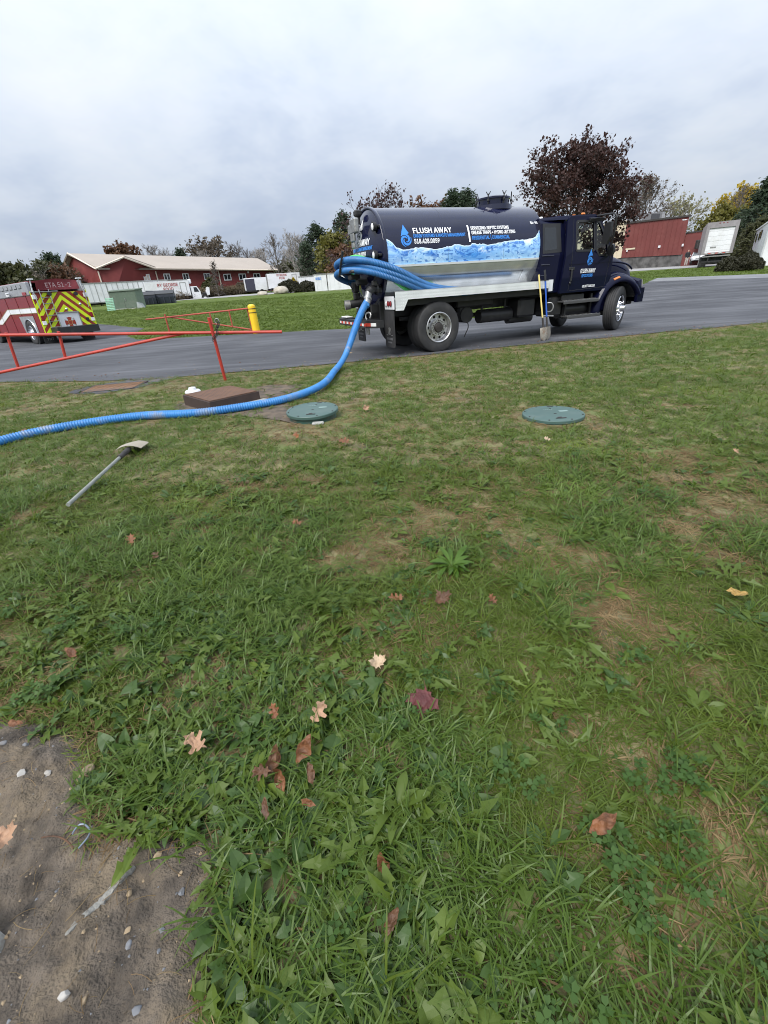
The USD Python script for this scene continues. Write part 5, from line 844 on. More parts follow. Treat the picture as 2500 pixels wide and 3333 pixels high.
# cars
def car(label, p, yaw, paint):
    t = Thing('car', label, 'car', p, yaw)
    st_ = [(-2.25, .55, .75, .95), (-2.0, .80, .85, 1.02), (-1.2, .88, .92, 1.10), (-.2, .90, .95, 1.08), (.9, .90, .93, 1.02), (1.6, .86, .84, .92), (2.1, .74, .74, .80), (2.28, .50, .62, .70)]; V = []
    a_ = np.linspace(-.35, np.pi + .35, 24)
    for x, w_, zs, zt in st_: V.append(np.stack([x + 0 * a_, w_ * np.sign(np.cos(a_)) * np.abs(np.cos(a_)) ** .5, .55 + (zt - .55) * np.sign(np.sin(a_)) * np.abs(np.sin(a_)) ** .6], 1))
    t.add('body', cat(TM(np.vstack(V), quadgrid(len(st_), 24, flip=True)), hull(V[0]), hull(V[-1])), paint, 50)
    t.add('cabin', hull([(x, s * y, z) for s in (1, -1) for x, y, z in ((-1.75, .74, 1.02), (-.95, .58, 1.46), (.25, .60, 1.48), (1.15, .76, 1.0), (-.3, .60, 1.50))]), mat('car_glass', (.16, .18, .19), .1)); t.add('roof', hull([(x, s * y, z) for s in (1, -1) for x, y, z in ((-1.0, .58, 1.46), (.28, .58, 1.47), (-.3, .56, 1.515), (-1.0, .5, 1.5))]), paint)
    for s in (1, -1):
        t.add('pillar', cat(cyl((.28, s * .60, 1.47), (1.17, s * .77, 1.0), .04, n=6), cyl((-.98, s * .59, 1.46), (-1.78, s * .75, 1.02), .07, n=6)), paint); t.add('headlamp', hull([(2.0, s * .78, .78), (2.22, s * .55, .74), (2.05, s * .74, .66), (2.27, s * .5, .64)]), whitelens); t.add('mirror', box((.85, s * .98, 1.05), (.16, .2, .13), .04), paint)
        for x in (-1.4, 1.42): w_ = t.add('wheel', revolve([(-.1, .2), (-.11, .32), (.11, .32), (.1, .2)], 24, 'y', (x, s * .80, .32)), rubber, 30); t.add('rim', revolve([(.10 * s, .2), (.08 * s, .1), (.1 * s, .001)], 16, 'y', (x, s * .80, .32)), alu, True, w_)
    t.add('grille', box((2.24, 0, .62), (.08, .9, .14), .02), black); t.add('lower_grille', box((2.24, 0, .40), (.08, 1.1, .12), .02), black); return t
cw = at(2268, 858, 66); car('white car facing forward beside the grey trailer, a person at its side', (cw[0] + .6, cw[1] + 1.0, cw[2] - .02), math.radians(-118), white)
cw2 = at(2222, 866, 72); car('white car mostly hidden behind the standing person', (cw2[0] + .5, cw2[1] + .6, cw2[2] - .03), math.radians(165), white)

# a person by the car
def figure(bones, refine=.05):
    m = None
    for (p_, r_), (q_, s_) in bones:
        a_ = trimesh.creation.icosphere(2, r_); a_.apply_translation(p_); b_ = trimesh.creation.icosphere(2, s_); b_.apply_translation(q_); h_ = trimesh.convex.convex_hull(np.vstack([a_.vertices, b_.vertices]))
        h_ = manifold3d.Manifold(manifold3d.Mesh(np.asarray(h_.vertices, np.float32), np.asarray(h_.faces, np.uint32))); m = h_ if m is None else m + h_
    m = m.refine_to_length(refine).to_mesh(); t = TM(m.vert_properties[:, :3], m.tri_verts); trimesh.smoothing.filter_taubin(t, iterations=8); return t
pp = at(2231, 864, 64.5)
per = Thing('person', 'person in a dark jacket and pale trousers standing beside the white car', 'person', pp, math.radians(-100))
V_ = lambda *a_: np.array(a_, float)
leg = lambda s: [((V_(0, s * .09, .92), .095), (V_(.02, s * .10, .50), .065)), ((V_(.02, s * .10, .50), .062), (V_(-.02, s * .11, .10), .045)), ((V_(-.03, s * .11, .05), .045), (V_(.15, s * .12, .035), .035))]
arm = lambda s: [((V_(0, s * .20, 1.43), .065), (V_(-.02, s * .27, 1.14), .052)), ((V_(-.02, s * .27, 1.14), .050), (V_(.12, s * .24, .92), .036))]
hand = lambda s: [((V_(.12, s * .24, .90), .034), (V_(.16, s * .235, .84), .036))] + [((V_(.15 + .004 * k, s * (.235 + .018 * (k - 1.5)), .83), .010), (V_(.18, s * (.235 + .016 * (k - 1.5)), .755 + .006 * abs(k - 1.5)), .008)) for k in range(4)] + [((V_(.14, s * .21, .87), .011), (V_(.19, s * .20, .81), .009))]
skin = mat('skin', (.42, .25, .18), .6)
bodym = figure([((V_(0, 0, 1.0), .13), (V_(0, 0, 1.42), .14)), ((V_(0, -.15, 1.42), .07), (V_(0, .15, 1.42), .07)), ((V_(0, 0, 1.45), .06), (V_(.02, 0, 1.60), .055)), ((V_(.02, 0, 1.60), .075), (V_(.03, 0, 1.68), .085)), ((V_(.10, 0, 1.615), .012), (V_(.125, 0, 1.60), .012))] + leg(1) + leg(-1) + arm(1) + arm(-1) + hand(1) + hand(-1), .03)
bp_ = per.add('body', bodym, skin, True)
per.add('jacket', figure([((V_(0, -.04, .98), .155), (V_(0, -.04, 1.40), .155)), ((V_(0, .04, .98), .155), (V_(0, .04, 1.40), .155)), ((V_(0, -.16, 1.42), .085), (V_(0, .16, 1.42), .085))] + [((a_[0], a_[1] + .018), (b_[0], b_[1] + .018)) for s in (1, -1) for a_, b_ in arm(s)]), mat('jacket_black', (.012, .012, .014), .8), True, bp_)
per.add('trousers', figure([((a_[0], a_[1] + .02), (b_[0], b_[1] + .022)) for s in (1, -1) for a_, b_ in leg(s)[:2]] + [((V_(0, -.08, .95), .115), (V_(0, .08, .95), .115))]), mat('trousers_pale', (.34, .31, .28), .85), True, bp_)
per.add('hair', figure([((V_(-.005, 0, 1.68), .093), (V_(-.02, 0, 1.71), .085))], .03), mat('hair', (.02, .015, .012), .7), True, bp_)
per.add('shoe', cat(*[figure(leg(s)[2:], .03) for s in (1, -1)]), black, True, bp_)

# ------------------------------------------------------------------ trees
def unit(v): return v / np.maximum(np.linalg.norm(v, axis=-1, keepdims=True), 1e-9)
def branch_tubes(P, Rr, n):
    """P (B, K, 3) polylines, Rr (B, K) radii -> one mesh of n-sided tubes"""
    B, K, _ = P.shape; t = unit(np.gradient(P, axis=1)); a = np.where(np.abs(t[:, :1, 2:3]) < .9, np.array([0, 0, 1.0]), np.array([1.0, 0, 0])); N = unit(np.cross(t, np.broadcast_to(a, t.shape))); Bn = np.cross(t, N)
    an = np.linspace(0, 2 * np.pi, n, endpoint=False); V = P[:, :, None] + Rr[:, :, None, None] * (np.cos(an)[:, None] * N[:, :, None] + np.sin(an)[:, None] * Bn[:, :, None])
    f = quadgrid(K, n, True, True); F = (f[None] + (np.arange(B) * K * n)[:, None, None]).reshape(-1, 3); return TM(V.reshape(-1, 3), F)
def grow(rng, starts, dirs, lens, r0, K=5, wob=.12, up=.1):
    """polylines from starts along dirs that wander and bend upward"""
    B = len(starts); P = np.zeros((B, K, 3)); P[:, 0] = starts; d = unit(dirs)
    for k in range(1, K):
        d = unit(d + rng.normal(0, wob, (B, 3)) + np.array([0, 0, up])); P[:, k] = P[:, k - 1] + d * (lens / (K - 1))[:, None]
    R = r0[:, None] * np.linspace(1, .28, K)[None]; return P, R
def children(rng, P, R, per, t0, t1, spread, lscale, lens, rs=.55, lmin=.0):
    B, K, _ = P.shape; i = np.repeat(np.arange(B), per); t = rng.uniform(t0, t1, len(i)) * (K - 1); k = np.minimum(t.astype(int), K - 2); fr = (t - k)[:, None]
    s = P[i, k] * (1 - fr) + P[i, k + 1] * fr; ax = unit(P[i, k + 1] - P[i, k]); rd = rng.normal(size=(len(i), 3)); rd = unit(rd - ax * (rd * ax).sum(1, keepdims=True)); ang = rng.normal(spread, .18, len(i))[:, None]
    d = ax * np.cos(ang) + rd * np.sin(ang); L = lens[i] * lscale * rng.uniform(.6, 1.2, len(i)) * (1.15 - .5 * t / (K - 1)); r = (R[i, k] * (1 - fr[:, 0]) + R[i, k + 1] * fr[:, 0]) * rs; return s, d, np.maximum(L, lmin), r
def leaf_quads(rng, C, size, aspect=.75, flat=0.0):
    n = len(C); a = unit(rng.normal(size=(n, 3)) * [1, 1, 1 - flat]); b = unit(np.cross(a, rng.normal(size=(n, 3)))); s = size * rng.uniform(.6, 1.35, n)[:, None]; c = np.cross(a, b) * s * .22
    V = np.stack([C - a * s, C + b * s * aspect + c, C + a * s, C - b * s * aspect + c], 1).reshape(-1, 3); k = np.arange(n)[:, None] * 4; return TM(V, np.concatenate([k + [0, 1, 2], k + [0, 2, 3]], 0))
def make_tree(seed, h, spread, kind, leaves=4000, leaf=.12, clear=.2, prim=24, sec=7, twig=5, tr=None, rise=.75, twigr=.012, crown=None):
    rng = np.random.default_rng(seed); tr = tr or h * .018; K = 9
    tz = np.linspace(0, h * (.97 if kind != 'round' else .80), K); tp = np.stack([np.cumsum(rng.normal(0, .012 * h, K)), np.cumsum(rng.normal(0, .012 * h, K)), tz], 1); tp[0, :2] = 0; tp[:, :2] -= tp[0, :2]
    trr = tr * np.linspace(1, .2, K) ** .9; trr[0] *= 1.35; T_, TRr = tp[None], trr[None]
    t = np.linspace(clear, .98, prim); i = np.minimum((t * (K - 1)).astype(int), K - 2); fr = (t * (K - 1) - i)[:, None]; s = tp[i] * (1 - fr) + tp[i + 1] * fr; az = np.arange(prim) * 2.4 + rng.uniform(0, .6, prim)
    u = (t - clear) / (1 - clear)
    if kind == 'conifer': prof, el = (1 - u) ** .85 * .95 + .06, np.interp(u, [0, 1], [-.15, .5])
    elif kind == 'bare': prof, el = np.sin(np.pi * (.12 + .8 * u)) ** .8, np.interp(u, [0, 1], [.55, 1.25])
    elif kind == 'poplar': prof, el = np.sin(np.pi * (.1 + .85 * u)) ** .6, np.full(prim, 1.05)
    else: prof, el = np.sin(np.pi * (.22 + .62 * u)) ** .7, np.interp(u, [0, .4, 1], [.12, .55, 1.2])
    el = el + rng.normal(0, .12, prim); L = spread * prof * rng.uniform(.8, 1.15, prim); d = np.stack([np.cos(az) * np.cos(el), np.sin(az) * np.cos(el), np.sin(el)], 1)
    P1, R1 = grow(rng, s, d, L, np.interp(t, np.linspace(0, 1, K), trr) * .5 + .008, 6, .10, .02 if kind == 'conifer' else .10)
    s, d, L2, r2 = children(rng, P1, R1, sec, .25, 1.0, .7, .50, L, .6); P2, R2 = grow(rng, s, d, L2, r2, 5, .14, .06)
    s, d, L3, r3 = children(rng, P2, R2, twig, .25, 1.0, .65, .55, L2, .6, .15); P3, R3 = grow(rng, s, d, L3, np.maximum(r3, twigr), 4, .15, .05); R3 = np.maximum(R3, twigr * .7); R2 = np.maximum(R2, twigr)
    wood = cat(branch_tubes(T_, TRr, 9), branch_tubes(P1, R1, 5), branch_tubes(P2, R2, 4), branch_tubes(P3, R3, 3)); lv = None
    if leaves:
        A = np.concatenate([P3[:, 1:].reshape(-1, 3), P2[:, 2:].reshape(-1, 3)]); j = rng.integers(0, len(A), leaves); C = A[j] + rng.normal(0, leaf * (1.1 if kind == 'conifer' else 1.5), (leaves, 3)); lv = leaf_quads(rng, C, leaf, .30 if kind == 'conifer' else .8, .5 if kind == 'conifer' else 0.0)
    k_ = h / max(wood.vertices[:, 2].max(), .1); wood.vertices = wood.vertices * [min(1, k_ * 1.12), min(1, k_ * 1.12), k_]
    if lv is not None: c_ = np.repeat(lv.vertices.reshape(-1, 4, 3).mean(1), 4, 0); lv.vertices = lv.vertices - c_ + c_ * [min(1, k_ * 1.12), min(1, k_ * 1.12), k_]
    return wood, lv
bark = mat('bark_grey', (.115, .10, .088), .9, scale=3, var=.3); barkdark = mat('bark_dark', (.05, .042, .037), .9, scale=3, var=.3); barkpale = mat('bark_pale', (.24, .22, .20), .9, scale=3, var=.25)
lf = {'maroon': leafmat('leaf_maroon', (.040, .018, .014), (.115, .046, .030), trans=.25, third=(.21, .085, .05)), 'rust': leafmat('leaf_rust', (.10, .050, .026), (.21, .10, .045), trans=.25), 'yellow': leafmat('leaf_yellow', (.34, .25, .02), (.62, .45, .025), trans=.4), 'pine': leafmat('leaf_pine', (.030, .048, .024), (.075, .10, .045), trans=.15),
      'olive': leafmat('leaf_olive', (.045, .048, .016), (.11, .10, .032), trans=.2), 'yellowgreen': leafmat('leaf_yellowgreen', (.11, .105, .02), (.27, .22, .04), trans=.3), 'pale': leafmat('leaf_pale', (.20, .19, .09), (.34, .30, .12), trans=.3), 'brown': leafmat('leaf_brown', (.085, .066, .045), (.16, .12, .08), trans=.2), 'purple': leafmat('leaf_purple', (.05, .026, .026), (.12, .055, .045), trans=.2)}
def place_tree(name, label, px, top_py, Y, width, kind, leaves=3000, leaf=.2, lm=None, bk=None, seed=0, base_dz=0.0, cat_='tree', **k):
    """a tree whose trunk stands at the distance Y under px and whose top reaches top_py"""
    b = at(px, 900, Y); z = float(terrain(b[0], b[1])) + base_dz; h = at(px, top_py, Y)[2] - z
    t = Thing(name, label, cat_, (b[0], b[1], z), 0); wood, lv = make_tree(seed, h, width, kind, leaves, leaf, twigr=Y * .00022 + .004, **k)
    t.add('trunk', wood, bk or bark)
    if lv is not None: t.add('crown', lv, lf[lm])
    return t
place_tree('maple_tree', 'big dark maroon-leaved tree standing behind the tanker cab', 1846, 402, 33, 4.4, 'round', 19000, .088, 'maroon', barkdark, 1, clear=.33, prim=46, sec=9, twig=6)
place_tree('bare_tree', 'sparse purple-leaved tree rising behind the rear of the tank', 1262, 590, 34, 4.6, 'round', 3000, .085, 'purple', barkdark, 2, clear=.18, prim=34, sec=9, twig=6)
place_tree('oak_tree', 'russet oak peeking over the middle of the tank', 1400, 640, 80, 5.5, 'round', 3500, .24, 'rust', bark, 3, clear=.3)
place_tree('pine_tree', 'dark twin-topped pine peeking over the tank left of the manway', 1478, 628, 75, 4.0, 'conifer', 3800, .30, 'pine', barkdark, 4, clear=.3, prim=30)
place_tree('pine_tree', 'dark pine over the tank, close left of the manway', 1520, 625, 76, 3.6, 'conifer', 3400, .30, 'pine', barkdark, 41, clear=.3, prim=30)
place_tree('pine_tree', 'broad dark pine at the left end of the trees behind the containers', 1050, 735, 88, 4.4, 'conifer', 3000, .30, 'pine', barkdark, 5, clear=.25, prim=34)
place_tree('pine_tree', 'pointed dark spruce left of the tank', 1120, 695, 85, 3.4, 'conifer', 3000, .30, 'pine', barkdark, 6, clear=.2, prim=36)
place_tree('birch_tree', 'yellow-green tree in front of the spruce left of the tank', 1100, 748, 80, 3.6, 'round', 3800, .22, 'yellowgreen', bark, 7)
place_tree('small_tree', 'small orange-brown tree just left of the tank rim', 1130, 800, 74, 3.0, 'round', 2600, .20, 'rust', bark, 8, clear=.15)
for i, (px, py, Y, w, lb) in enumerate(((905, 752, 95, 3.6, 'tall thin bare tree behind the barn end'), (960, 735, 92, 4.2, 'tallest bare tree right of the barn'), (995, 760, 96, 3.8, 'bare tree between the tallest bare tree and the broad pine'), (855, 800, 110, 4.0, 'short bare tree over the right end of the barn roof'), (1010, 800, 84, 3.0, 'slim bare tree behind the white containers'))):
    place_tree('bare_tree', lb, px, py, Y, w, 'bare', 0, .1, None, barkpale if i % 2 else bark, 20 + i, clear=.22, prim=22, sec=7, twig=5)
place_tree('pine_tree', 'small bushy pine in front of the bare trees', 1008, 795, 82, 1.9, 'conifer', 1500, .26, 'pine', bark, 46, clear=.3)
place_tree('oak_tree', 'rusty brown oak over the left half of the barn roof', 415, 795, 118, 6.5, 'round', 4500, .34, 'rust', barkdark, 9, clear=.3)
place_tree('brown_tree', 'half-bare brown tree over the middle of the barn roof', 700, 767, 122, 8.0, 'round', 2200, .28, 'brown', bark, 10, clear=.3)
for i, (px, py, lb) in enumerate(((505, 790, 'bare tree just right of the rusty oak behind the barn'), (548, 800, 'faint bare tree behind the barn, second from the oak'), (775, 778, 'bare tree right of the half-bare brown tree'), (818, 805, 'low bare tree above the right slope of the barn roof'))): place_tree('bare_tree', lb, px, py, 125, 5.5, 'bare', 0, .1, None, bark, 30 + i, clear=.2)
place_tree('pine_tree', 'dark evergreen tip over the barn roof', 600, 815, 122, 4.5, 'conifer', 2500, .4, 'pine', barkdark, 11)
place_tree('olive_tree', 'dense olive-brown tree at the left edge behind the fire engine', 28, 850, 62, 5.2, 'round', 11000, .22, 'olive', barkdark, 12, clear=.08, prim=40, sec=8)
place_tree('bare_tree', 'grey-green half-bare tree left of the barn gable', 140, 843, 75, 4.5, 'bare', 1500, .17, 'olive', barkpale, 13, clear=.1); place_tree('pine_tree', 'pointed pine beside the barn gable', 188, 832, 80, 3.4, 'conifer', 2600, .3, 'pine', barkdark, 14, clear=.35); place_tree('rust_tree', 'brown-orange tree under the pine beside the barn gable', 200, 862, 76, 3.4, 'round', 2600, .2, 'rust', bark, 15, clear=.1); place_tree('bare_tree', 'low grey bare tree between the olive tree and the pine', 105, 872, 72, 3.8, 'bare', 500, .2, 'brown', bark, 16, clear=.1)
place_tree('brown_tree', 'tall half-bare brown tree behind the cream end of the red building', 2070, 565, 90, 6.0, 'bare', 2600, .15, 'brown', bark, 17, clear=.12, prim=34, sec=9, twig=6)
place_tree('pale_tree', 'sparse pale yellow tree behind the middle of the red building', 2185, 622, 100, 6.0, 'round', 1600, .2, 'pale', barkpale, 18, clear=.2)
place_tree('yellow_tree', 'bright yellow tree behind the grey trailer', 2360, 606, 92, 6.5, 'round', 11000, .24, 'yellow', bark, 19, clear=.1, prim=36, sec=8); place_tree('orange_tree', 'golden brown tree left of the bright yellow tree', 2300, 665, 86, 5.5, 'round', 7000, .22, 'yellowgreen', bark, 50, clear=.08, prim=34)
place_tree('bare_tree', 'bare tree poking out above the golden brown tree', 2352, 600, 88, 3.0, 'bare', 0, .2, None, bark, 51)
place_tree('spruce_tree', 'dark spruce right of the bright yellow tree', 2432, 588, 72, 4.6, 'conifer', 9000, .30, 'pine', barkdark, 52, clear=.06, prim=44, sec=8); place_tree('spruce_tree', 'dark spruce at the right edge of the picture', 2515, 640, 64, 4.4, 'conifer', 7000, .28, 'pine', barkdark, 53, clear=.06, prim=40, sec=8); place_tree('spruce_tree', 'low dark evergreen between the trailer and the white building', 2440, 720, 60, 3.4, 'conifer', 6000, .25, 'olive', barkdark, 54, clear=.02, prim=40, sec=8)
# bushes
def bush(label, c, r, lm, n, leaf, seed, name='bush', stems=True):
    rng = np.random.default_rng(seed); t = Thing(name, label, 'bush', c); d = unit(rng.normal(size=(n, 3))); d[:, 2] = np.abs(d[:, 2]) * 1.0 - .12; rad = rng.uniform(.55, 1.0, n) ** .35 * (1 + (meshkit.fbm(d * 2.2 + seed, 3, seed) - .5) * .7)
    t.add('foliage', leaf_quads(rng, d * rad[:, None] * r + [0, 0, r[2] * .1], leaf, .7), lf[lm] if isinstance(lm, str) else lm)
    m = 30; dd = unit(rng.normal(size=(m, 3)) * [1, 1, .3] + [0, 0, .7]); P, R = grow(rng, np.zeros((m, 3)) + [0, 0, -.1], dd, np.full(m, r[2] * .9), np.full(m, .025), 4); t.add('stems', branch_tubes(P * [r[0] / r[2] * .8, r[1] / r[2] * .8, 1], R, 4), barkdark); return t
hedge_l = leafmat('leaf_hedge', (.028, .028, .014), (.070, .060, .028), trans=.15, third=(.11, .085, .04)); lf['hedge'] = hedge_l
bush('big clipped dark hedge bush in front of the grey trailer', T3(31.05, 40.0, .1), np.array([1.12, 1.1, 1.12]), 'hedge', 9000, .075, 1); bush('lower dark hedge bush merging with the big one, nearer the trailer wheels', T3(29.75, 40.4, .05), np.array([.85, .9, .95]), 'hedge', 6000, .075, 2); bush('small bush at the right edge beyond the clipped hedge', T3(35.0, 39.0, 0), np.array([.9, .9, .9]), 'hedge', 2500, .08, 3)
bush('round dark bush right of the boulder', T3(-11.3, 71.5, .15), np.array([1.75, 1.4, 1.55]), 'hedge', 5000, .11, 4); bush('wider dark bush between the round bush and the white containers', T3(-8.9, 71.0, .1), np.array([1.7, 1.3, 1.25]), 'hedge', 4500, .11, 5)
bush('olive bush against the barn wall', (-27.7, 87.5, 1.9), np.array([1.8, 1.2, 2.6]), 'olive', 2500, .16, 6); bush('brown bush against the right part of the barn wall', (-22.5, 89.0, 1.9), np.array([1.8, 1.2, 1.7]), 'brown', 2000, .15, 7); bush('green bush near the open trailer', (-20.0, 88.5, 1.8), np.array([1.6, 1.0, 1.5]), 'yellowgreen', 1800, .15, 8); bush('orange shrub between the lettered trailer and the containers', (-11.8, 79.0, 1.8), np.array([.9, .8, 1.6]), lf['yellow'], 1200, .13, 9)
place_tree('thin_tree', 'dead-looking grey spruce before the barn wall', 700, 850, 80, 1.1, 'conifer', 350, .16, 'brown', bark, 60, clear=.05, prim=30)
# far wood: one mass of bare trees and scrub
def instancer(name, protos, pos, idx, quat, scale, mats):
    pi = UsdGeom.PointInstancer.Define(stage, f'/World/{numbered("/World", name)}'); path = str(pi.GetPath()); rel = []
    for k, (nm, m) in enumerate(protos):
        pth = f'{path}/{numbered(path, nm)}'; usdkit.mesh(stage, pth, m, mats[k]); rel.append(pth)
    pi.CreatePrototypesRel().SetTargets([Sdf.Path(r) for r in rel]); pi.CreatePositionsAttr(Vt.Vec3fArray.FromNumpy(np.asarray(pos, np.float32))); pi.CreateProtoIndicesAttr(Vt.IntArray.FromNumpy(np.asarray(idx, np.int32)))
    q = np.asarray(quat, np.float32); pi.CreateOrientationsAttr(Vt.QuathArray([Gf.Quath(float(a), float(b), float(c), float(d)) for a, b, c, d in q])); pi.CreateScalesAttr(Vt.Vec3fArray.FromNumpy(np.asarray(scale, np.float32)))
    tag(pi.GetPrim(), kind='stuff'); return pi
rng = np.random.default_rng(77); pr, mt = [], []
for k in range(3): pr.append(('bare_trees', make_tree(200 + k, 9.0, 3.4, 'bare', 0, clear=.12, prim=22, sec=7, twig=5, twigr=.024)[0])); mt.append((bark, barkpale, barkdark)[k])
for k in range(2): pr.append(('scrub', make_tree(210 + k, 5, 3.0, 'round', 1500, .24, clear=.05)[1])); mt.append((lf['brown'], lf['olive'])[k])
n = 420; X = rng.uniform(-120, 45, n); Y = rng.uniform(112, 150, n) - 18 * sstep(-25, -8, X) ; Yk = np.where(rng.random(n) < .3, Y - 3, Y); idx = np.where(rng.random(n) < .62, rng.integers(0, 3, n), rng.integers(3, 5, n)); th = rng.uniform(0, 6.28, n); sc = rng.uniform(.65, 1.15, n) * np.where(X > 8, .8, 1)
instancer('far_wood', pr, np.c_[X, Yk, terrain(X, Yk) - .2], idx, np.c_[np.cos(th / 2), 0 * th, 0 * th, np.sin(th / 2)], np.c_[sc, sc, sc], mt)
# brush along the barn and weeds
straw_l = leafmat('leaf_straw', (.11, .085, .045), (.20, .15, .08), trans=.2); n = 150; X = rng.uniform(-31, -19, n); Y = 76 + (X + 31) * .85 + rng.uniform(-1.2, 3, n)
pr2 = [('brush', leaf_quads(rng, rng.normal(0, 1, (260, 3)) * [.6, .6, .35] + [0, 0, .55], .16, .25)), ('brush', leaf_quads(rng, rng.normal(0, 1, (260, 3)) * [.6, .6, .3] + [0, 0, .45], .14, .3))]; s_ = rng.uniform(.5, 1.1, n); instancer('dry_brush', pr2, np.c_[X, Y, terrain(X, Y)], rng.integers(0, 2, n), np.c_[np.ones(n), np.zeros((n, 3))], np.c_[s_, s_, s_], [straw_l, lf['brown']])

# ------------------------------------------------------------------ grass, weeds and fallen leaves
g_green = leafmat('grass_green', (.088, .128, .014), (.265, .325, .042), .5, .42, .9, (.50, .48, .13)); g_blue = leafmat('grass_bluegreen', (.075, .125, .018), (.215, .295, .046), .42, .38, 1.2, (.40, .45, .14))
g_dry = leafmat('grass_dry', (.20, .14, .065), (.42, .32, .17), .8, .25, 2.0, (.48, .39, .23)); g_brown = leafmat('grass_brown', (.15, .095, .042), (.33, .22, .11), .8, .25, 2.0, (.34, .25, .13)); g_far = leafmat('grass_far', (.085, .125, .016), (.18, .24, .036), .6, .32, .35, (.28, .27, .08))
w_leaf = leafmat('weed_leaf', (.075, .115, .015), (.185, .25, .034), .5, .32, 3.0, (.29, .34, .06)); w_dark = leafmat('weed_dark', (.045, .085, .018), (.105, .175, .034), .45, .28, 3.0, (.16, .24, .05)); w_clover = leafmat('clover', (.040, .085, .013), (.095, .165, .024), .6, .3, 3.0)
def blades(rng, n, rad, lo, hi, w, bend, K=4, flat=0.0):
    """n grass blades rooted in a disc: folded-over tapering strips"""
    a = rng.uniform(0, 2 * np.pi, n); r = rad * np.sqrt(rng.random(n)); B = np.stack([r * np.cos(a), r * np.sin(a), 0 * r - .004], 1); az = rng.uniform(0, 2 * np.pi, n); L = rng.uniform(lo, hi, n); bd = rng.uniform(.2, 1.0, n) * bend + flat
    t = np.linspace(0, 1, K); th = bd[:, None] * t[None] * 1.0 + flat * .6 + rng.uniform(0, .35, n)[:, None]; ds = (L / (K - 1))[:, None]; hx_ = np.cumsum(np.sin(th) * ds, 1) - np.sin(th[:, :1]) * ds; hz = np.cumsum(np.cos(th) * ds, 1) - np.cos(th[:, :1]) * ds
    D = np.stack([np.cos(az), np.sin(az)], 1); S = np.stack([-np.sin(az), np.cos(az)], 1); C = np.concatenate([B[:, None, :2] + D[:, None] * hx_[..., None], (B[:, 2:3] + np.maximum(hz, hz * .2 + .003))[..., None]], 2)
    tw_ = rng.uniform(-.5, .5, n); W = (w * rng.uniform(.6, 1.25, n))[:, None] * np.array([.75, 1.0, .8, .08] if K == 4 else np.interp(t, [0, .4, .8, 1], [.7, 1, .7, .06]))[None] / 2
    o = np.concatenate([S[:, None] * W[..., None], (W * tw_[:, None])[..., None]], 2); V = np.stack([C - o, C + o], 2).reshape(n, K * 2, 3); f = quadgrid(K, 2); return TM(V.reshape(-1, 3), (f[None] + (np.arange(n) * K * 2)[:, None, None]).reshape(-1, 3))
def leaf_strip(outline, L, W, arch, fold, K=None):
    """a leaf along +x from the origin: stations with half widths, arched and folded along its midrib"""
    o = np.asarray(outline, float); x, w = o[:, 0], o[:, 1] * W / 2; ang = arch[0] + (arch[1] - arch[0]) * x; ds = np.diff(np.r_[0, x]) * L; X = np.cumsum(np.cos(ang) * ds); Z = np.cumsum(np.sin(ang) * ds)
    M = np.stack([X, 0 * X, Z], 1); A = np.stack([X - o[:, 2] * L if o.shape[1] > 2 else X, w * math.cos(fold), Z + w * math.sin(fold)], 1); Bq = A * [1, -1, 1]; V = np.stack([A, M, Bq], 1).reshape(-1, 3); return TM(V, quadgrid(len(o), 3))
DAND = [(0, .06, 0), (.16, .10, 0), (.24, .42, .05), (.28, .16, 0), (.38, .20, 0), (.48, .66, .06), (.52, .26, 0), (.60, .36, 0), (.70, .98, .09), (.74, .60, 0), (.86, .42, 0), (1.0, .02, 0)]
ARROW = [(0, .05, 0), (.34, .07, 0), (.40, .95, .14), (.46, .90, 0), (.60, .74, 0), (.78, .42, 0), (1.0, .02, 0)]
OVAL = [(0, .08, 0), (.2, .14, 0), (.35, .62, 0), (.55, 1.0, 0), (.75, .85, 0), (.9, .45, 0), (1.0, .03, 0)]
LANCE = [(0, .14, 0), (.25, .5, 0), (.5, .95, 0), (.7, 1.0, 0), (.88, .6, 0), (1.0, .03, 0)]
def spin(m, az, roll=0.0): return move(move(m, rx=roll), rz=az)
def rosette(rng, kinds, n, lo, hi, wr, e0, e1):
    out = []
    for k in range(n):
        L = rng.uniform(lo, hi); m = leaf_strip(kinds[rng.integers(len(kinds))], L, L * wr * rng.uniform(.8, 1.2), (rng.uniform(*e0), rng.uniform(*e1)), rng.uniform(.1, .5)); m = spin(m, k * 2.4 + rng.uniform(-.4, .4), rng.uniform(-.4, .4)); m.vertices += [rng.uniform(-.012, .012), rng.uniform(-.012, .012), rng.uniform(0, .012)]; out.append(m)
    return cat(*out)
def clover(rng, n, rad):
    out = []
    for k in range(n):
        c = np.array([*(rng.normal(0, rad * .55, 2)), rng.uniform(.018, .06)]); az0 = rng.uniform(0, 6.28); s = rng.uniform(.0055, .0098)
        for j in range(3):
            az = az0 + j * 2.094; d = np.array([math.cos(az), math.sin(az), .12]); p = np.array([-math.sin(az), math.cos(az), 0]); tl = rng.normal(0, .0022)
            out.append(TM([c, c + d * s * .7 + p * s * .72 + [0, 0, tl], c + d * s * 1.75 + p * s * .62 + [0, 0, tl], c + d * s * 1.55, c + d * s * 1.75 - p * s * .62 - [0, 0, tl], c + d * s * .7 - p * s * .72 - [0, 0, tl]], [[0, 2, 1], [0, 3, 2], [0, 4, 3], [0, 5, 4]]))
    return cat(*out)
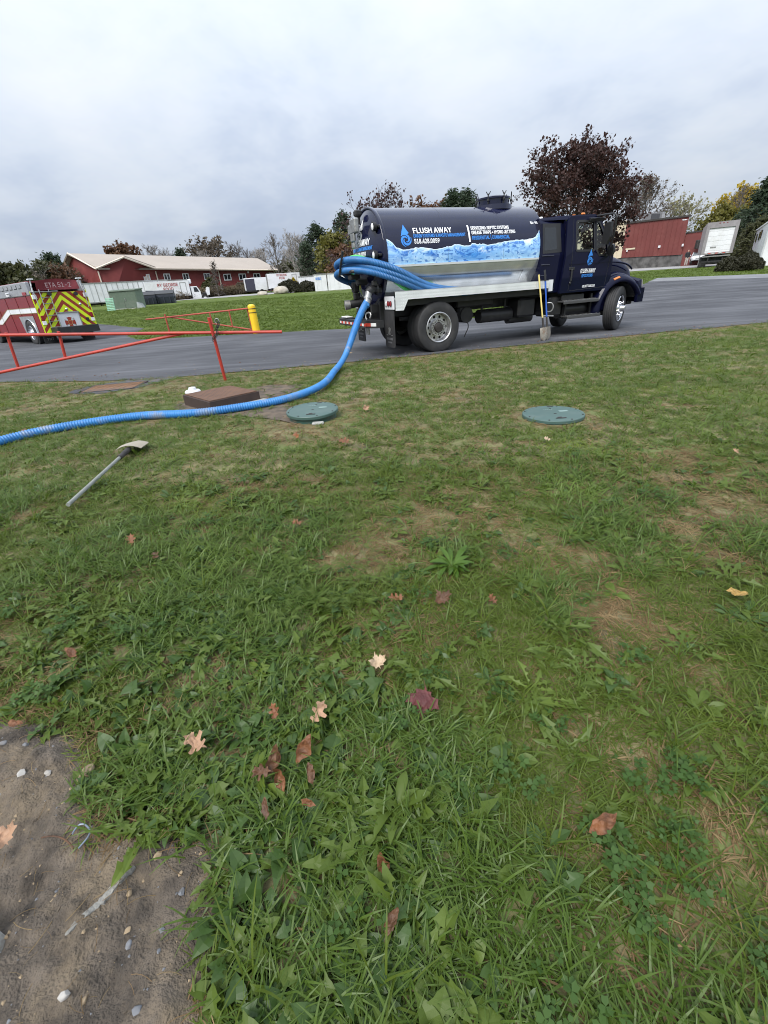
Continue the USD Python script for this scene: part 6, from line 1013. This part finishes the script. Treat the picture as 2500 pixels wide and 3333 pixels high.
def feathery(rng):
    """flat feathery yarrow-like frond"""
    out = []
    for k in range(6):
        az = k * 1.05 + rng.uniform(-.3, .3); L = rng.uniform(.06, .12); 
        for t in np.linspace(.2, 1, 14):
            w = L * .20 * math.sin(math.pi * min(t * .9 + .08, 1)); z = .03 + .03 * math.sin(t * 2.4)
            for s in (1, -1):
                b = np.array([L * t, 0, z]); out.append(move(TM([b - [.0018, 0, 0], b + [.0018, 0, 0], b + [.004, s * w, .004]], [[0, 1, 2]]), rz=az))
    return cat(*out)
rng = np.random.default_rng(5)
P_, M_ = [], []; groups_ = {}
def proto(kind, m, mm): groups_.setdefault(kind, []).append(len(P_)); P_.append((kind, m)); M_.append(mm)
for k in range(5): proto('grass_tuft', blades(rng, 28, .066, .045, .105, .0042, 1.4, flat=.45), g_green)
for k in range(3): proto('bluegrass_tuft', blades(rng, 20, .060, .06, .14, .0050, 1.6, flat=.35), g_blue)
for k in range(3): proto('fine_grass', blades(rng, 32, .060, .035, .085, .0027, 1.2, flat=.6), g_green)
for k in range(4): proto('dry_tuft', blades(rng, 30, .070, .04, .11, .0036, 1.1, flat=.85), (g_dry, g_brown)[k % 2])
for k in range(3): proto('long_grass', blades(rng, 9, .040, .11, .23, .0055, 2.0, 6), (g_blue, g_green)[k % 2])
for k in range(3): proto('coarse_tuft', blades(rng, 18, .11, .045, .10, .0095, 1.2, 4, .5), g_green)
for k in range(2): proto('coarse_dry', blades(rng, 16, .11, .035, .08, .009, 1.1, flat=.8), g_dry)
for k in range(2): proto('far_tuft', blades(rng, 18, .28, .07, .16, .032, 1.1, 4, .5), g_far)
W0 = len(P_)
for k in range(4): proto('dandelion', rosette(rng, [DAND], 9, .07, .14, .30, (.25, .9), (-.7, .1)), w_leaf)
for k in range(4): proto('arrow_leaf', rosette(rng, [ARROW, DAND, ARROW], 7, .055, .10, .62, (.5, 1.2), (-.9, -.1)), (w_leaf, w_dark)[k % 2])
for k in range(3): proto('plantain', rosette(rng, [OVAL, LANCE], 7, .05, .10, .42, (.2, .8), (-.5, .1)), (w_leaf, w_dark, w_leaf)[k])
for k in range(3): proto('clover', clover(rng, 24, .065), w_clover)
for k in range(2): proto('yarrow', feathery(rng), w_leaf)
blobs = []  # dry patches: (x, y, radius, strength)
for (px, py, r_, s_) in ((1860, 1840, .22, 1.0), (1270, 1790, .26, .8), (1150, 1830, .20, .7), (770, 2170, .13, 1.0), (640, 2150, .10, .8), (2400, 1650, .25, .8), (2180, 1480, .3, .9), (1560, 1450, .3, .6), (1420, 1500, .35, .55), (1500, 1680, .22, .7), (2000, 2020, .18, .7), (2150, 2060, .15, .6), (1000, 1400, .45, 1.0), (850, 1400, .4, .8), (1330, 1390, .35, .5), (700, 1620, .25, .4), (560, 1560, .2, .4), (2330, 2750, .10, .9), (2060, 2500, .07, .8), (2200, 2960, .08, .7), (2060, 3230, .07, .9), (1300, 2020, .12, .5), (950, 1760, .15, .5), (420, 1280, .5, .6), (560, 1260, .6, .8), (200, 1300, .7, .7), (1150, 1310, .5, .5), (650, 1990, .10, .4), (1550, 1290, .5, .5), (2150, 1330, .4, .3), (350, 1900, .1, .3), (2250, 1720, .15, .5), (1690, 1780, .16, .6)):
    g_ = gnd(px, py); blobs.append((g_[0], g_[1], r_, s_))
blobs = np.array(blobs)
near_edge_x, near_edge_y = _rn[:, 0], _rn[:, 1]
def dryness(x, y):
    p = np.c_[x, y, 0 * x]; v = np.clip((meshkit.fbm(p * 1.1, 4, 41) - .53) * 2.6, 0, .42) + np.clip((meshkit.fbm(p * 3.7, 3, 43) - .55) * 2.2, 0, .35) + .05
    for bx, by, br, bs in blobs: v = v + bs * np.exp(-((x - bx) ** 2 + (y - by) ** 2) / br ** 2)
    e = np.interp(x, near_edge_x, near_edge_y) - y; v = v + (.75 * np.exp(-(e / .45) ** 2) + .35 * np.exp(-(e / 1.1) ** 2)) * np.where(x < 4.5, 1, .55)
    dl = np.hypot(x - 1.81, y - 4.41); v = v + .9 * np.exp(-((dl - .34) / .12) ** 2); dl = np.hypot(x + .745, y - 5.05); v = v + .9 * np.exp(-((dl - .4) / .2) ** 2); return np.clip(v, 0, 1)
no_grass = shapely.union_all([dirt_poly.buffer(-.025), road_poly.buffer(-.07), sg.Point(1.81, 4.41).buffer(.315), sg.Point(-.745, 5.05).buffer(.31), sg.Polygon(g4).buffer(.05), sg.box(-5.25, 7.75, -4.2, 8.9)])
def scatter(rng, x0, x1, y0, y1, per, jit=1.0):
    s = 1 / math.sqrt(per); X, Y = np.meshgrid(np.arange(x0, x1, s), np.arange(y0, y1, s)); x = X.ravel() + rng.uniform(-s, s, X.size) * jit * .7; y = Y.ravel() + rng.uniform(-s, s, X.size) * jit * .7
    # only the stretch of lawn that can be seen from about here
    lim = .92 * (y + 1.1) + 1.0; k = (np.abs(x) < lim) & ~shapely.contains_xy(no_grass, x, y) & (y < np.interp(x, near_edge_x, near_edge_y) + .25); return x[k], y[k]
def pick(rng, kind, n): return np.array(groups_[kind])[rng.integers(0, len(groups_[kind]), n)]
bank = lambda x, y: np.clip(1.25 * np.exp(-((x + .42) / .42) ** 2 - ((y - .72) / .48) ** 2) + .9 * np.exp(-((x + 1.05) / .5) ** 2 - ((y - 1.38) / .25) ** 2), 0, 1)
GX_, GY_, GI, GS, GT = [], [], [], [], []
def lay(rng, x, y, kind, s0, s1, tilt=.12):
    n = len(x); GX_.append(x); GY_.append(y); GI.append(pick(rng, kind, n)); GS.append(rng.uniform(s0, s1, n)); GT.append(np.full(n, tilt))
soilm = lambda x, y: shapely.contains_xy(soil_poly.buffer(-.03), x, y)
for (y0, y1, per, a, b) in ((.05, 1.7, 620, .62, 1.0), (1.7, 3.2, 330, .75, 1.1), (3.2, 6.0, 170, .8, 1.15), (6.0, 13.5, 105, .8, 1.2)):
    x, y = scatter(rng, -9.5, 12.5, y0, y1, per); k = rng.random(len(x)) > .40 * bank(x, y); x, y = x[k], y[k]; d = dryness(x, y); u = rng.random(len(x)); bare = soilm(x, y) & (rng.random(len(x)) < .93); thin = rng.random(len(x)) < d * .10
    dry = (u < d * .84) & ~bare & ~thin; grn = ~dry & ~bare & ~thin; v = rng.random(len(x)); bl = meshkit.fbm(np.c_[x * 1.3, y * 1.3, 0 * x], 3, 61); tall = np.clip(.75 + (meshkit.fbm(np.c_[x * .9, y * .9, 0 * x + 3], 3, 67) - .45) * 1.6, .55, 1.35)
    if y0 < 3.2:
        lay(rng, x[dry], y[dry], 'dry_tuft', a, b); k = grn & (bl > .55); lay(rng, x[k], y[k], 'bluegrass_tuft', a, b); k = grn & (bl <= .55) & (v < .6); lay(rng, x[k], y[k], 'grass_tuft', a, b); k = grn & (bl <= .55) & (v >= .6); lay(rng, x[k], y[k], 'fine_grass', a, b)
    else:
        k = dry & (v < .5); lay(rng, x[k], y[k], 'dry_tuft', a, b); k = dry & (v >= .5); lay(rng, x[k], y[k], 'coarse_dry', a * .8, b * .8); k = grn & (v < .35); lay(rng, x[k], y[k], 'grass_tuft', a, b); k = grn & (v >= .35) & (v < .55); lay(rng, x[k], y[k], 'bluegrass_tuft', a, b); k = grn & (v >= .55); lay(rng, x[k], y[k], 'coarse_tuft', a * .75, b * .8)
# long loose blades, mostly at the lower right
x, y = scatter(rng, -3, 3.5, .1, 3.5, 40); w_ = np.exp(-((x - .75) / .7) ** 2 - ((y - .55) / .6) ** 2) + .30 * (meshkit.fbm(np.c_[x * 1.7, y * 1.7, 0 * x], 3, 71) > .55) + .12 + .8 * np.exp(-((x - .1) / .35) ** 2 - ((y - 1.5) / .4) ** 2) + .5 * np.exp(-((x + 1.6) / .5) ** 2 - ((y - 1.75) / .5) ** 2); k = (rng.random(len(x)) < w_) & (dryness(x, y) < .7); lay(rng, x[k], y[k], 'long_grass', .6, 1.0, .3)
n = len(GI); 
def flush(name, lo, hi):
    x, y, i, s, tl = (np.concatenate(q) for q in (GX_, GY_, GI, GS, GT)); r = np.random.default_rng(len(x)); z = terrain(x, y) + np.where(shapely.contains_xy(soil_poly, x, y), .012, .002); az = r.uniform(0, 2 * np.pi, len(x)); ta, tb = r.uniform(0, 6.28, len(x)), r.normal(0, 1, len(x)) * tl / 2
    c, s_ = np.cos(az / 2), np.sin(az / 2); ct, st_ = np.cos(tb), np.sin(tb); ax, ay = np.cos(ta), np.sin(ta)
    q = np.stack([ct * c, st_ * (ax * c + ay * s_), st_ * (ay * c - ax * s_), ct * s_], 1); us = sorted(set(i.tolist())); mp = {u: k for k, u in enumerate(us)}
    instancer(name, [P_[u] for u in us], np.c_[x, y, z], np.array([mp[v] for v in i]), q, np.c_[s, s, s * r.uniform(.8, 1.15, len(x))], [M_[u] for u in us]); print(name, len(x))
    for q_ in (GX_, GY_, GI, GS, GT): q_.clear()
xs_, ys_ = scatter(rng, -2.2, -.2, .05, 1.3, 900); de = shapely.distance(shapely.points(xs_, ys_), dirt_poly.exterior); k = rng.random(len(xs_)) < .55 * np.exp(-(de / .05) ** 2); lay(rng, xs_[k], ys_[k], 'dry_tuft', .3, .75, .4)
flush('grass', 0, W0)
# field beyond the road
x, y = rng.uniform(-34, 36, 26000), 19 + 31 * rng.random(26000) ** 1.7
k = (np.abs(x + 1) < .95 * y + 2) & ~shapely.contains_xy(shapely.union_all([road_poly.buffer(.15), strip.buffer(.1), lot, drive, path.buffer(.3)]), x, y); x, y = x[k], y[k]; lay(rng, x, y, 'far_tuft', .7, 1.25); flush('field_grass', 0, 0)
# weeds among the grass
dens_left = lambda x, y: np.exp(-((x + .55) / .75) ** 2 - ((y - 1.05) / .6) ** 2)
x, y = scatter(rng, -3.2, 3.2, .1, 3.4, 150); L_ = np.maximum(dens_left(x, y), 1.0 * ((x < .12) & (x > -1.4) & (y < 1.15))); d = dryness(x, y); patch = meshkit.fbm(np.c_[x * 1.9, y * 1.9, 0 * x], 3, 81); v = rng.random(len(x))
k = (v < L_ * .55) & (d < .8); lay(rng, x[k], y[k], 'arrow_leaf', .65, 1.05, .35); xb, yb = scatter(rng, -1.9, .6, .1, 2.0, 420); k = rng.random(len(xb)) < bank(xb, yb) * .85; lay(rng, xb[k], yb[k], 'arrow_leaf', .45, .90, .55)
k = (rng.random(len(x)) < np.clip(.10 + .5 * (patch > .52) * (y < 2.9) + .25 * L_, 0, .6)) & (d < .75); k &= rng.random(len(x)) < .62; lay(rng, x[k], y[k], 'dandelion', .55, 1.05, .3)
k = (rng.random(len(x)) < .10 + .18 * (patch < .45)) & (d < .8); lay(rng, x[k], y[k], 'plantain', .5, 1.0, .3)
cl = 1.6 * np.exp(-((x - .50) / .36) ** 2 - ((y - .65) / .42) ** 2) + .25 * (meshkit.fbm(np.c_[x * 2.3, y * 2.3, 0 * x], 3, 83) > .56); k = (rng.random(len(x)) < cl * .17) & (d < .75); lay(rng, x[k], y[k], 'clover', .8, 1.15, .15)
k = rng.random(len(x)) < .85 * np.exp(-((x + .25) / .28) ** 2 - ((y - 1.75) / .22) ** 2) + .5 * np.exp(-((x + .1) / .2) ** 2 - ((y - 1.55) / .15) ** 2); lay(rng, x[k], y[k], 'yarrow', .7, 1.1, .2)
x, y = scatter(rng, -6.5, 7.5, 1.6, 3.6, 60); k = (rng.random(len(x)) < .45) & (dryness(x, y) < .85); lay(rng, x[k], y[k], 'dandelion', .28, .6, .5); k = (rng.random(len(x)) < .25) & (dryness(x, y) < .85); lay(rng, x[k], y[k], 'arrow_leaf', .35, .6, .5)
x, y = scatter(rng, -9, 10, 3.4, 8.5, 34); patch = meshkit.fbm(np.c_[x * 1.2, y * 1.2, 0 * x], 3, 85); k = (rng.random(len(x)) < .30 + .4 * (patch > .52)) & (dryness(x, y) < .8); lay(rng, x[k], y[k], 'dandelion', .4, .85, .45)
flush('weeds', W0, 0)

# fallen leaves, one by one
def leaf_outline(kind):
    if kind == 'maple': P = [(0, -.5), (.04, -.30), (.22, -.36), (.20, -.22), (.46, -.16), (.38, -.04), (.50, .10), (.30, .12), (.24, .22), (.13, .16), (.14, .34), (.06, .36), (0, .52)]
    elif kind == 'oak': P = [(0, -.5), (.05, -.36), (.20, -.34), (.22, -.24), (.10, -.16), (.12, -.08), (.32, -.04), (.34, .08), (.14, .12), (.16, .22), (.26, .28), (.22, .36), (.08, .36), (0, .50)]
    else: P = [(0, -.5), (.08, -.40), (.18, -.22), (.22, 0), (.19, .2), (.10, .38), (0, .52)]
    return sg.Polygon(P + [(-x, y) for x, y in P[1:-1][::-1]]).buffer(0)
leafcols = {'red': (.075, .012, .011), 'orange': (.19, .070, .024), 'pink': (.29, .17, .10), 'tan': (.32, .235, .15), 'brown': (.085, .038, .016), 'rust': (.135, .052, .018), 'gold': (.30, .19, .05)}
lm_ = {k: mat('fallen_' + k, v, .65, var=.3, scale=22, dirt=tuple(np.array(v) * .45), dscale=30, damt=(.5, .75), bump=.4, bscale=120) for k, v in leafcols.items()}
def fallen(px, py, size_px, kind, col, label, ang, curl=.5, tilt=0.0, dz=.03, wide=1.0, zg=None):
    g_ = gnd(px, py, dz if zg is None else zg); d_ = project(g_)[2]; s = size_px / FPX * d_; p, t = trimesh.creation.triangulate_polygon(leaf_outline(kind), engine='earcut'); m = TM(np.c_[p, 0 * p[:, 0]], t); m = TM(*trimesh.remesh.subdivide_to_size(m.vertices, m.faces, .10)); v = m.vertices.copy()
    r = np.random.default_rng(int(px)); v[:, 0] *= wide; q_ = np.c_[v[:, :2] * 3.2, np.full(len(v), px * .37)]; v[:, 2] = curl * (v[:, 0] ** 2 * 1.9 + .5 * v[:, 1] ** 2 + .25 * v[:, 1] * v[:, 0]) + (meshkit.fbm(q_, 3, 5) - .5) * (.18 + .45 * abs(curl)); v[:, 0] += (meshkit.fbm(q_ + 7, 2, 6) - .5) * .25; v[:, 1] += (meshkit.fbm(q_ + 13, 2, 8) - .5) * .22; m = TM(np.vstack([v, v + [0, 0, .004]]) * s, np.vstack([m.faces, m.faces[:, ::-1] + len(v)])); st_ = tube(np.array([(0, -.5, .0), (.02, -.56, .02), (.04, -.62, .05)]) * s, .008 * s, 5); m = move(move(m, rz=ang), rx=tilt); st_ = move(move(st_, rz=ang), rx=tilt)
    th = Thing('fallen_leaf', label, 'leaf', g_); b = th.add('blade', m, lm_[col], True); th.add('stalk', st_, lm_['brown'], parent=b)
for a_ in ((1375, 2285, 112, 'maple', 'red', 'large dark red maple leaf lying in the middle foreground grass', 2.9, .12, .45, .05), (893, 2315, 56, 'oak', 'orange', 'small orange leaf between the tan leaf and the dry patch', .4, .6, .6, .06), (1037, 2317, 78, 'oak', 'pink', 'pinkish tan lobed leaf left of the dark red maple leaf', -.5, .5, .5, .06),
    (640, 2420, 92, 'oak', 'pink', 'curled pale tan oak leaf above the weedy bank', 1.2, .9, .3, .07), (1960, 2678, 112, 'ovate', 'rust', 'brown curled leaf alone in the grass at the lower right', -1.25, 1.2, .3, .06), (1245, 2812, 90, 'ovate', 'rust', 'upright brown leaf below the dark red maple leaf', .1, .6, 1.0, .05), (1272, 3000, 88, 'ovate', 'brown', 'golden brown leaf nearest the bottom of the picture', -.5, .9, .7, .06),
    (1230, 2150, 58, 'maple', 'tan', 'pale tan leaf above the dark red maple leaf', .3, .5, .5, .05), (1440, 1945, 62, 'maple', 'brown', 'brown maple leaf below the bright plantain rosette', .6, .5, .6, .05), (1290, 1945, 54, 'oak', 'rust', 'rust leaf left of the brown maple leaf', 1.5, .5, .4, .05), (428, 1756, 44, 'oak', 'orange', 'small orange leaf in the grass below the face-down shovel', .2, .4, .7, .05), (966, 1701, 36, 'oak', 'rust', 'small rust leaf in the middle left of the lawn', 1.3, .6, .4, .05),
    (2400, 1932, 66, 'ovate', 'gold', 'yellowish curled leaf near the right edge', 1.2, .9, .4, .05), (990, 2438, 96, 'ovate', 'rust', 'long orange-brown leaf standing on edge above the bank', -.45, .8, .9, .08), (893, 2470, 100, 'ovate', 'brown', 'dark curled brown leaf, leftmost of the brown cluster', -.2, 1.4, .8, .07), (1012, 2515, 66, 'ovate', 'brown', 'round brown leaf at the right of the brown cluster', .2, .8, .7, .06), (912, 2540, 84, 'ovate', 'rust', 'narrow curled leaf at the bottom of the brown cluster', .5, 1.5, .6, .05), (850, 2512, 70, 'oak', 'brown', 'crumpled brown leaf low in the brown cluster', 1.5, .9, .5, .06),
    (15, 2722, 90, 'maple', 'pink', 'pinkish tan leaf on the bare dirt at the left edge', .9, .4, .3, .07), (1192, 1327, 24, 'maple', 'pink', 'tan leaf right of the raised green lid', .3, .5, .8, .06), (52, 2357, 60, 'ovate', 'rust', 'tan-brown leaf where the dirt meets the weeds', 1.3, .8, .3, .05), (505, 1808, 36, 'oak', 'brown', 'small brown leaf below the small orange leaf', .8, .5, .4, .05), (865, 2628, 62, 'ovate', 'brown', 'dark brown leaf among the weeds below the brown cluster', .1, .7, .7, .06), (1005, 2615, 52, 'ovate', 'rust', 'bent brown leaf among grass blades right of the weeds', 1.2, 1.0, .6, .06),
    (235, 2128, 60, 'ovate', 'rust', 'brown leaf in the tall grass at the left', 1.0, .8, .4, .06), (1605, 1950, 40, 'oak', 'rust', 'rust fragment right of the brown maple leaf', .5, .5, .5, .05), (1780, 1428, 24, 'oak', 'tan', 'small tan leaf below the flush green lid', .9, .5, .5, .05), (2395, 1468, 24, 'oak', 'pink', 'small tan leaf at the right, beyond the flush lid', .3, .5, .6, .05), (80, 1406, 34, 'oak', 'rust', 'tan leaf beside the hose at the left', .9, .5, .5, .05), (965, 1418, 30, 'oak', 'orange', 'orange leaf at the edge of the bare soil', .4, .5, .5, .05), (1120, 1437, 42, 'oak', 'rust', 'crumpled brown leaf below the raised green lid', 1.2, .6, .5, .06)):
    fallen(*a_)
# bright plantain rosette and other single plants
def plant(name, label, px, py, n, lo, hi, wr, kinds, m_, seed, e0, e1):
    r = np.random.default_rng(seed); g_ = gnd(px, py, .01); t = Thing(name, label, 'plant', g_)
    for k in range(n):
        L = r.uniform(lo, hi); m = leaf_strip(kinds[k % len(kinds)], L, L * wr * r.uniform(.85, 1.2), (r.uniform(*e0), r.uniform(*e1)), r.uniform(.2, .5)); t.add('leaf', spin(m, k * 2.4 + r.uniform(-.3, .3), r.uniform(-.3, .3)), m_, True)
w_bright = leafmat('plantain_bright', (.060, .12, .014), (.13, .22, .032), .4, .35, 3.0)
plant('plantain', 'bright green plantain rosette in the middle of the lawn', 1470, 1845, 34, .06, .165, .21, [LANCE, OVAL], w_bright, 3, (.35, 1.25), (-.9, .3)); plant('dandelion', 'darker leafy rosette right of the bright plantain', 1690, 1900, 12, .08, .14, .32, [DAND, LANCE], w_leaf, 4, (.2, .6), (-.4, .1)); plant('dandelion', 'tall light green dandelion clump in the bottom middle', 1290, 2640, 14, .06, .12, .28, [DAND, LANCE], w_leaf, 5, (.7, 1.3), (-.5, .3))
# stones and the slab edge in the dirt
stone_pale = mat('pebble_pale', (.30, .285, .26), .85, scale=25, var=.2, dirt=(.16, .13, .095), dscale=22); stone_tan = mat('pebble_tan', (.24, .18, .11), .9, scale=25, var=.25, dirt=(.13, .10, .07), dscale=24); stone_grey = mat('pebble_grey', (.135, .14, .15), .9, scale=25, var=.25, dirt=(.12, .10, .075), dscale=24)
def dirt_z(x, y): return float(terrain(x, y) + .004 + relief_dirt(np.array([x]), np.array([y]))[0])
def pebble(px, py, size_px, m_, label, seed, flat=.6):
    g_ = gnd(px, py, .0); z = dirt_z(g_[0], g_[1]); g_ = gnd(px, py, z); s = size_px / FPX * project(g_)[2] / 2; r = np.random.default_rng(seed); pts = unit(r.normal(size=(26, 3))) * [1, .72, flat] * r.uniform(.85, 1.1, (26, 1)); m = hull(pts); m = move(TM(m.vertices * s, m.faces), rz=r.uniform(0, 6)); single('pebble', TM(m.vertices + [g_[0], g_[1], dirt_z(g_[0], g_[1]) + s * flat * .35], m.faces), m_, label, 'stone', smooth=35)
for a_ in ((72, 2520, 36, stone_pale, 'white chip of stone left of the small white pebble on the dirt', 1), (157, 2517, 28, stone_pale, 'small white pebble right of the white chip', 2), (282, 2520, 62, stone_tan, 'tan stone in a small hollow at the dirt edge', 3), (512, 2787, 32, stone_tan, 'yellowish stone near the weeds above the slab edge', 4), (422, 2905, 26, stone_tan, 'tan pebble right of the slab edge', 5), (420, 3078, 28, stone_grey, 'blue-grey pebble below the slab edge', 6), (592, 2905, 30, stone_grey, 'grey pebble near the grass right of the slab edge', 7), (213, 3245, 38, stone_pale, 'whitish stone at the bottom of the dirt', 8), (278, 3255, 26, stone_tan, 'long tan pebble right of the whitish stone', 9), (530, 3035, 26, stone_grey, 'slim grey stone with a white end', 10), (448, 3292, 36, stone_grey, 'grey stone at the very bottom', 11), (413, 3033, 30, stone_tan, 'brown angular pebble above the blue-grey pebble', 12), (590, 2845, 20, stone_tan, 'little tan pebble beside the moss', 13), (87, 2430, 24, stone_grey, 'pale grey pebble at the upper dirt edge', 14), (10, 2418, 26, stone_grey, 'grey pebble at the left picture edge', 15), (322, 2757, 18, stone_tan, 'little tan pebble near the bent nail', 16)): pebble(*a_)
r = np.random.default_rng(31); n = 1500; q = np.c_[r.uniform(-1.9, -.44, n), r.uniform(.02, 1.15, n)]; q = q[shapely.contains_xy(dirt_poly.buffer(-.01), q[:, 0], q[:, 1])]; zz = terrain(q[:, 0], q[:, 1]) + .004 + relief_dirt(q[:, 0], q[:, 1]); sz = .0018 + .0052 * r.random(len(q)) ** 3.2
gp_ = [('grit', hull(unit(r.normal(size=(14, 3))) * [1, .8, .6])) for _ in range(3)]; instancer('grit', gp_, np.c_[q, zz], r.integers(0, 3, len(q)), np.c_[np.cos(q[:, 0] * 40), 0 * q, np.sin(q[:, 0] * 40)], np.c_[sz, sz, sz], [stone_tan, stone_grey, dirtmat])
e0, e1 = gnd(440, 2822, .0), gnd(228, 3062, -.01); ev = (e1 - e0); en = np.array([ev[1], -ev[0], 0]); en /= np.linalg.norm(en)
def edge_block(a, b, w, top): return hull([p + en * s + np.array([0, 0, h_ - p[2]]) for p, k in ((a, .5), (b, 1.0)) for s, h_ in ((0, dirt_z(p[0], p[1]) - .03), (w * k, dirt_z(p[0], p[1]) - .03), (0, dirt_z(p[0], p[1]) + top * k), (w * k * .8, dirt_z(p[0], p[1]) + top * k))])
rng_e = np.random.default_rng(4); c_ = [e0 + ev * t for t in np.linspace(0, 1, 6)]
sl = Thing('slab_edge', 'pale grey edge of a buried concrete slab slanting through the dirt', 'slab')
conc = mat('slab_concrete', (.19, .185, .165), .9, scale=20, var=.2, bump=.6, bscale=90, dirt=(.14, .11, .08), dscale=18, damt=(.55, .68)); ts_ = np.linspace(0, 1, 30); wd_ = (.003 + .009 * np.sin(np.pi * np.clip(ts_ * .86 + .10, 0, 1)) ** .7) * (1 + rng_e.normal(0, .12, 30)); cc_ = e0 + ev * ts_[:, None]; zz_ = terrain(cc_[:, 0], cc_[:, 1]) + .004 + relief_dirt(cc_[:, 0], cc_[:, 1]); zz_ = np.convolve(np.pad(zz_, 4, 'edge'), np.ones(9) / 9, 'valid')
rows_ = np.stack([np.c_[(cc_ + en * (o * wd_)[:, None])[:, :2], zz_ + h_ + rng_e.normal(0, .0006, 30)] for o, h_ in ((-.9, -.02), (-.7, .0025), (.5, .0035), (1.0, -.02))], 1); sl.add('edge', TM(rows_.reshape(-1, 3), quadgrid(30, 4)), conc)
f0 = gnd(2, 3080, .0); single('slab_corner', hull([f0 + np.array(o) for o in ((-.10, .06, -.02), (.0, .02, -.02), (.01, -.05, -.02), (-.1, -.04, -.02), (-.10, .06, .015), (-.012, .02, .012), (0, -.05, .014), (-.1, -.04, .016))]), conc, 'pale grey slab corner at the left edge of the dirt', 'slab')
nb = [gnd(x_, y_, .03) for x_, y_ in ((235, 2715), (268, 2682), (284, 2690), (292, 2712), (270, 2745), (255, 2762))]; single('bent_nail', tube(spline(nb, 20), .0024, 8), mat('nail_grey', (.22, .25, .30), .4, .7), 'bent grey-blue nail lying on the dirt below the weeds', 'nail', smooth=True)
tw_ = [gnd(x_, y_, .02) for x_, y_ in ((135, 2727), (180, 2722), (215, 2735), (240, 2762))]; single('twig', tube(spline(tw_, 14), .0022, 5), lm_['brown'], 'thin dark root twig on the dirt left of the bent nail', 'twig', smooth=True)
pbl = gnd(1135, 1152, -.09); single('litter', hull([pbl + np.array(o) for o in ((0, 0, 0), (.09, .02, 0), (.05, .05, .035), (.02, .03, .03), (.10, 0, .02))]), stone_tan, 'small pale scrap on the road under the rear of the tanker', 'litter')
r = np.random.default_rng(93); n = 420; q = np.c_[r.uniform(-1.7, -.44, n), r.uniform(.05, 1.12, n)]; q = q[shapely.contains_xy(dirt_poly.buffer(.01), q[:, 0], q[:, 1])]; zz = terrain(q[:, 0], q[:, 1]) + .006 + relief_dirt(q[:, 0], q[:, 1]); sz = r.uniform(.3, 1.0, len(q)); az = r.uniform(0, 3.14, len(q))
instancer('straw', [('straw', tube(spline([(-.035, 0, 0), (-.01, .004 * k, .004), (.035, -.002 * k, .001)], 5), .0008, 3, False)) for k in (-1, 1)], np.c_[q, zz], r.integers(0, 2, len(q)), np.c_[np.cos(az), 0 * q, np.sin(az)], np.c_[sz, sz, sz], [g_dry, g_brown])
# grit, crumbs and leaf scraps along the road edge
r = np.random.default_rng(55); n = 900; X = r.uniform(-8, 10.5, n); e = np.interp(X, near_edge_x, near_edge_y); Y = e + np.abs(r.normal(0, .45, n)) + .02 + (r.random(n) < .25) * r.uniform(0, 3.5, n); sz = .006 + .02 * r.random(n) ** 4; th = r.uniform(0, 3.14, n)
instancer('road_grit', [('crumb', hull(unit(r.normal(size=(12, 3))) * [1, .8, .5])) for _ in range(3)], np.c_[X, Y, terrain(X, Y) + .016], r.integers(0, 3, n), np.c_[np.cos(th), np.zeros((n, 2)), np.sin(th)], np.c_[sz, sz, sz], [stone_tan, stone_grey, lm_['rust']])
# a gull passing the corner of the red building
gc_ = at(2228, 716, 62); gl = Thing('gull', 'white gull flying past the upper corner of the red building', 'gull', gc_, .3)
wing = lambda s: hull([(s * .03, .06, .0), (s * .03, -.08, .0), (s * .22, .03, .09), (s * .22, -.06, .085), (s * .48, -.05, .04), (s * .03, 0, .03)])
_b = [manifold3d.Manifold(manifold3d.Mesh(np.asarray(m.vertices, np.float32), np.asarray(m.faces, np.uint32))) for m in (hull(np.array([(math.cos(a_) * .07 * k, y, math.sin(a_) * .06 * k) for y, k in ((-.28, .25), (-.15, .8), (.02, 1), (.14, .7), (.22, .45)) for a_ in np.linspace(0, 6.28, 9)[:-1]])), wing(1), wing(-1))]
_m = (_b[0] + _b[1] + _b[2]).to_mesh(); gl.add('body', TM(_m.vert_properties[:, :3], _m.tri_verts), white); gl.add('beak', hull([(.012, .215, .01), (-.012, .215, .01), (0, .215, -.012), (0, .28, -.005)]), amber)
